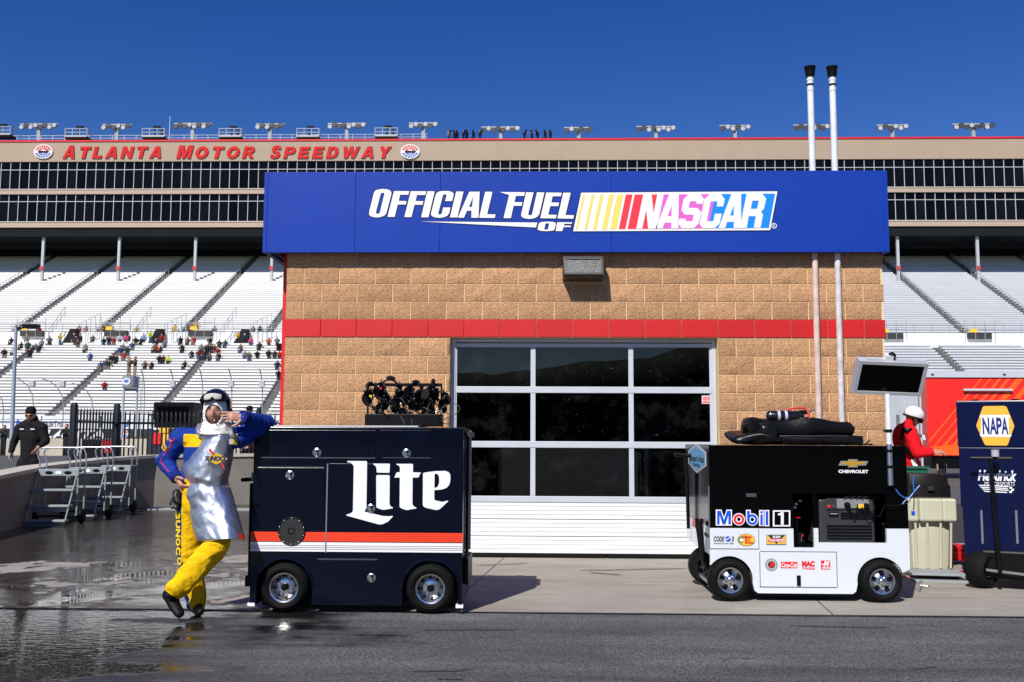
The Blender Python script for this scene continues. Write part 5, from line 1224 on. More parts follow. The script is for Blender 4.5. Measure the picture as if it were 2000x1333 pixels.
dec([ZV([(410,182),(430,150),(508,150),(520,128),(620,130),(608,150),(738,150),(722,185),(612,185),(618,212),(515,212),(522,185)])], gold, yB_, 'bowtie_field', g0)
a, c = ZV([(380,295),(768,255)]); obj('lettering', textmesh('CHEVROLET', vwhite, a[0], c[0], a[1], c[1], yA, .0016, bold=.05), bc)
# hexagon sign on the left end (facing -X) and small logos
def endp(py_, zc): return (py_, zc)
hz = BP(1360,890)[1]-.005
def endprism(loop, x, m, name, parent=bc): return MB().prism([loop], x-.0018, x, ax='x').build(name, m, parent)
hx = endprism([(.15,hz+.03),(.15,hz-.085),(.65,hz-.16),(1.15,hz-.085),(1.15,hz+.03),(.65,hz+.10)], b0+.0022, M('hex_outline', (.6,.65,.7), .5), 'hexagon_sign')
endprism([(.19,hz+.02),(.19,hz-.075),(.65,hz-.142),(1.11,hz-.075),(1.11,hz+.02),(.65,hz+.082)], b0+.0002, M('hex_blue', lin(110,170,210), .5), 'hexagon_face', hx)
me = textmesh('Stewart-Haas', ink, 0, .86, hz-.06, hz+.0, 0, .002, shear=.2)
for v in me.vertices: v.co = (b0-.0018+v.co.y, .1+.98-v.co.x, v.co.z)
obj('lettering', me, hx)
me = textmesh('Racing', ink, 0, .38, hz-.11, hz-.07, 0, .002, shear=.2)
for v in me.vertices: v.co = (b0-.0018+v.co.y, .84-v.co.x, v.co.z)
obj('lettering', me, hx)
for (s, y0, y1, z0, z1, m) in (('MAC',.62,.82,.52,.58,redv),('HAAS',.36,.54,.52,.58,redv),('CHEVROLET',.08,.3,.50,.53,ink),('JJ',.86,.98,.52,.60,redv)):
    me = textmesh(s, m, 0, y1-y0, z0, z1, 0, .002, bold=.04)
    for v in me.vertices: v.co = (b0+.0035+v.co.y, y1-v.co.x, v.co.z)
    obj('lettering', me, bc)
# --- generator in the right bay
gz1 = BP(1600,966)[1]
gen = thing('generator', 'dark grey portable generator with red button in the cart bay', 'generator', ((gx0+gx1)/2+CXo, YC, nz0-.0))
gw = (BP(1712,1000)[0]-BP(1602,1000)[0])/2; gc = (BP(1712,1000)[0]+BP(1602,1000)[0])/2-(gx0+gx1)/2
gh = BP(1600,975)[1]-nz0
genm = M('generator_grey', (.030,.031,.032), .5, var=.15, vs=20)
MB().box(gc-gw, gc+gw, .045, .42, .002, gh).build('casing', genm, gen, bevel=.02)
zg = lambda py: BP(1600, py)[1]-nz0
xg = lambda px: BP(px, 1000)[0]-(gx0+gx1)/2
for y in (1028,1034.2,1040.4,1046.6,1052.8): MB().box(xg(1617),xg(1705),.036,.046,zg(y+1.4),zg(y-1.4)).build('vent_slot', black, gen)
for y in (1003,1008,1013): MB().box(xg(1645),xg(1708),.036,.046,zg(y+1.2),zg(y-1.2)).build('vent_slot', black, gen)
MB().box(xg(1616),xg(1653),.034,.046,zg(996),zg(974)).build('control_panel', dkgrey, gen)
MB().box(xg(1637),xg(1700),.030,.044,zg(993),zg(975)).build('control_plate', M('plate_light', (.22,.23,.24), .5), gen)
MB().lathe([(0,-.01),(.013,-.008),(.015,.01)], (xg(1621),.03,zg(990)), ax='y', seg=14).build('red_button', redv, gen)
MB().lathe([(0,-.006),(.010,-.006),(.012,.01)], (xg(1631),.03,zg(990)), ax='y', seg=14).build('key_switch', chrome, gen)
MB().box(xg(1622),xg(1640),.036,.0445,zg(1010),zg(1001)).build('name_plate', black, gen)
MB().box(xg(1623.5),xg(1638),.0345,.0357,zg(1005),zg(1003.5)).build('name_print', M('print_grey', (.4,.4,.4), .5), gen)
for (x, y, m) in ((1657,987,black),(1694,989,black)): MB().lathe([(0,-.03),(.02,-.028),(.026,-.01),(.026,.01)], (xg(x),.03,zg(y)), ax='y', seg=14).build('power_plug', m, gen, smooth=40)
MB().box(xg(1677),xg(1688),.0,.03,zg(993),zg(985)).build('yellow_plug', yelv, gen, bevel=.004)
for k, (x, y) in enumerate(((1657,987),(1683,990),(1694,989))):
    pts = [(xg(x)+.01*i+.004*k*i, -.005-.01*sin(i*.6), zg(y)-.11*sin(pi*i/9)+.006*i) for i in range(9)]
    MB().tube(pts, .005, 6).build('power_lead', black, gen)
for k in range(4):
    pts = [(xg(1650)+.05*k+.03*i, .02, zg(975)+.03*sin(pi*i/5)) for i in range(6)]
    MB().tube(pts, .003, 6).build('wire', black, gen)
# --- equipment in the narrow bay
nb = thing('gas_regulator', 'small valves and red handle inside the narrow cart bay', 'regulator', ((nx0+nx1)/2+CXo, YC+.2, nz0))
MB().box(-.06,.06,0,.1,0,.10).build('valve_block', black, nb, bevel=.005)
zn = lambda py: BP(1570,py)[1]-nz0
MB().lathe([(0,-.005),(.035,-.004),(.035,.004),(0,.005)], (0,.02,zn(1015)), ax='z', seg=18).build('red_handwheel', redv, nb); MB().tube([(0,.02,.1),(0,.02,zn(1015))], .006, 6).build('stem', sil, nb)
for (x, y) in ((-.02,985),(.015,979),(-.03,992)): MB().box(x,x+.03,0,.02,zn(y)-.02,zn(y)).build('fitting', alu, nb, bevel=.004)
MB().ball((.035,-.02,zn(1051)),.009,seg=8,ring=6).build('red_cap', redv, nb); MB().tube([(.03,-.01,.03),(.03,-.01,zn(1053))], .007, 8).build('gauge_tube', sil, nb)
MB().ball((-.045,-.02,zn(1053)),.007,seg=8,ring=6).build('brass_fitting', yelv, nb)
# --- mast and monitor
mx = BP(1735,900)[0]
mast = MB().tube([(mx,-.03,BP(1735,948)[1]),(mx,-.03,BP(1733,868)[1])], .023, 16).build('mast_lower', alu, bc, smooth=40)
MB().tube([(mx,-.03,BP(1733,868)[1]),(mx,-.03,BP(1733,770)[1])], .0215, 16).build('mast_upper', M('mast_white', (.74,.75,.77), .35), bc, smooth=40)
for y in (842, 881, 912): z = BP(1735,y)[1]; MB().lathe([(.0235,-.012),(.028,-.01),(.028,.01),(.0235,.012)], (mx,-.03,z), seg=16).box(mx-.035,mx+.035,-.02,.01,z-.007,z+.007).build('mast_clamp', blackm, bc, smooth=40)
a, c = BP(1673,769), BP(1806,712); mw = (c[0]-a[0])/2; mh = c[1]-a[1]
mo = bpy.data.objects.new('monitor', None); COL.objects.link(mo); mo.parent = bc; mo.location = (mx+.02, -.05, BP(1740,740)[1]); mo.rotation_euler = (radians(30), radians(2), radians(3)); mo.empty_display_size = .05
mw = .285; mh = .150
msh = M('monitor_silver', (.62,.63,.65), .35, .3)
fr_ = MB(); t_ = .028
for (x0,x1,z0,z1) in ((-mw,mw,mh-t_,mh),(-mw,mw,-mh,-mh+t_),(-mw,-mw+t_,-mh+t_,mh-t_),(mw-t_,mw,-mh+t_,mh-t_)): fr_.box(x0,x1,-.012,.075,z0,z1)
fr_.build('monitor_frame', msh, mo); MB().box(-mw+t_,mw-t_,-.004,.072,-mh+t_,mh-t_).build('screen', gloss_black, mo)
vt_ = MB()
for i in range(40): vt_.box(-mw+.07+i*.0125,-mw+.0745+i*.0125,.006,.035,mh,mh+.002)
vt_.build('vent_slots', M('slot_grey', (.25,.25,.26), .5), mo); MB().box(-.06,.0,.02,.08,mh,mh+.04).build('camera_bracket', white, mo); MB().ball((-.005,.05,mh+.03),.035,.03,.03,12,8).build('webcam', black, mo, smooth=60)

# --- soft bags and bottle on the deck
vin = M('black_vinyl', (.005,.005,.0055), .32, var=.2, vs=10, bump=.15, bs=14, bd=.02, spec=.25)
def bag(name, lab, cat, x0, x1, y0, y1, z0, z1, rnd, seed, warp=.02, top=None):
    nx, ny, nz = 22, 8, 6; cx, cy = (x0+x1)/2, (y0+y1)/2
    t = thing(name, lab, cat, (CXo+cx, YC+cy, z0)); hx_, hy, hz_ = (x1-x0)/2, (y1-y0)/2, (z1-z0)
    mb = MB(); mb.ball((0,0,hz_/2), hx_, hy, hz_/2, 40, 20)
    vs = []
    for (x, y, z) in mb.v:
        u, v, w = x/hx_, y/hy, (z-hz_/2)/(hz_/2); e = rnd
        m_ = max(abs(u), abs(v), abs(w), 1e-6); r_ = sqrt(u*u+v*v+w*w); k = 1+(r_/m_-1)*e
        u, v, w = u*k, v*k, w*k
        n_ = noise.noise_vector(Vector((x*5+seed, y*5, z*8)))*warp
        vs.append((u*hx_+n_.x, v*hy+n_.y, max(.0, hz_/2+w*hz_/2+n_.z*(.8 if w > -.5 else 0)+(top(u) if top and w > 0 else 0))))
    mb.v = vs; mb.build('shell', vin, t, smooth=60); return t, hx_, hy, hz_
zd = bt_+.003
a, c = BP(1505,866), BP(1698,850)
t, hx_, hy, hz_ = bag('seat_cushion', 'flat black padded cushion lying on the deck of the black cart', 'cushion', a[0], c[0], .06, .50, zd, zd+.085, .80, 3, .012, lambda u: .006*sin(u*4))
MB().tube([(hx_*.99*cos(i*pi/24)*1.0 if False else hx_*(1 if i < 1 else 1)*cos(pi*i/24), -hy*sin(pi*i/24)**.3 if 0 < i < 24 else 0, hz_*.9) for i in range(25)], .005, 6).build('piping', dkgrey, t)
a, c = BP(1468,850), BP(1684,817)
t2, *_ = bag('tool_bag', 'large black vinyl bag on the cushion of the black cart', 'bag', a[0], c[0], .10, .55, zd+.080, BP(1580,817)[1]-.0, .80, 11, .030, lambda u: .012*sin(u*5+1)-.012*u)
a, c = BP(1437,870), BP(1520,842)
t3, *_ = bag('crumpled_cover', 'crumpled black fabric cover at the left end of the cart deck', 'cover', a[0], c[0]+.06, .02, .40, zd, zd+.12, .45, 23, .075)
t4, *_ = bag('crumpled_cover', 'folded black sleeve hanging between bag and cushion', 'cover', BP(1475,860)[0], BP(1525,860)[0], -.0, .35, zd+.05, zd+.19, .4, 31, .085)
q = BP(1505,810); q2 = BP(1580,806); zb3 = BP(1540,822)[1]
bo = thing('gas_bottle', 'small black gas bottle with red hose lying on the vinyl bag', 'bottle', ((q[0]+q2[0])/2+CXo, YC+.16, zb3))
hl = (q2[0]-q[0])/2; br = .043
MB().lathe([(0,-hl),(br*.7,-hl+.005),(br,-hl+.03),(br,hl-.05),(br*.6,hl-.01),(.014,hl),(0,hl)], (0,0,br), ax='x', seg=22).build('cylinder', M('bottle_black', (.008,.008,.009), .2, coat=.4), bo, smooth=40)
for x in (-.06, .0): MB().lathe([(br+.001,-.008),(br+.0015,.014)], (x,0,br), ax='x', seg=22).build('bottle_label', M('label_lilac', (.5,.52,.7), .5), bo)
MB().box(hl-.04,hl+.02,-.02,.02,br*1.3,br*1.3+.035).build('valve', black, bo, bevel=.005)
MB().tube([(hl-.15,-.01,br*2.1),(hl-.08,-.02,br*2.5),(hl,-.02,br*2.55),(hl+.03,-.03,br*1.8),(hl+.035,-.05,br*.6),(hl+.03,-.05,.0)], .008, 8).build('red_hose', redv, bo, smooth=60)
MB().bar((hl+.02,0,br*1.5),(hl+.09,0,br*2.2),.014).build('lever', sil, bo)
q = BP(1715,868); tag(MB().tube([(-.06,0,.006),(.0,0,.012),(.03,0,.05)], .008, 6).tube([(.0,0,.01),(.06,.02,.01)], .007, 6).build('loose_bracket', black, None, 0, (q[0]+CXo, YC+.3, zd)), 'small forked black bracket on the right end of the cart deck', 'bracket')
# --- blue cables from the cart
ccx = BP(1770,975)
cab = thing('blue_cable', 'looped blue and black cables hanging off the right end of the black cart', 'cable', (CXo+ccx[0], YC-.02, 0))
def CL(px, py): p = BP(px, py); return (p[0]-ccx[0], -.03, p[1])
bcm = M('cable_blue', lin(45,105,190), .4)
MB().tube([CL(*p) for p in ((1745,955),(1752,965),(1762,972),(1772,971),(1780,962),(1786,954),(1792,948))], .005, 6).build('cable_strand', bcm, cab)
MB().tube([CL(*p) for p in ((1758,984),(1766,975),(1776,968),(1781,960),(1779,945),(1780,930))], .005, 6).build('cable_strand', bcm, cab)
MB().tube([CL(*p) for p in ((1727,986),(1740,987),(1755,986),(1768,982),(1778,970))], .004, 6).build('cable_strand', black, cab)
MB().tube([CL(*p) for p in ((1780,962),(1781,980),(1780,996))], .004, 6).build('cable_strand', black, cab); q = CL(1779,1002); MB().box(q[0]-.012,q[0]+.012,-.045,-.02,q[2]-.018,q[2]+.018).build('cable_plug', bluev, cab, bevel=.004)
# ================================================================== TRASH BIN
q = gnd(1818, 1114); tb = thing('trash_bin', 'cream plastic bin with black lid beside the black and white cart', 'bin', (q.x+.03, q.y+.25, 0))
crm = M('cream_plastic', (.56,.55,.43), .5, var=.05, vs=4)
hB = at(1820, 972, q.y).z
bwid = (at(1868,1000,q.y).x-at(1772,1000,q.y).x)/2*1.15
def sq(r, n=40, e=.45):
    out = []
    for i in range(n):
        a = 2*pi*i/n; c_, s_ = cos(a), sin(a); m_ = max(abs(c_), abs(s_)); k = 1+(1/m_-1)*e; out.append((r*c_*k*.86, r*s_*k*.86))
    return out
def loft(levels, mi=0):
    mb = MB(); n = len(levels[0][1]); vs = []; fs = []
    for z, L in levels: vs += [(x, y, z) for x, y in L]
    for i in range(len(levels)-1):
        for k in range(n): j = (k+1) % n; fs.append((i*n+k, i*n+j, (i+1)*n+j, (i+1)*n+k))
    fs.append(tuple(range(n))[::-1]); fs.append(tuple((len(levels)-1)*n+k for k in range(n))); return mb.add(vs, fs, mi)
loft([(0,sq(bwid*.82)),(.03,sq(bwid*.86)),(hB*.66,sq(bwid*.94)),(hB*.67,sq(bwid*.94)),(hB*.99,sq(bwid*.95)),(hB,sq(bwid*1.02))]).build('barrel', crm, tb, smooth=35)
for q_ in (-.72, -.05, .62):
    MB().box(bwid*q_-bwid*(.12 if q_ else .0)-bwid*(.30 if q_ == -.05 else .16), bwid*q_+bwid*(.42 if q_ == -.05 else .22), -bwid*1.03, -bwid*.6, hB*.67, hB*.985).build('grip_pad', crm, tb, bevel=.02)
for q_ in (-.6,-.2,.25,.6): MB().bar((bwid*q_,-bwid*.86,.02),(bwid*q_*1.05,-bwid*.97,hB*.65),.02,.012).build('rib', crm, tb)
lid = loft([(hB+.001,sq(bwid*1.04)),(hB+.12,sq(bwid*1.03)),(hB+.13,sq(bwid*.97)),(hB+.22,sq(bwid*.93)),(hB+.235,sq(bwid*.9))]).build('lid', M('lid_black', (.008,.008,.0085), .5, var=.2, vs=8, spec=.25), tb, smooth=35)
MB().box(-.04,.02,-bwid*1.0,-bwid*.9,hB+.07,hB+.11).build('lid_catch', dkgrey, lid, bevel=.004)
ql = at(1855, 935, q.y-.0); tag(MB().lathe([(0,0),(.045,0),(.05,.1),(.052,.10),(.047,.005)], seg=18).build('clear_cup', glassmat('clear_plastic', (.7,.7,.7), .1), None, 40, (tb.location.x+bwid*.62, tb.location.y-.1, hB+.236)), 'clear plastic cup on the black bin lid', 'cup')
# floor scale pads, jack
q = gnd(1826, 1132); sp_ = thing('scale_pad', 'flat grey wheel scale pad lying on the concrete by the bin', 'scale pad', (q.x, q.y, 0), -.15)
MB().box(-.24,.24,-.18,.18,.055,.075).build('plate', grey, sp_, bevel=.003); MB().box(-.18,.18,-.12,.12,.02,.054).build('core', black, sp_); MB().box(-.26,.26,-.2,.2,.0,.018).build('base', grey, sp_)
MB().tube([(-.2,0,.02),(-.32,.03,.01),(-.45,.1,.008)], .006, 6).build('red_cable', redv, sp_)
q = gnd(1880, 1106); fj = thing('floor_jack', 'red floor jack with silver handle behind the navy cart', 'jack', (q.x+.05, q.y+.25, 0), .5)
MB().box(-.12,.12,-.35,.35,.04,.14).box(-.09,.09,-.1,.3,.14,.2).build('frame', redp, fj, bevel=.015); MB().box(-.045,.045,.2,.3,.2,.42).build('socket', redp, fj, bevel=.01)
MB().tube([(0,.25,.4),(0,.28,.78)], .035, 12).build('handle', chrome, fj, smooth=40)
for x in (-.13,.13):
    for y in (-.28,.28): MB().lathe([(0,-.02),(.05,-.02),(.05,.02),(0,.02)], (x,y,.05), ax='x', seg=14).build('wheel', blackm, fj)
q = gnd(1845, 1118); tag(MB().tube([(-.25,0,.01),(-.1,-.05,.012),(.0,.03,.012),(.15,.0,.012),(.3,.06,.012)], .008, 6).build('red_hose', redv, None, 0, (q.x,q.y,0)), 'thin red hose on the floor by the jack', 'hose')
q = gnd(1797, 1146); tag(MB().bar((-.02,0,.02),(.02,0,.05),.02).tube([(0,0,.01),(.06,-.02,.008),(.09,-.0,.008)], .004, 6).build('bolt_scrap', sil, None, 0, (q.x,q.y,0)), 'small metal clip lying on the concrete right of the front wheel', 'clip')
# ================================================================== NAPA CART
YN = gnd(1900, 1150).y+.15
NR = radians(-25); qn = at(1873, 1000, YN); nU = Vector((cos(NR), sin(NR), 0)); nN = Vector((sin(NR), -cos(NR), 0))
nc = thing('pit_cart', 'tall navy pit cart with NAPA hexagon and tow handle at the right edge', 'pit cart', (qn.x, YN, 0), NR)
def NP(px, py):
    d = ray(px, py); o_ = Vector((0,0,CAMH)); t = ((Vector((qn.x,YN,0))-o_).dot(nN))/d.dot(nN); P_ = o_+d*t
    return ((P_-Vector((qn.x,YN,0))).dot(nU), P_.z)
nnavy = M('napa_navy_paint', (.003,.006,.040), .22, coat=.1, spec=.2)
n0 = NP(1873,950)[0]; n1 = n0+.98; nt_, nbm = NP(1900,783)[1], NP(1900,1088)[1]
MB().prism([[(n0+.03,nbm),(n0+.15,nbm+.03),(n0+.28,nbm+.06),(n1-.28,nbm+.06),(n1-.03,nbm),(n1,nt_),(n0,nt_)]], 0, 1.5).build('body', nnavy, nc, bevel=.008)
MB().box(n0+.004,n1-.004,-.004,-.0005,NP(1900,873)[1]+.003,nt_-.01).build('upper_door', nnavy, nc, bevel=.003)
MB().box(n0+.01,n1-.01,-.004,-.0005,NP(1900,990)[1],NP(1900,875)[1]).build('lower_door', nnavy, nc, bevel=.003)
for x in (1918, 1986): a, c = NP(x-.8,1062), NP(x+.8,997); MB().box(a[0],c[0],-.009,-.001,a[1],c[1]).build('hinge', hinge, nc)
for x in (1904, 1983): q_ = NP(x, 783); MB().lathe([(0,0),(.03,0),(.03,.012),(0,.014)], (q_[0],.05,nt_), seg=12).build('cap', black, nc)
def ZN(L): return [NP(1880+x/6.667, 780+y/6.667) for (x, y) in L]
hxg = MB().prism([ZN([(280,92),(545,88),(575,105),(675,350),(590,590),(570,606),(305,602),(285,585),(178,345),(262,105)])], -.0075, -.005).build('hexagon_badge', M('napa_yellow', lin(238,178,55), .4), nc)
MB().prism([ZN([(232,207),(612,207),(622,238),(222,238)])], -.0095, -.0078).build('white_bar', vwhite, hxg); MB().prism([ZN([(222,460),(640,462),(625,493),(240,490)])], -.0095, -.0078).build('white_bar', vwhite, hxg)
MB().prism([ZN([(245,236),(600,236),(605,462),(240,460)])], -.0092, -.0076).build('white_field', vwhite, hxg)
nbl = M('napa_blue', lin(20,35,110), .4)
for (s, x0, x1) in (('N',265,345),('A',358,440),('P',445,508),('A',510,590)):
    a, c = ZN([(x0,458),(x1,240)]); obj('letter', textmesh(s, nbl, a[0], c[0], a[1], c[1], -.0096, .0016, bold=.03), hxg)
a, c = ZN([(200,1062),(700,930)]); obj('lettering', textmesh('Hendrick', vwhite, a[0], c[0], a[1], c[1], -.0046, .0016, bold=.04, shear=.25), nc)
a, c = ZN([(285,1122),(680,1082)]); obj('lettering', textmesh('MOTORSPORTS', vwhite, a[0], c[0], a[1], c[1], -.0046, .0016, shear=.2), nc)
for k, (x0, x1, y) in enumerate(((205,600,1122),(225,590,1148),(248,600,1172),(270,580,1200))):
    MB().prism([ZN([(x0,y-8),(x1,y+8),(x1,y+22),(x0+18,y+6)])], -.0064, -.0046).build('logo_stripe', vwhite, nc)
for (x, y) in ((625,1150),(650,1178),(625,1205)): MB().prism([ZN([(x-14,y-12),(x+22,y-10),(x+16,y+16),(x-20,y+14)])], -.0064, -.0046).build('checker_mark', vwhite, nc)
wn_ = gnd(1918, 1157)
for x in (NP(1917,1100)[0], NP(1917,1100)[0]+.86):
    w = wheel(nc, (x, -.02, .16), .16, .15, 'steel'); w.rotation_euler.z = radians(60)
MB().bar((n0+.1,.0,.16),(n1-.1,.0,.16),.035).build('axle', alu, nc); MB().bar((n0+.2,-.1,.17),(n1-.2,-.12,.13),.022).build('tie_rod', chrome, nc)
MB().box(n0+.16,n1-.16,-.04,.3,.09,nbm+.07).build('steering_plate', black, nc, bevel=.02)
hb_ = NP(1935,895); MB().tube([(hb_[0]+.04,-.22,.16),(hb_[0],-.16,hb_[1])], .018, 10).build('tow_bar', blackm, nc)
a, c = NP(1897,896), NP(1977,896); MB().tube([(a[0],-.16,hb_[1]),(c[0],-.16,hb_[1])], .014, 8).build('tow_handle', black, nc)
MB().lathe([(0,0),(.033,0),(.033,.05),(.036,.052),(.036,.06),(0,.062)], (hb_[0]+.04,-.16,hb_[1]+.015), seg=16).build('cup_holder', M('cup_grey', (.45,.46,.48), .4), nc)
q_ = NP(1993,805)
# ================================================================== TRAILERS AT THE RIGHT
YT = 36.0
a = at(1809, 727, YT); hx0 = a.x
tr = thing('race_trailer', 'bright red and orange race team trailer with silver roof rail', 'trailer', (hx0, YT, 0))
zt_t, zb_t = at(1900,738,YT).z, .8
redtr = M('trailer_red', lin(238,42,32), .35, coat=.2); ortr = M('trailer_orange', lin(250,100,30), .35, coat=.2)
MB().box(0, 14, 0, 2.6, zb_t, zt_t).build('body', redtr, tr, bevel=.02); MB().box(-.02, 14.02, -.05, 2.65, zt_t+.004, at(1900,726,YT).z).build('roof_rail', alup, tr)
MB().box(.1, 14, .1, 2.5, .35, zb_t-.01).build('skirt', black, tr)
def TP(px, py): p = at(px, py, YT); return (p.x-hx0, p.z)
def cut(L): return [(max(.005,x), max(zb_t+.01, min(zt_t-.005, z))) for x, z in L]
for k, (x0, wd) in enumerate(((1915,3.5),(1933,3),(1950,6),(1967,6),(1985,14),(2012,12),(2040,14),(2070,20))):
    q0_, q1_ = TP(x0, 740), TP(x0+wd, 740); sl_k = .86; dz_ = q0_[1]-zb_t-.02
    bot = q0_[1]-dz_; 
    L = [(q0_[0], q0_[1]), (q1_[0], q1_[1]), (q1_[0]-dz_*sl_k, bot), (q0_[0]-dz_*sl_k, bot)]
    if L[3][0] < .01:
        t = (q0_[0]-.01)/sl_k; L[3] = (.01, q0_[1]-t); t1 = (q1_[0]-.01)/sl_k
        if t1 < dz_: L[2] = (.01, q1_[1]-t1)
    MB().prism([L], -.006, -.001).build('diagonal_stripe', ortr, tr)
q0_, q1_ = TP(1830, 925), TP(2030, 880); MB().prism([[(.02,zb_t+.03),(6,zb_t+.03),(6,zb_t+1.2),(2.5,zb_t+.62),(.02,zb_t+.3)]], -.0085, -.0065).build('orange_swoosh', ortr, tr)
a, c = TP(1880,764), TP(1975,760); MB().box(a[0],c[0],-.12,-.05,a[1],c[1]).build('awning_pole', alup, tr); 
for x in (1884, 1972): q_ = TP(x, 762); MB().box(q_[0]-.02,q_[0]+.02,-.05,-.002,q_[1]-.03,q_[1]+.03).build('pole_bracket', alup, tr)
for x in (1820,1960): q_ = TP(x,732); MB().ball((q_[0],-.06,q_[1]),.06,.03,.035,10,6).build('marker_lamp', M('marker_red', lin(130,15,15), .3), tr)
a, c = at(1736,770,34), at(1805,930,34); wt = thing('white_trailer', 'pale grey trailer end with doors behind the person in red', 'trailer', (a.x, 34, 0))
w_ = c.x-a.x; zz_ = at(1770,748,34).z
MB().box(0, w_, 0, 1.6, .3, zz_).build('body', M('trailer_grey', (.45,.47,.50), .5, var=.08, vs=2), wt, bevel=.02)
for x in (.02, w_*.45, w_-.07): MB().box(x, x+.05, -.03, -.002, .35, zz_-.05).build('door_edge', alup, wt)
MB().tube([(w_-.12,-.06,.4),(w_-.12,-.06,zz_-.1)], .02, 8).build('lock_bar', chrome, wt)
for z in (1.0,1.5,2.0): MB().box(w_-.2,w_-.05,-.08,-.031,z,z+.05).build('hinge', chrome, wt)
MB().box(w_*.2,w_*.3,-.02,-.002,1.5,2.2).build('vent', M('vent_dark', (.15,.15,.16), .6), wt); MB().box(0.1,.3,.2,.5,0,.3).box(w_-.3,w_-.1,.2,.5,0,.3).build('support_leg', black, wt)
# ================================================================== PEOPLE
def remesh(mb, vox, sm=6, wr=None):
    me = mb.mesh('tmp', [skin]); o = bpy.data.objects.new('tmp', me); COL.objects.link(o)
    r = o.modifiers.new('r', 'REMESH'); r.mode = 'VOXEL'; r.voxel_size = vox
    s_ = o.modifiers.new('s', 'SMOOTH'); s_.factor = .5; s_.iterations = sm
    dg = bpy.context.evaluated_depsgraph_get(); m2 = bpy.data.meshes.new_from_object(o.evaluated_get(dg))
    bpy.data.objects.remove(o)
    m2.polygons.foreach_set('use_smooth', [True]*len(m2.polygons))
    if wr:
        nn = [v.normal.copy() for v in m2.vertices]
        for v, n in zip(m2.vertices, nn): v.co += n*wr(v.co)
    m2.materials.clear(); return m2
def paint(me, mats, rule):
    for m in mats: me.materials.append(m)
    for p in me.polygons: p.material_index = rule(p.center, p.normal)
    return me
def headmesh(stub=True):
    """head looking to -Y, origin at centre, 0.23 high"""
    mb = MB(); seg, ring = 36, 30; vs = []
    for i in range(ring+1):
        th = pi*i/ring
        for k in range(seg):
            ph = 2*pi*k/seg; x, y, z = sin(th)*cos(ph), sin(th)*sin(ph), cos(th)
            X, Y, Z = x*.076, y*.096, z*.116
            if Z < 0:
                f = -Z/.116; X *= 1-.28*f*f; Y = Y*(1-.25*f*f)-.012*f
            if y < 0:
                g = lambda cx, cz, sx, sz: exp(-((X-cx)/sx)**2-((Z-cz)/sz)**2)
                fr = -y
                Y -= fr*(.026*g(0,-.020,.013,.022)+.014*g(0,.004,.010,.024)+.008*g(0,.028,.05,.010)+.010*g(0,-.095,.025,.018)+.006*(g(-.0,-.060,.022,.008))+.006*g(.045,-.02,.018,.02)+.006*g(-.045,-.02,.018,.02))
                Y += fr*(.012*(g(.031,.010,.016,.010)+g(-.031,.010,.016,.010))+.005*g(0,-.066,.024,.003)+.004*g(0,-.045,.02,.006))
            vs.append((X, Y, Z))
    fs = []
    for i in range(ring):
        for k in range(seg):
            j = (k+1) % seg; fs.append((i*seg+k, (i+1)*seg+k, (i+1)*seg+j, i*seg+j))
    mb.add(vs, fs)
    for s_ in (-1, 1): mb.ball((s_*.077,.012,-.005), .010, .020, .032, 10, 8)
    return mb
eye_w = M('eye_white', (.7,.68,.65), .2); eye_d = M('eye_iris', (.03,.02,.015), .2); stub = M('stubble_skin', (.33,.18,.13), .6, var=.2, vs=60); lipm = M('lip', (.38,.14,.11), .5)
def head(parent, loc, rot, beard=True, hair=None, scale=1.0):
    h = headmesh(); me = h.mesh('head', [skin, stub, lipm], 70)
    for p in me.polygons:
        c = p.center
        if c.y < .02 and c.z < -.038 and beard: p.material_index = 1
        if abs(c.x) < .026 and abs(c.z+.066) < .008 and c.y < -.07: p.material_index = 2
    o = obj('head', me, parent, loc); o.rotation_euler = rot; o.scale = (scale,)*3
    for s_ in (-1, 1):
        MB().ball((s_*.031,-.076,.010), .0125, .010, .0062, 10, 8).build('eye', eye_w, o, smooth=60)
        MB().ball((s_*.031,-.0855,.010), .0052, .003, .0052, 8, 6).build('iris', eye_d, o, smooth=60)
        MB().tube([(s_*.014,-.092,.026),(s_*.032,-.091,.031),(s_*.050,-.080,.026)], .0042, 6).build('eyebrow', hair or hairm, o)
    return o
def hand_parts(mb, wrist, fdir, pdir, spread=1.0, curl=(.5,.5,.5,.5), size=1.0, thumb=1, mi=0):
    """fdir: direction of the fingers, pdir: palm normal (fingers curl towards it)"""
    f, p = Vector(fdir).normalized(), Vector(pdir).normalized(); s_ = f.cross(p).normalized(); p = s_.cross(f).normalized(); w = Vector(wrist)
    k = size
    mb.capsule(w, w+f*.085*k, .030*k, .040*k, .48, s_, 12, mi)
    for i in range(4):
        L = (.078,.088,.082,.064)[i]*k; base = w+f*.088*k+s_*((i-1.5)*.0205*k*spread); d = f.copy(); pt = base; c = curl[i]; r = (.0088,.0090,.0086,.0076)[i]*k
        for j, fr in enumerate((.45,.32,.23)):
            a = c*(.7 if j == 0 else 1.0); d = (d*cos(a)+p*sin(a)).normalized() if True else d
            q = pt+d*L*fr; mb.capsule(pt, q, r, r*.92, 1, None, 8, mi); pt = q; r *= .93
            side = d.cross(s_); p_loc = p
            f2 = d
    tb_ = w+f*.025*k-s_*thumb*.032*k; d = (f*.65-s_*thumb*.75+p*.25).normalized(); q = tb_+d*.042*k; mb.capsule(tb_, q, .014*k, .0115*k, 1, None, 8, mi)
    d2 = (f*.9-s_*thumb*.25+p*.4).normalized(); mb.capsule(q, q+d2*.035*k, .011*k, .009*k, 1, None, 8, mi)
def fabric(name, col, b=.5):
    return M(name, col, .85, var=.10, vs=9, bump=min(1,b*1.6), bs=13, bd=.03, spec=.15)
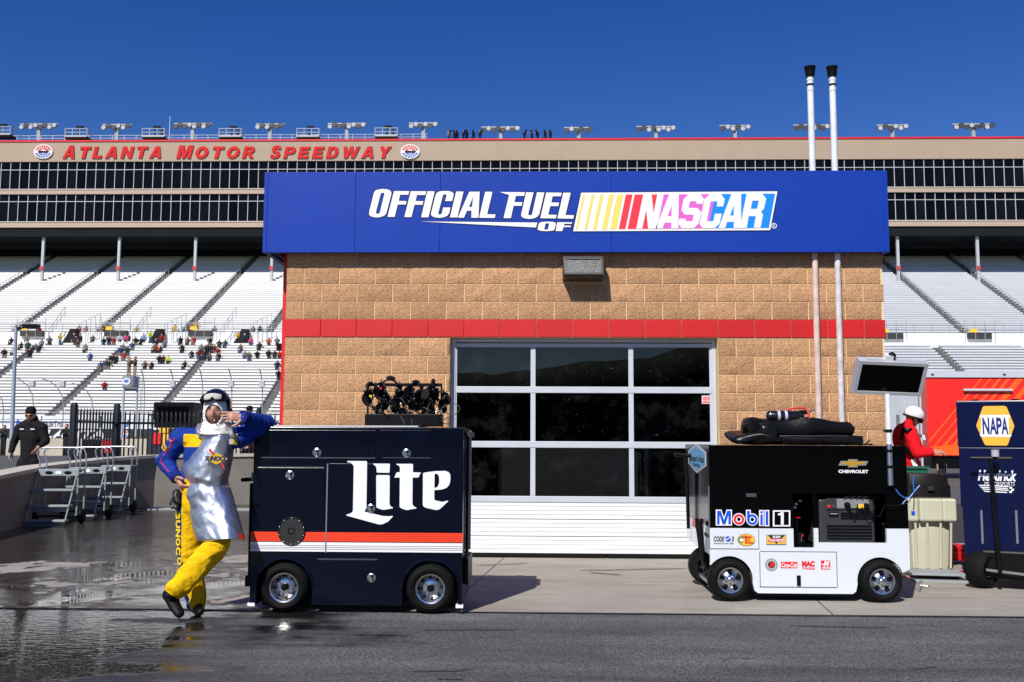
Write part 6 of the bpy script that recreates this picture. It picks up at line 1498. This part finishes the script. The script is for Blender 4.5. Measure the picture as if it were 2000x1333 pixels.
sblue = fabric('suit_blue', lin(26,56,140)); syel = fabric('suit_yellow', lin(228,182,12)); sred = M('suit_red', lin(205,30,45), .7); snavy = fabric('suit_navy', lin(22,38,110))
YM = 7.40
fb = gnd(386, 1208)
man = thing('person', 'man in blue and yellow racing suit and silver apron leaning on the navy cart, smoking', 'person', (fb.x, YM, 0))
mo_ = Vector((fb.x, YM, 0))
def mp(px, py, Y): return at(px, py, Y)-mo_
# ---- body: one continuous surface
mb = MB()
hipR, kneeR, ankR = mp(377,985,7.50), mp(370,1075,7.52), mp(384,1176,7.52)
hipL, kneeL, ankL = mp(420,985,7.45), mp(424,1066,7.335), mp(347,1148,7.24)
pel = mp(398,972,7.45); wst = mp(394,930,7.47); chs = mp(408,880,7.47); nek = mp(419,846,7.46)
shR, elR, wrR = mp(352,857,7.47), mp(321,902,7.50), mp(342,930,7.42)
shL, elL, wrL = mp(468,855,7.48), mp(519,827,7.655), mp(478,816,7.39)
X_ = (1,0,0)
mb.capsule(pel+Vector((0,0,-.03)), wst, .165, .155, .72, X_, 20); mb.capsule(wst, chs, .155, .185, .68, X_, 20); mb.capsule(chs, nek+Vector((0,0,-.075)), .185, .125, .66, X_, 20)
mb.capsule(nek+Vector((0,0,-.06)), nek+Vector((0,0,.05)), .075, .06, 1, None, 14)
mb.capsule(nek+Vector((0,0,-.06)), shR+Vector((.02,0,.01)), .085, .083, .95, None, 14); mb.capsule(nek+Vector((0,0,-.06)), shL+Vector((-.02,0,.0)), .085, .083, .95, None, 14)
mb.capsule(shR, elR, .080, .062, 1, None, 14); mb.capsule(elR, wrR, .062, .044, 1, None, 14)
mb.capsule(shL, elL, .080, .063, 1, None, 14); mb.capsule(elL, wrL, .063, .046, 1, None, 14)
mb.capsule(hipR, kneeR, .122, .088, .95, None, 16); mb.capsule(kneeR, ankR, .088, .074, 1, None, 16)
mb.capsule(hipL, kneeL, .125, .092, .95, None, 16); mb.capsule(kneeL, ankL, .092, .080, 1, None, 16)
def segd(p, a, b):
    ab = b-a; t = max(0, min(1, (p-a).dot(ab)/ab.length_squared)); return (p-(a+ab*t)).length, t
limbs = [('rl',hipR,kneeR),('rs',kneeR,ankR),('ll',hipL,kneeL),('ls',kneeL,ankL),('ru',shR,elR),('rf',elR,wrR),('lu',shL,elL),('lf',elL,wrL)]
def wrink(p):
    best = min(((segd(p,a,b)[0],n,segd(p,a,b)[1],a,b) for n,a,b in limbs), key=lambda t: t[0])
    d, n, t, a, b = best; ax = (b-a).normalized(); s_ = (p-a).dot(ax)
    near = {'rl':t**3,'rs':max(t**3,(1-t)**3),'ll':t**3+.2,'ls':.4+max(t**2,(1-t)**3),'ru':.3+t**3,'rf':.5+(1-t)**2,'lu':.4+t**2,'lf':.4+(1-t)**2}[n]
    q = .55-1.6*abs(noise.noise(Vector((p.x*7+s_*4, p.y*7+p.x*3, s_*11+p.x*9))))+.5*noise.noise(Vector((p.x*17, p.y*17, s_*24+7)))
    return .014*q*min(1.1, near+.2)
bm_ = remesh(mb, .0085, 7, wrink)
zwst = mp(394,948,7.45).z; cuffz = mp(345,1140,7.2).z
def suit_rule(c, n):
    d = [(segd(c, a, b)[0], nm, segd(c, a, b)[1]) for nm, a, b in limbs]; dm = min(d, key=lambda t: t[0])
    pxy = proj(c+mo_)
    arm = [q for q in d if q[1] in ('ru','rf','lu','lf')]; am = min(arm, key=lambda t: t[0])
    if c.z > zwst:
        if am[0] < .098 and am[2] > .12: return 0
        if c.y < .02 and 848 < pxy[1] < 874 and (358 < pxy[0] < 396): return 1
        if c.y < .02 and 848 < pxy[1] < 870 and (447 < pxy[0] < 464): return 1
        if c.y < .0 and 838 < pxy[1] < 860 and 396 <= pxy[0] <= 448: return 1
        if pxy[1] > 915: return 1
        return 0
    if dm[1] in ('rl','rs'):
        a, b = (hipR, kneeR) if dm[1] == 'rl' else (kneeR, ankR); q = a+(b-a)*dm[2]; rv = c-q
        if rv.x < -.40*sqrt(rv.x**2+rv.y**2) and rv.y < .05: return 2
    return 1
paint(bm_, [sblue, syel, snavy], suit_rule)
obj('body', bm_, man)
# collars at sleeve and trouser ends
def cuff(p, d, r, m, name, w=.035): 
    d = Vector(d).normalized(); MB().tube([p-d*w/2, p-d*w*.3, p+d*w*.3, p+d*w/2], [r*.97,r,r,r*.95], 18).build(name, m, man, smooth=50)
cuff(wrR-(wrR-elR).normalized()*.0, wrR-elR, .046, snavy, 'cuff', .07); cuff(wrL, wrL-elL, .048, snavy, 'cuff', .07)
# red piping along the right sleeve
def piping(pts, r=.006): MB().tube(pts, r, 6).build('sleeve_piping', sred, man, smooth=60)
def off(a, b, t, dx, dz, dy=-.07): q = a.lerp(b, t); return q+Vector((dx, dy, dz))
pd = Vector((-.12,-.99,.05)).normalized()
piping([shR.lerp(elR,t)+pd*(.083-.018*t) for t in (0,.15,.3,.45,.6,.75,.9,1.0)]+[elR.lerp(wrR,t)+pd*(.065-.018*t) for t in (.15,.3,.45,.6,.75)], .0045)
# SUNOCO letters down the outer right leg
legm = M('leg_letter_yellow', lin(230,200,30), .6)
for k, ch in enumerate('SUNOCO'):
    t = .18+k*.155
    a_ = (hipR.lerp(kneeR, min(1, t*1.25)) if t*1.25 <= 1 else kneeR.lerp(ankR, (t*1.25-1)))
    me = textmesh(ch, legm, -.030, .030, -.032, .032, 0, .003, bold=.05)
    R_m = Matrix.Rotation(radians(-42), 3, 'Z') @ Matrix.Rotation(radians(90), 3, 'Y')
    for v in me.vertices: v.co = R_m @ v.co
    o = obj('leg_letter', me, man); rad = .121-.032*min(1, t*1.25)
    o.location = a_+Vector((-rad*sin(radians(42)), -rad*cos(radians(42)), 0))
# ---- hands
hm_ = MB(); hand_parts(hm_, wrR+(wrR-elR).normalized()*.02, Vector((.55,-.35,-.62)), Vector((.75,.35,.35)), 1.0, (.5,.55,.6,.6), 1.0, -1)
hm_.capsule(wrR-(wrR-elR).normalized()*.02, wrR+(wrR-elR).normalized()*.03, .032, .031)
h1 = remesh(hm_, .0042, 2); h1.materials.append(skin); tag(obj('hand', h1, man), 'bare hand resting on the hip')
hm_ = MB(); wl0 = wrL+(wrL-elL).normalized()*.015
hand_parts(hm_, wl0, Vector((-.90,-.40,.05)), Vector((-.25,.85,-.35)), 1.12, (.16,.22,.30,.38), .94, -1)
hm_.capsule(wrL-(wrL-elL).normalized()*.02, wl0, .033, .032)
h2_ = remesh(hm_, .0042, 2); h2_.materials.append(skin); tag(obj('hand', h2_, man), 'bare hand holding a cigarette at the mouth')
# ---- head, hood, helmet, goggles
hc = mp(421, 803, 7.43)
hd_ = head(man, hc, (radians(4), 0, radians(9)), True)
cg = MB().tube([(.012,-.100,-.062),(.014,-.145,-.066)], .0042, 8).build('cigarette', vwhite, hd_)
hoodm = fabric('hood_white', (.80,.77,.72), .35)
hb = MB(); seg, ring = 110, 84; vs = []; fs = []
def hood_pt(u, v):
    return None
for i in range(ring+1):
    t = i/ring; z = .118-.285*t
    for k in range(seg):
        ph = 2*pi*k/seg; 
        if z > -.08: f = sqrt(max(0, 1-((z+.0)/.128)**2)) if z > 0 else 1-.10*(z/.08)**2
        else: f = .90+.55*((-.08-z)/.09)
        rx, ry = .088*f, .108*f
        w = .006*noise.noise(Vector((cos(ph)*2, sin(ph)*2, z*60)))*(2.2 if z < -.07 else .6)
        vs.append(((rx+w)*cos(ph), (ry+w)*sin(ph)-(.014 if z < -.03 else .0), z))
for i in range(ring):
    for k in range(seg):
        j = (k+1) % seg; c = (Vector(vs[i*seg+k])+Vector(vs[(i+1)*seg+j]))/2
        if c.y < -.03 and ((c.x)/.062)**2+((c.z+.022)/.072)**2 < 1: continue
        fs.append((i*seg+k, (i+1)*seg+k, (i+1)*seg+j, i*seg+j))
ho = hb.add(vs, fs).build('balaclava', hoodm, man, smooth=70, loc=hc); ho.rotation_euler = hd_.rotation_euler
sm_ = ho.modifiers.new('s', 'SOLIDIFY'); sm_.thickness = .006; sm_.offset = 0
rings_ = []
for k, (dz_, r_, dr) in enumerate(((-.118,.088,.012),(-.142,.100,.015),(-.168,.116,.014))):
    pts = [((r_+.008*sin(3*a+k))*cos(a), (r_+.008*cos(2*a+k))*sin(a)-.012, dz_+.010*sin(2*a+k*1.7)-.012*(-sin(a))) for a in [2*pi*i/24 for i in range(25)]]
    hood_r = MB().tube(pts, dr, 8, cap=False)
    o = hood_r.build('hood_fold', hoodm, man, smooth=70, loc=hc); o.rotation_euler = hd_.rotation_euler
hel = M('helmet_navy', (.006,.007,.020), .15, coat=.6)
hh = MB(); vs = []; fs = []; seg, ring = 40, 18
for i in range(ring+1):
    th = radians(128)*i/ring
    for k in range(seg):
        ph = 2*pi*k/seg; vs.append((.103*sin(th)*cos(ph), .122*sin(th)*sin(ph), .112*cos(th)))
for i in range(ring):
    for k in range(seg):
        j = (k+1) % seg; c = (Vector(vs[i*seg+k])+Vector(vs[(i+1)*seg+j]))/2
        lim = .032 if c.y < -.035 else (-.075 if c.y < .06 else -.07)
        if c.z < lim: continue
        fs.append((i*seg+k, (i+1)*seg+k, (i+1)*seg+j, i*seg+j))
he = hh.add(vs, fs).build('helmet', hel, man, smooth=60, loc=hc+Vector((0,.006,.048))); he.rotation_euler = hd_.rotation_euler
m_ = he.modifiers.new('s', 'SOLIDIFY'); m_.thickness = .008; m_.offset = 1
# goggles: curved frame pushed up on the helmet front
def gog(x, z, r0, lift=0):
    a = x/.118; return (r0*sin(a)*.95, -(r0+.012)*cos(a)-lift+.01, z)
go = MB(); vs = []; fs = []
def gshape(s, k):  # s in -1..1 ; returns z upper/lower with nose notch
    up = .034-.010*s*s; lo = -.030+.026*exp(-(s/.20)**2)+.010*s*s*s*s; return lo+(up-lo)*k
def gsheet(sc, r0, lift, m, name, parent, th):
    mb = MB(); vs = []; fs = []; n = 28
    for i in range(n+1):
        s = -1+2*i/n
        for k in (0, .33, .66, 1): vs.append(gog(s*.098*sc, (gshape(s, k)-.002)*sc+.005*(1-sc), r0, lift))
    for i in range(n):
        for k in range(3): fs.append((i*4+k, (i+1)*4+k, (i+1)*4+k+1, i*4+k+1))
    o = mb.add(vs, fs).build(name, m, parent, smooth=60); q = o.modifiers.new('s', 'SOLIDIFY'); q.thickness = th; q.offset = 0; return o
ge = bpy.data.objects.new('goggles', None); COL.objects.link(ge); ge.parent = man; ge.location = hc+Vector((-.004,-.002,.070)); ge.rotation_euler = (radians(-14), radians(-3), radians(9)); ge.empty_display_size = .05
gsheet(1.0, .112, .006, black, 'goggle_frame', ge, .022); gsheet(.76, .112, .020, M('goggle_lens', (.55,.53,.47), .12, coat=.5), 'goggle_lens', ge, .004)
MB().tube([(.104*cos(a), .118*sin(a), .006) for a in [radians(-28+236*i/24) for i in range(25)]], .010, 8).build('goggle_strap', black, ge, smooth=60)
MB().ball((-.100,.02,-.055),.020,.034,.040,12,8).build('ear_guard', hel, he, smooth=60); MB().ball((.100,.02,-.055),.020,.034,.040,12,8).build('ear_guard', hel, he, smooth=60)
# ---- shoes
shoem = M('shoe_black', (.005,.005,.0055), .5, bump=.3, bs=60, spec=.2)
def shoe(ankle, toe, heel, name='shoe'):
    mb = MB(); ax = (toe-heel); mb.capsule(heel.lerp(toe,.12), heel.lerp(toe,.55), .043, .045, .8, None, 14); mb.capsule(heel.lerp(toe,.5), heel.lerp(toe,.88), .046, .038, .75, None, 14)
    mb.capsule(heel.lerp(toe,.15), ankle, .045, .052, 1, None, 14); mb.capsule(heel.lerp(toe,.42), ankle, .038, .05, 1, None, 14)
    me = remesh(mb, .008, 4); me.materials.append(shoem); return obj(name, me, man)
def flat(v, z): return Vector((v.x, v.y, z))
shoe(ankR, flat(mp(392,1196,7.34),.040), flat(mp(384,1190,7.57),.046))
shoe(ankL+Vector((-.01,0,.0)), flat(mp(354,1200,7.20),.036), mp(325,1156,7.27))
ank2 = kneeR.lerp(ankR, .92); cuff(ankR+Vector((0,0,.01)), (0,0,1), .052, black, 'sock_cuff', .06)
cuff(ankL+(ankL-kneeL).normalized()*.055, ankL-kneeL, .055, black, 'boot_collar', .07)
# ---- apron
apm = bpy.data.materials.new('aluminised_apron'); apm.use_nodes = True; n = apm.node_tree.nodes; l = apm.node_tree.links; b = n['Principled BSDF']
b.inputs['Base Color'].default_value = (.80,.81,.84,1); b.inputs['Metallic'].default_value = 1; b.inputs['Roughness'].default_value = .42
tc = n.new('ShaderNodeTexCoord'); t1 = n.new('ShaderNodeTexNoise'); t1.inputs['Scale'].default_value = 16; t1.inputs['Detail'].default_value = 7; t1.inputs['Roughness'].default_value = .62; l.new(tc.outputs['Object'], t1.inputs[0])
vo = n.new('ShaderNodeTexVoronoi'); vo.inputs['Scale'].default_value = 26; vo.feature = 'F1'; l.new(tc.outputs['Object'], vo.inputs[0])
ad = n.new('ShaderNodeMath'); ad.operation = 'MULTIPLY_ADD'; ad.inputs[1].default_value = .35; l.new(vo.outputs[0], ad.inputs[0]); l.new(t1.outputs[0], ad.inputs[2])
bp = n.new('ShaderNodeBump'); bp.inputs['Strength'].default_value = .22; bp.inputs['Distance'].default_value = .02; l.new(ad.outputs[0], bp.inputs['Height']); l.new(bp.outputs[0], b.inputs['Normal'])
apo = M('apron_orange', lin(240,60,40), .6)
rowsA = [(847,387,461),(862,383,460),(880,372,457),(897,361,455),(910,354,452),(925,353,449),(938,355,446),(950,357,449),(970,361,456),(995,367,463),(1020,373,470),(1042,379,476),(1056,384,479)]
nu = 36; vs = []; fs = []; nv = 64
def apin(y):
    for i in range(len(rowsA)-1):
        a, b_ = rowsA[i], rowsA[i+1]
        if a[0] <= y <= b_[0]: t = (y-a[0])/(b_[0]-a[0]); return a[1]+(b_[1]-a[1])*t, a[2]+(b_[2]-a[2])*t
    return rowsA[-1][1:]
for j in range(nv+1):
    y = 847+(1056-847)*j/nv; xl, xr = apin(y); v = j/nv
    for i in range(nu+1):
        u = i/nu; px = xl+(xr-xl)*u
        belly = .030*exp(-((v-.30)/.3)**2)+.0*v
        wrap = .17*(2*abs(u-.47))**2.3
        waist = .030*exp(-((v-.47)/.05)**2)*(.35+.65*u)
        fold = .012*sin(u*9+v*5)*v*(1-.3*u)+.010*noise.noise(Vector((u*3,v*5,1.3)))+.006*noise.noise(Vector((u*9,v*12,4)))+.012*exp(-((v-.44-.10*(u-.5))/.03)**2)*-1*(u > .25)+.010*exp(-((v-.55+.25*(u-.2))/.035)**2)*-1
        Y = 7.305-belly+wrap*(1 if v < .5 else .75)+waist+fold-.16*max(0, v-.5)
        if v > .5: Y -= .06*max(0, v-.5)*u
        yy_ = y+(2.5*sin(u*7)-3*u if j == nv else 0)+(7*sin(u*pi) if j == 0 else 0)*.8
        vs.append(mp(px, yy_, Y))
apf = MB()
for j in range(nv):
    for i in range(nu): a = j*(nu+1)+i; fs.append((a, a+nu+1, a+nu+2, a+1))
apf.add(vs, fs)
for fi, f in enumerate(fs):
    j, i = divmod(fi, nu)
    if i > nu-5 and j > nv-5: apf.m[fi] = 1
ap = apf.build('apron', [apm, apo], man, smooth=80); m_ = ap.modifiers.new('s', 'SOLIDIFY'); m_.thickness = .004
# straps
stm = M('strap_silver', (.22,.23,.25), .5, .3, bump=.3, bs=30)
for pts in (((390,850,7.30),(387,838,7.33),(391,828,7.41),(400,826,7.52)), ((455,858,7.31),(450,842,7.32),(446,830,7.40),(438,826,7.52))):
    P = [mp(*q) for q in pts]; mbs = MB(); vs = []; fs = []
    for i, q in enumerate(P):
        for s_ in (-1, 1): vs.append(q+Vector((s_*.020,0,0)))
        if i: fs.append((2*i-2, 2*i-1, 2*i+1, 2*i))
    o = mbs.add(vs, fs).build('apron_strap', stm, man, smooth=60); q = o.modifiers.new('s', 'SOLIDIFY'); q.thickness = .006
q = mp(452, 862, 7.29); MB().box(-.015,.015,-.005,0,-.022,.016).build('strap_label', M('label_pale', (.40,.41,.40), .7), man, loc=q)
# diamond logo on the apron with its lettering and arrow
q = mp(423, 896, 7.248)
def lg_(loop, m, y, nm, par=None): return MB().prism([loop], y-.0015, y).build(nm, m, par or man, loc=None if par else q)
dlg = lg_([(-.085,0),(.0,.044),(.085,0),(.0,-.044)], M('logo_yellow', lin(225,180,50), .35, .3), 0, 'apron_logo')
lg_([(-.062,.062),(-.048,.075),(-.012,.022),(-.034,.030)], redv, 0.0, 'logo_arrow', dlg); lg_([(.03,-.028),(.05,-.04),(.066,-.085),(.046,-.062)], redv, 0.0, 'logo_arrow', dlg)
obj('lettering', textmesh('SUNOCO', M('logo_navy', lin(25,35,80), .4), -.088, .088, -.018, .018, -.0018, .0015, bold=.06, shear=.2), dlg)
# arm patches
def patch(pos, rot, w, h, m, nm, txt=None, tm=None):
    o = MB().box(-w/2,w/2,-.002,0,-h/2,h/2).build(nm, m, man, loc=pos, bevel=.0015); o.rotation_euler = rot
    if txt: obj('lettering', textmesh(txt, tm, -w*.36, w*.36, -h*.28, h*.28, -.0022, .0012, bold=.04), o)
    return o
patch(mp(505,822,7.575)+Vector((0,-.012,.012)), (0, radians(28), radians(10)), .070, .042, vwhite, 'sleeve_patch', 'K', snavy)
o = patch(shR.lerp(elR,.45)+Vector((-.042,-.070,.012)), (0, radians(35), radians(-30)), .05, .04, syel, 'sleeve_patch', 'S', snavy)
patch(shR.lerp(elR,.2)+Vector((-.02,-.086,.02)), (0, radians(35), radians(-15)), .035, .014, M('patch_pink', lin(215,90,120), .6), 'sleeve_patch')

# glove tucked at the hip, belt detail
gm = MB(); gp0 = mp(345,975,7.40)
for (a_, b_, r_) in (((0,0,.04),(0,0,-.03),.034),((.012,-.01,-.03),(.008,-.025,-.065),.017),((-.012,-.012,-.03),(-.02,-.03,-.06),.016),((-.025,0,.0),(-.04,-.01,-.035),.015),((.0,-.02,.02),(.02,-.03,-.02),.022)): gm.capsule(gp0+Vector(a_), gp0+Vector(b_), r_, r_*.85, 1, None, 10)
gme = remesh(gm, .006, 2); gme.materials.append(M('glove_leather', (.012,.012,.012), .35, bump=.6, bs=40)); tag(obj('glove', gme, man), 'black glove hanging at the hip')


# ================================================================== WALKER
wp = gnd(63, 1012); YK = 17.2
wx = at(60, 860, YK).x; wk = thing('person', 'man in black hooded sweatshirt and beanie walking behind the low wall', 'person', (wx, YK, 0), 0)
wo = Vector((wx, YK, 0)); wq = lambda px, py, dy=0: at(px, py, YK+dy)-wo
hood = fabric('hoodie_black', (.012,.012,.013)); jean = fabric('trouser_black', (.010,.010,.012))
mb = MB(); nk = wq(62,820); cs = wq(60,850); wsx = wq(58,885); pl_ = wq(56,902)
mb.capsule(pl_, wsx, .155, .16, .7, X_, 18); mb.capsule(wsx, cs, .16, .185, .68, X_, 18); mb.capsule(cs, nk+Vector((0,0,-.06)), .18, .10, .68, X_, 18)
mb.capsule(nk+Vector((0,.03,-.03)), nk+Vector((0,.04,.02)), .10, .09, 1)
sR, eR, wR = wq(38,838), wq(27,865), wq(22,882,-.06); sL, eL, wL = wq(83,836), wq(90,862), wq(76,873,-.18)
for a_, b_, r0, r1 in ((sR,eR,.08,.068),(eR,wR,.066,.048),(sL,eL,.08,.068),(eL,wL,.066,.048)): mb.capsule(a_, b_, r0, r1, 1, None, 14)
mb.capsule(nk+Vector((0,0,-.06)), sR, .10, .09); mb.capsule(nk+Vector((0,0,-.06)), sL, .10, .09)
hR, kR, aR = pl_+Vector((-.09,0,-.02)), pl_+Vector((-.10,-.16,-.45)), pl_+Vector((-.10,-.02,-.83)); hL, kL, aL = pl_+Vector((.09,0,-.02)), pl_+Vector((.10,.10,-.44)), pl_+Vector((.10,.30,-.80))
for a_, b_, r0, r1 in ((hR,kR,.11,.08),(kR,aR,.08,.06),(hL,kL,.11,.08),(kL,aL,.08,.06)): mb.capsule(a_, b_, r0, r1, 1, None, 14)
wm_ = remesh(mb, .016, 4, lambda p: .008*noise.noise(p*9)); paint(wm_, [hood, jean], lambda c, n_: 0 if c.z > pl_.z-.03 else 1); obj('body', wm_, wk)
for a_, e_, th_ in ((wR, eR, 1), (wL, eL, -1)):
    g_ = MB(); d_ = (a_-e_).normalized(); g_.capsule(a_-d_*.05, a_+d_*.02, .036, .034); hand_parts(g_, a_+d_*.02, d_+Vector((0,-.1,-.5)), Vector((th_,.2,0)), 1, (.3,.35,.4,.4), 1, th_)
    m_ = remesh(g_, .006, 2); m_.materials.append(skin); obj('hand', m_, wk)
    MB().tube([e_.lerp(a_,.62), e_.lerp(a_,.98)], [.055,.046], 14).build('sleeve_end', hood, wk, smooth=50)
hw_ = wq(60, 811, -.05); ho_ = head(wk, hw_, (radians(16),0,radians(8)), True)
be = MB().ball((0,.014,.066), .088, .108, .090, 24, 16)
bo_ = be.build('beanie', fabric('beanie_black', (.010,.010,.011)), wk, smooth=60, loc=hw_); bo_.rotation_euler = ho_.rotation_euler
MB().box(-.066,.066,-.104,-.08,-.002,.020).build('sunglasses', gloss_black, ho_, bevel=.005)
for x, tx in ((-.13,.05),(.06,.05)): MB().box(x,x+.075,-.002,0,0,.022).build('chest_print', M('print_ice', (.55,.65,.72), .6), wk, loc=wq(60,840)+Vector((0,-.130,0)), bevel=.002)
for a_, s_ in ((aR,-1),(aL,1)): MB().capsule(a_+Vector((0,.03,-.05)), a_+Vector((0,-.16,-.06)), .05, .045, .8).build('shoe', shoem, wk, smooth=60)

# ================================================================== PERSON IN RED (right) and watcher behind the fence
YRD = 13.2; rx_ = at(1778, 860, YRD).x; rd = thing('person', 'person in red racing suit and white helmet bending behind the bin, facing right', 'person', (rx_, YRD, 0)); ro = Vector((rx_, YRD, 0)); rq = lambda px, py, dy=0: at(px, py, YRD+dy)-ro
rsuit = fabric('suit_bright_red', lin(222,22,34)); mb = MB()
nk = rq(1776,828); cs = rq(1766,855); ws = rq(1772,890); pl_ = rq(1782,925)
mb.capsule(pl_, ws, .165, .16, .8, (0,1,0), 18); mb.capsule(ws, cs, .165, .19, .78, (0,1,0), 18); mb.capsule(cs, nk, .18, .08, .8, (0,1,0), 18)
sN, eN, wN = rq(1778,846,-.18), rq(1792,885,-.26), rq(1818,884,-.28); sF, eF, wF = rq(1778,846,.18), rq(1796,882,.24), rq(1822,882,.1)
for a_, b_, r0, r1 in ((sN,eN,.095,.078),(eN,wN,.075,.048),(sF,eF,.09,.07),(eF,wF,.07,.045)): mb.capsule(a_, b_, r0, r1, 1, None, 14)
kN, aN = pl_+Vector((.06,-.1,-.45)), pl_+Vector((.0,-.1,-.86)); kF, aF = pl_+Vector((.0,.1,-.45)), pl_+Vector((-.08,.1,-.86))
for a_, b_, r0, r1 in ((pl_+Vector((0,-.09,0)),kN,.115,.085),(kN,aN,.085,.065),(pl_+Vector((0,.09,0)),kF,.115,.085),(kF,aF,.085,.065)): mb.capsule(a_, b_, r0, r1, 1, None, 14)
m_ = remesh(mb, .015, 4, lambda p: .010*noise.noise(p*8)); m_.materials.append(rsuit); obj('body', m_, rd)
hr = rq(1784, 815); h_ = head(rd, hr, (radians(18),0,radians(72)), False)
whm = M('helmet_white', (.78,.79,.80), .25, coat=.4); hmb = MB().ball((0,.004,.035), .108, .128, .115, 28, 18)
keep = [(f, m) for f, m in zip(hmb.f, hmb.m) if sum(hmb.v[i][2] for i in f)/len(f) > -.005]; hmb.f = [k[0] for k in keep]; hmb.m = [k[1] for k in keep]
o = hmb.build('helmet', whm, rd, smooth=60, loc=hr); o.rotation_euler = h_.rotation_euler; q = o.modifiers.new('s', 'SOLIDIFY'); q.thickness = .008
MB().tube([(.11*cos(a), .13*sin(a), -.003) for a in [2*pi*i/24 for i in range(25)]], .009, 8, cap=False).build('helmet_rim', black, o)
MB().tube([(-.095,.02,-.01),(-.08,-.02,-.07),(-.03,-.06,-.115)], .008, 6).build('chin_strap', black, o); MB().tube([(.095,.02,-.01),(.08,-.02,-.07),(.03,-.06,-.115)], .008, 6).build('chin_strap', black, o)
MB().box(-.075,.075,-.125,-.07,-.05,.0).build('face_shield', gloss_black, o, bevel=.01)
for a_, e_ in ((wN, eN), (wF, eF)):
    g_ = MB(); d_ = (a_-e_).normalized(); g_.capsule(a_-d_*.04, a_+d_*.02, .036, .034); hand_parts(g_, a_+d_*.02, d_, Vector((0,.3,-1)), 1, (.5,.5,.6,.6), 1, 1); m_ = remesh(g_, .007, 2); m_.materials.append(skin); obj('hand', m_, rd)
MB().tube([rq(1765,836,-.22),rq(1772,842,-.27),rq(1780,839,-.25)], .022, 8).tube([rq(1764,838,-.2),rq(1760,860,-.22),rq(1772,880,-.22),rq(1785,893,-.24)], .020, 8).build('harness', black, rd, smooth=60)
MB().box(-.03,.03,-.01,.0,-.12,.12).build('leg_stripe', vwhite, rd, loc=rq(1789,915,-.20)).rotation_euler = (0, radians(-18), 0)
MB().bar(rq(1803,850,-.28), rq(1806,860,-.3), .02, .02).build('sleeve_mark', vwhite, rd)
MB().tube([rq(1768,840,-.235),rq(1779,842,-.26),rq(1780,868,-.25)], .004, 6).build('shoulder_piping', vwhite, rd)
for a_ in (aN, aF): MB().capsule(a_+Vector((-.03,0,-.03)), a_+Vector((.15,0,-.04)), .045, .04, .8).build('shoe', shoem, rd, smooth=60)
q = gnd(1787, 1050); tag(MB().box(-.22,.1,-.1,.1,0,.97).box(-.24,.12,-.12,.12,.975,1.0).build('green_case', M('case_green', lin(25,95,70), .5), None, 0, (at(1790,920,12.4).x, 12.4, 0)), 'green topped case behind the bin lid', 'case')
YE = 25.5; ex = at(486, 860, YE).x; ew = thing('person', 'watcher in black cap and dark clothes standing behind the iron fence', 'person', (ex, YE, 0)); eo = Vector((ex, YE, 0)); eq_ = lambda px, py, dy=0: at(px, py, YE+dy)-eo
mb = MB(); mb.capsule((0,0,.95),(0,0,1.25),.17,.19,.7,X_,16); mb.capsule((0,0,1.25),(0,0,1.5),.19,.10,.7,X_,16)
for s_ in (-1,1): mb.capsule((s_*.22,0,1.45),(s_*.27,-.03,1.15),.075,.06); mb.capsule((s_*.27,-.03,1.15),(s_*.12,-.22,1.08),.06,.045); mb.capsule((s_*.09,0,.92),(s_*.1,0,.5),.11,.08); mb.capsule((s_*.1,0,.5),(s_*.1,.02,.1),.08,.06)
m_ = remesh(mb, .02, 4); m_.materials.append(hood); obj('body', m_, ew)
hq = Vector((0,-.02,eq_(486,802).z)); h_ = head(ew, hq, (0,0,.3), True)
MB().ball((0,.01,.05),.088,.105,.075,18,10).box(-.07,.07,-.17,-.08,.035,.045).build('cap', black, ew, smooth=50, loc=hq); MB().box(-.068,.068,-.10,-.08,.0,.02).build('sunglasses', gloss_black, h_)
for s_ in (-1,1):
    g_ = MB(); hand_parts(g_, (s_*.12,-.22,1.08), (-s_*.8,-.4,0), (0,.5,-.8), 1, (.4,.4,.4,.4), 1, s_); m_ = remesh(g_, .007, 2); m_.materials.append(skin); obj('hand', m_, ew)
    MB().capsule((s_*.1,.04,.05),(s_*.1,-.16,.045),.05,.045,.8).build('shoe', shoem, ew, smooth=60)
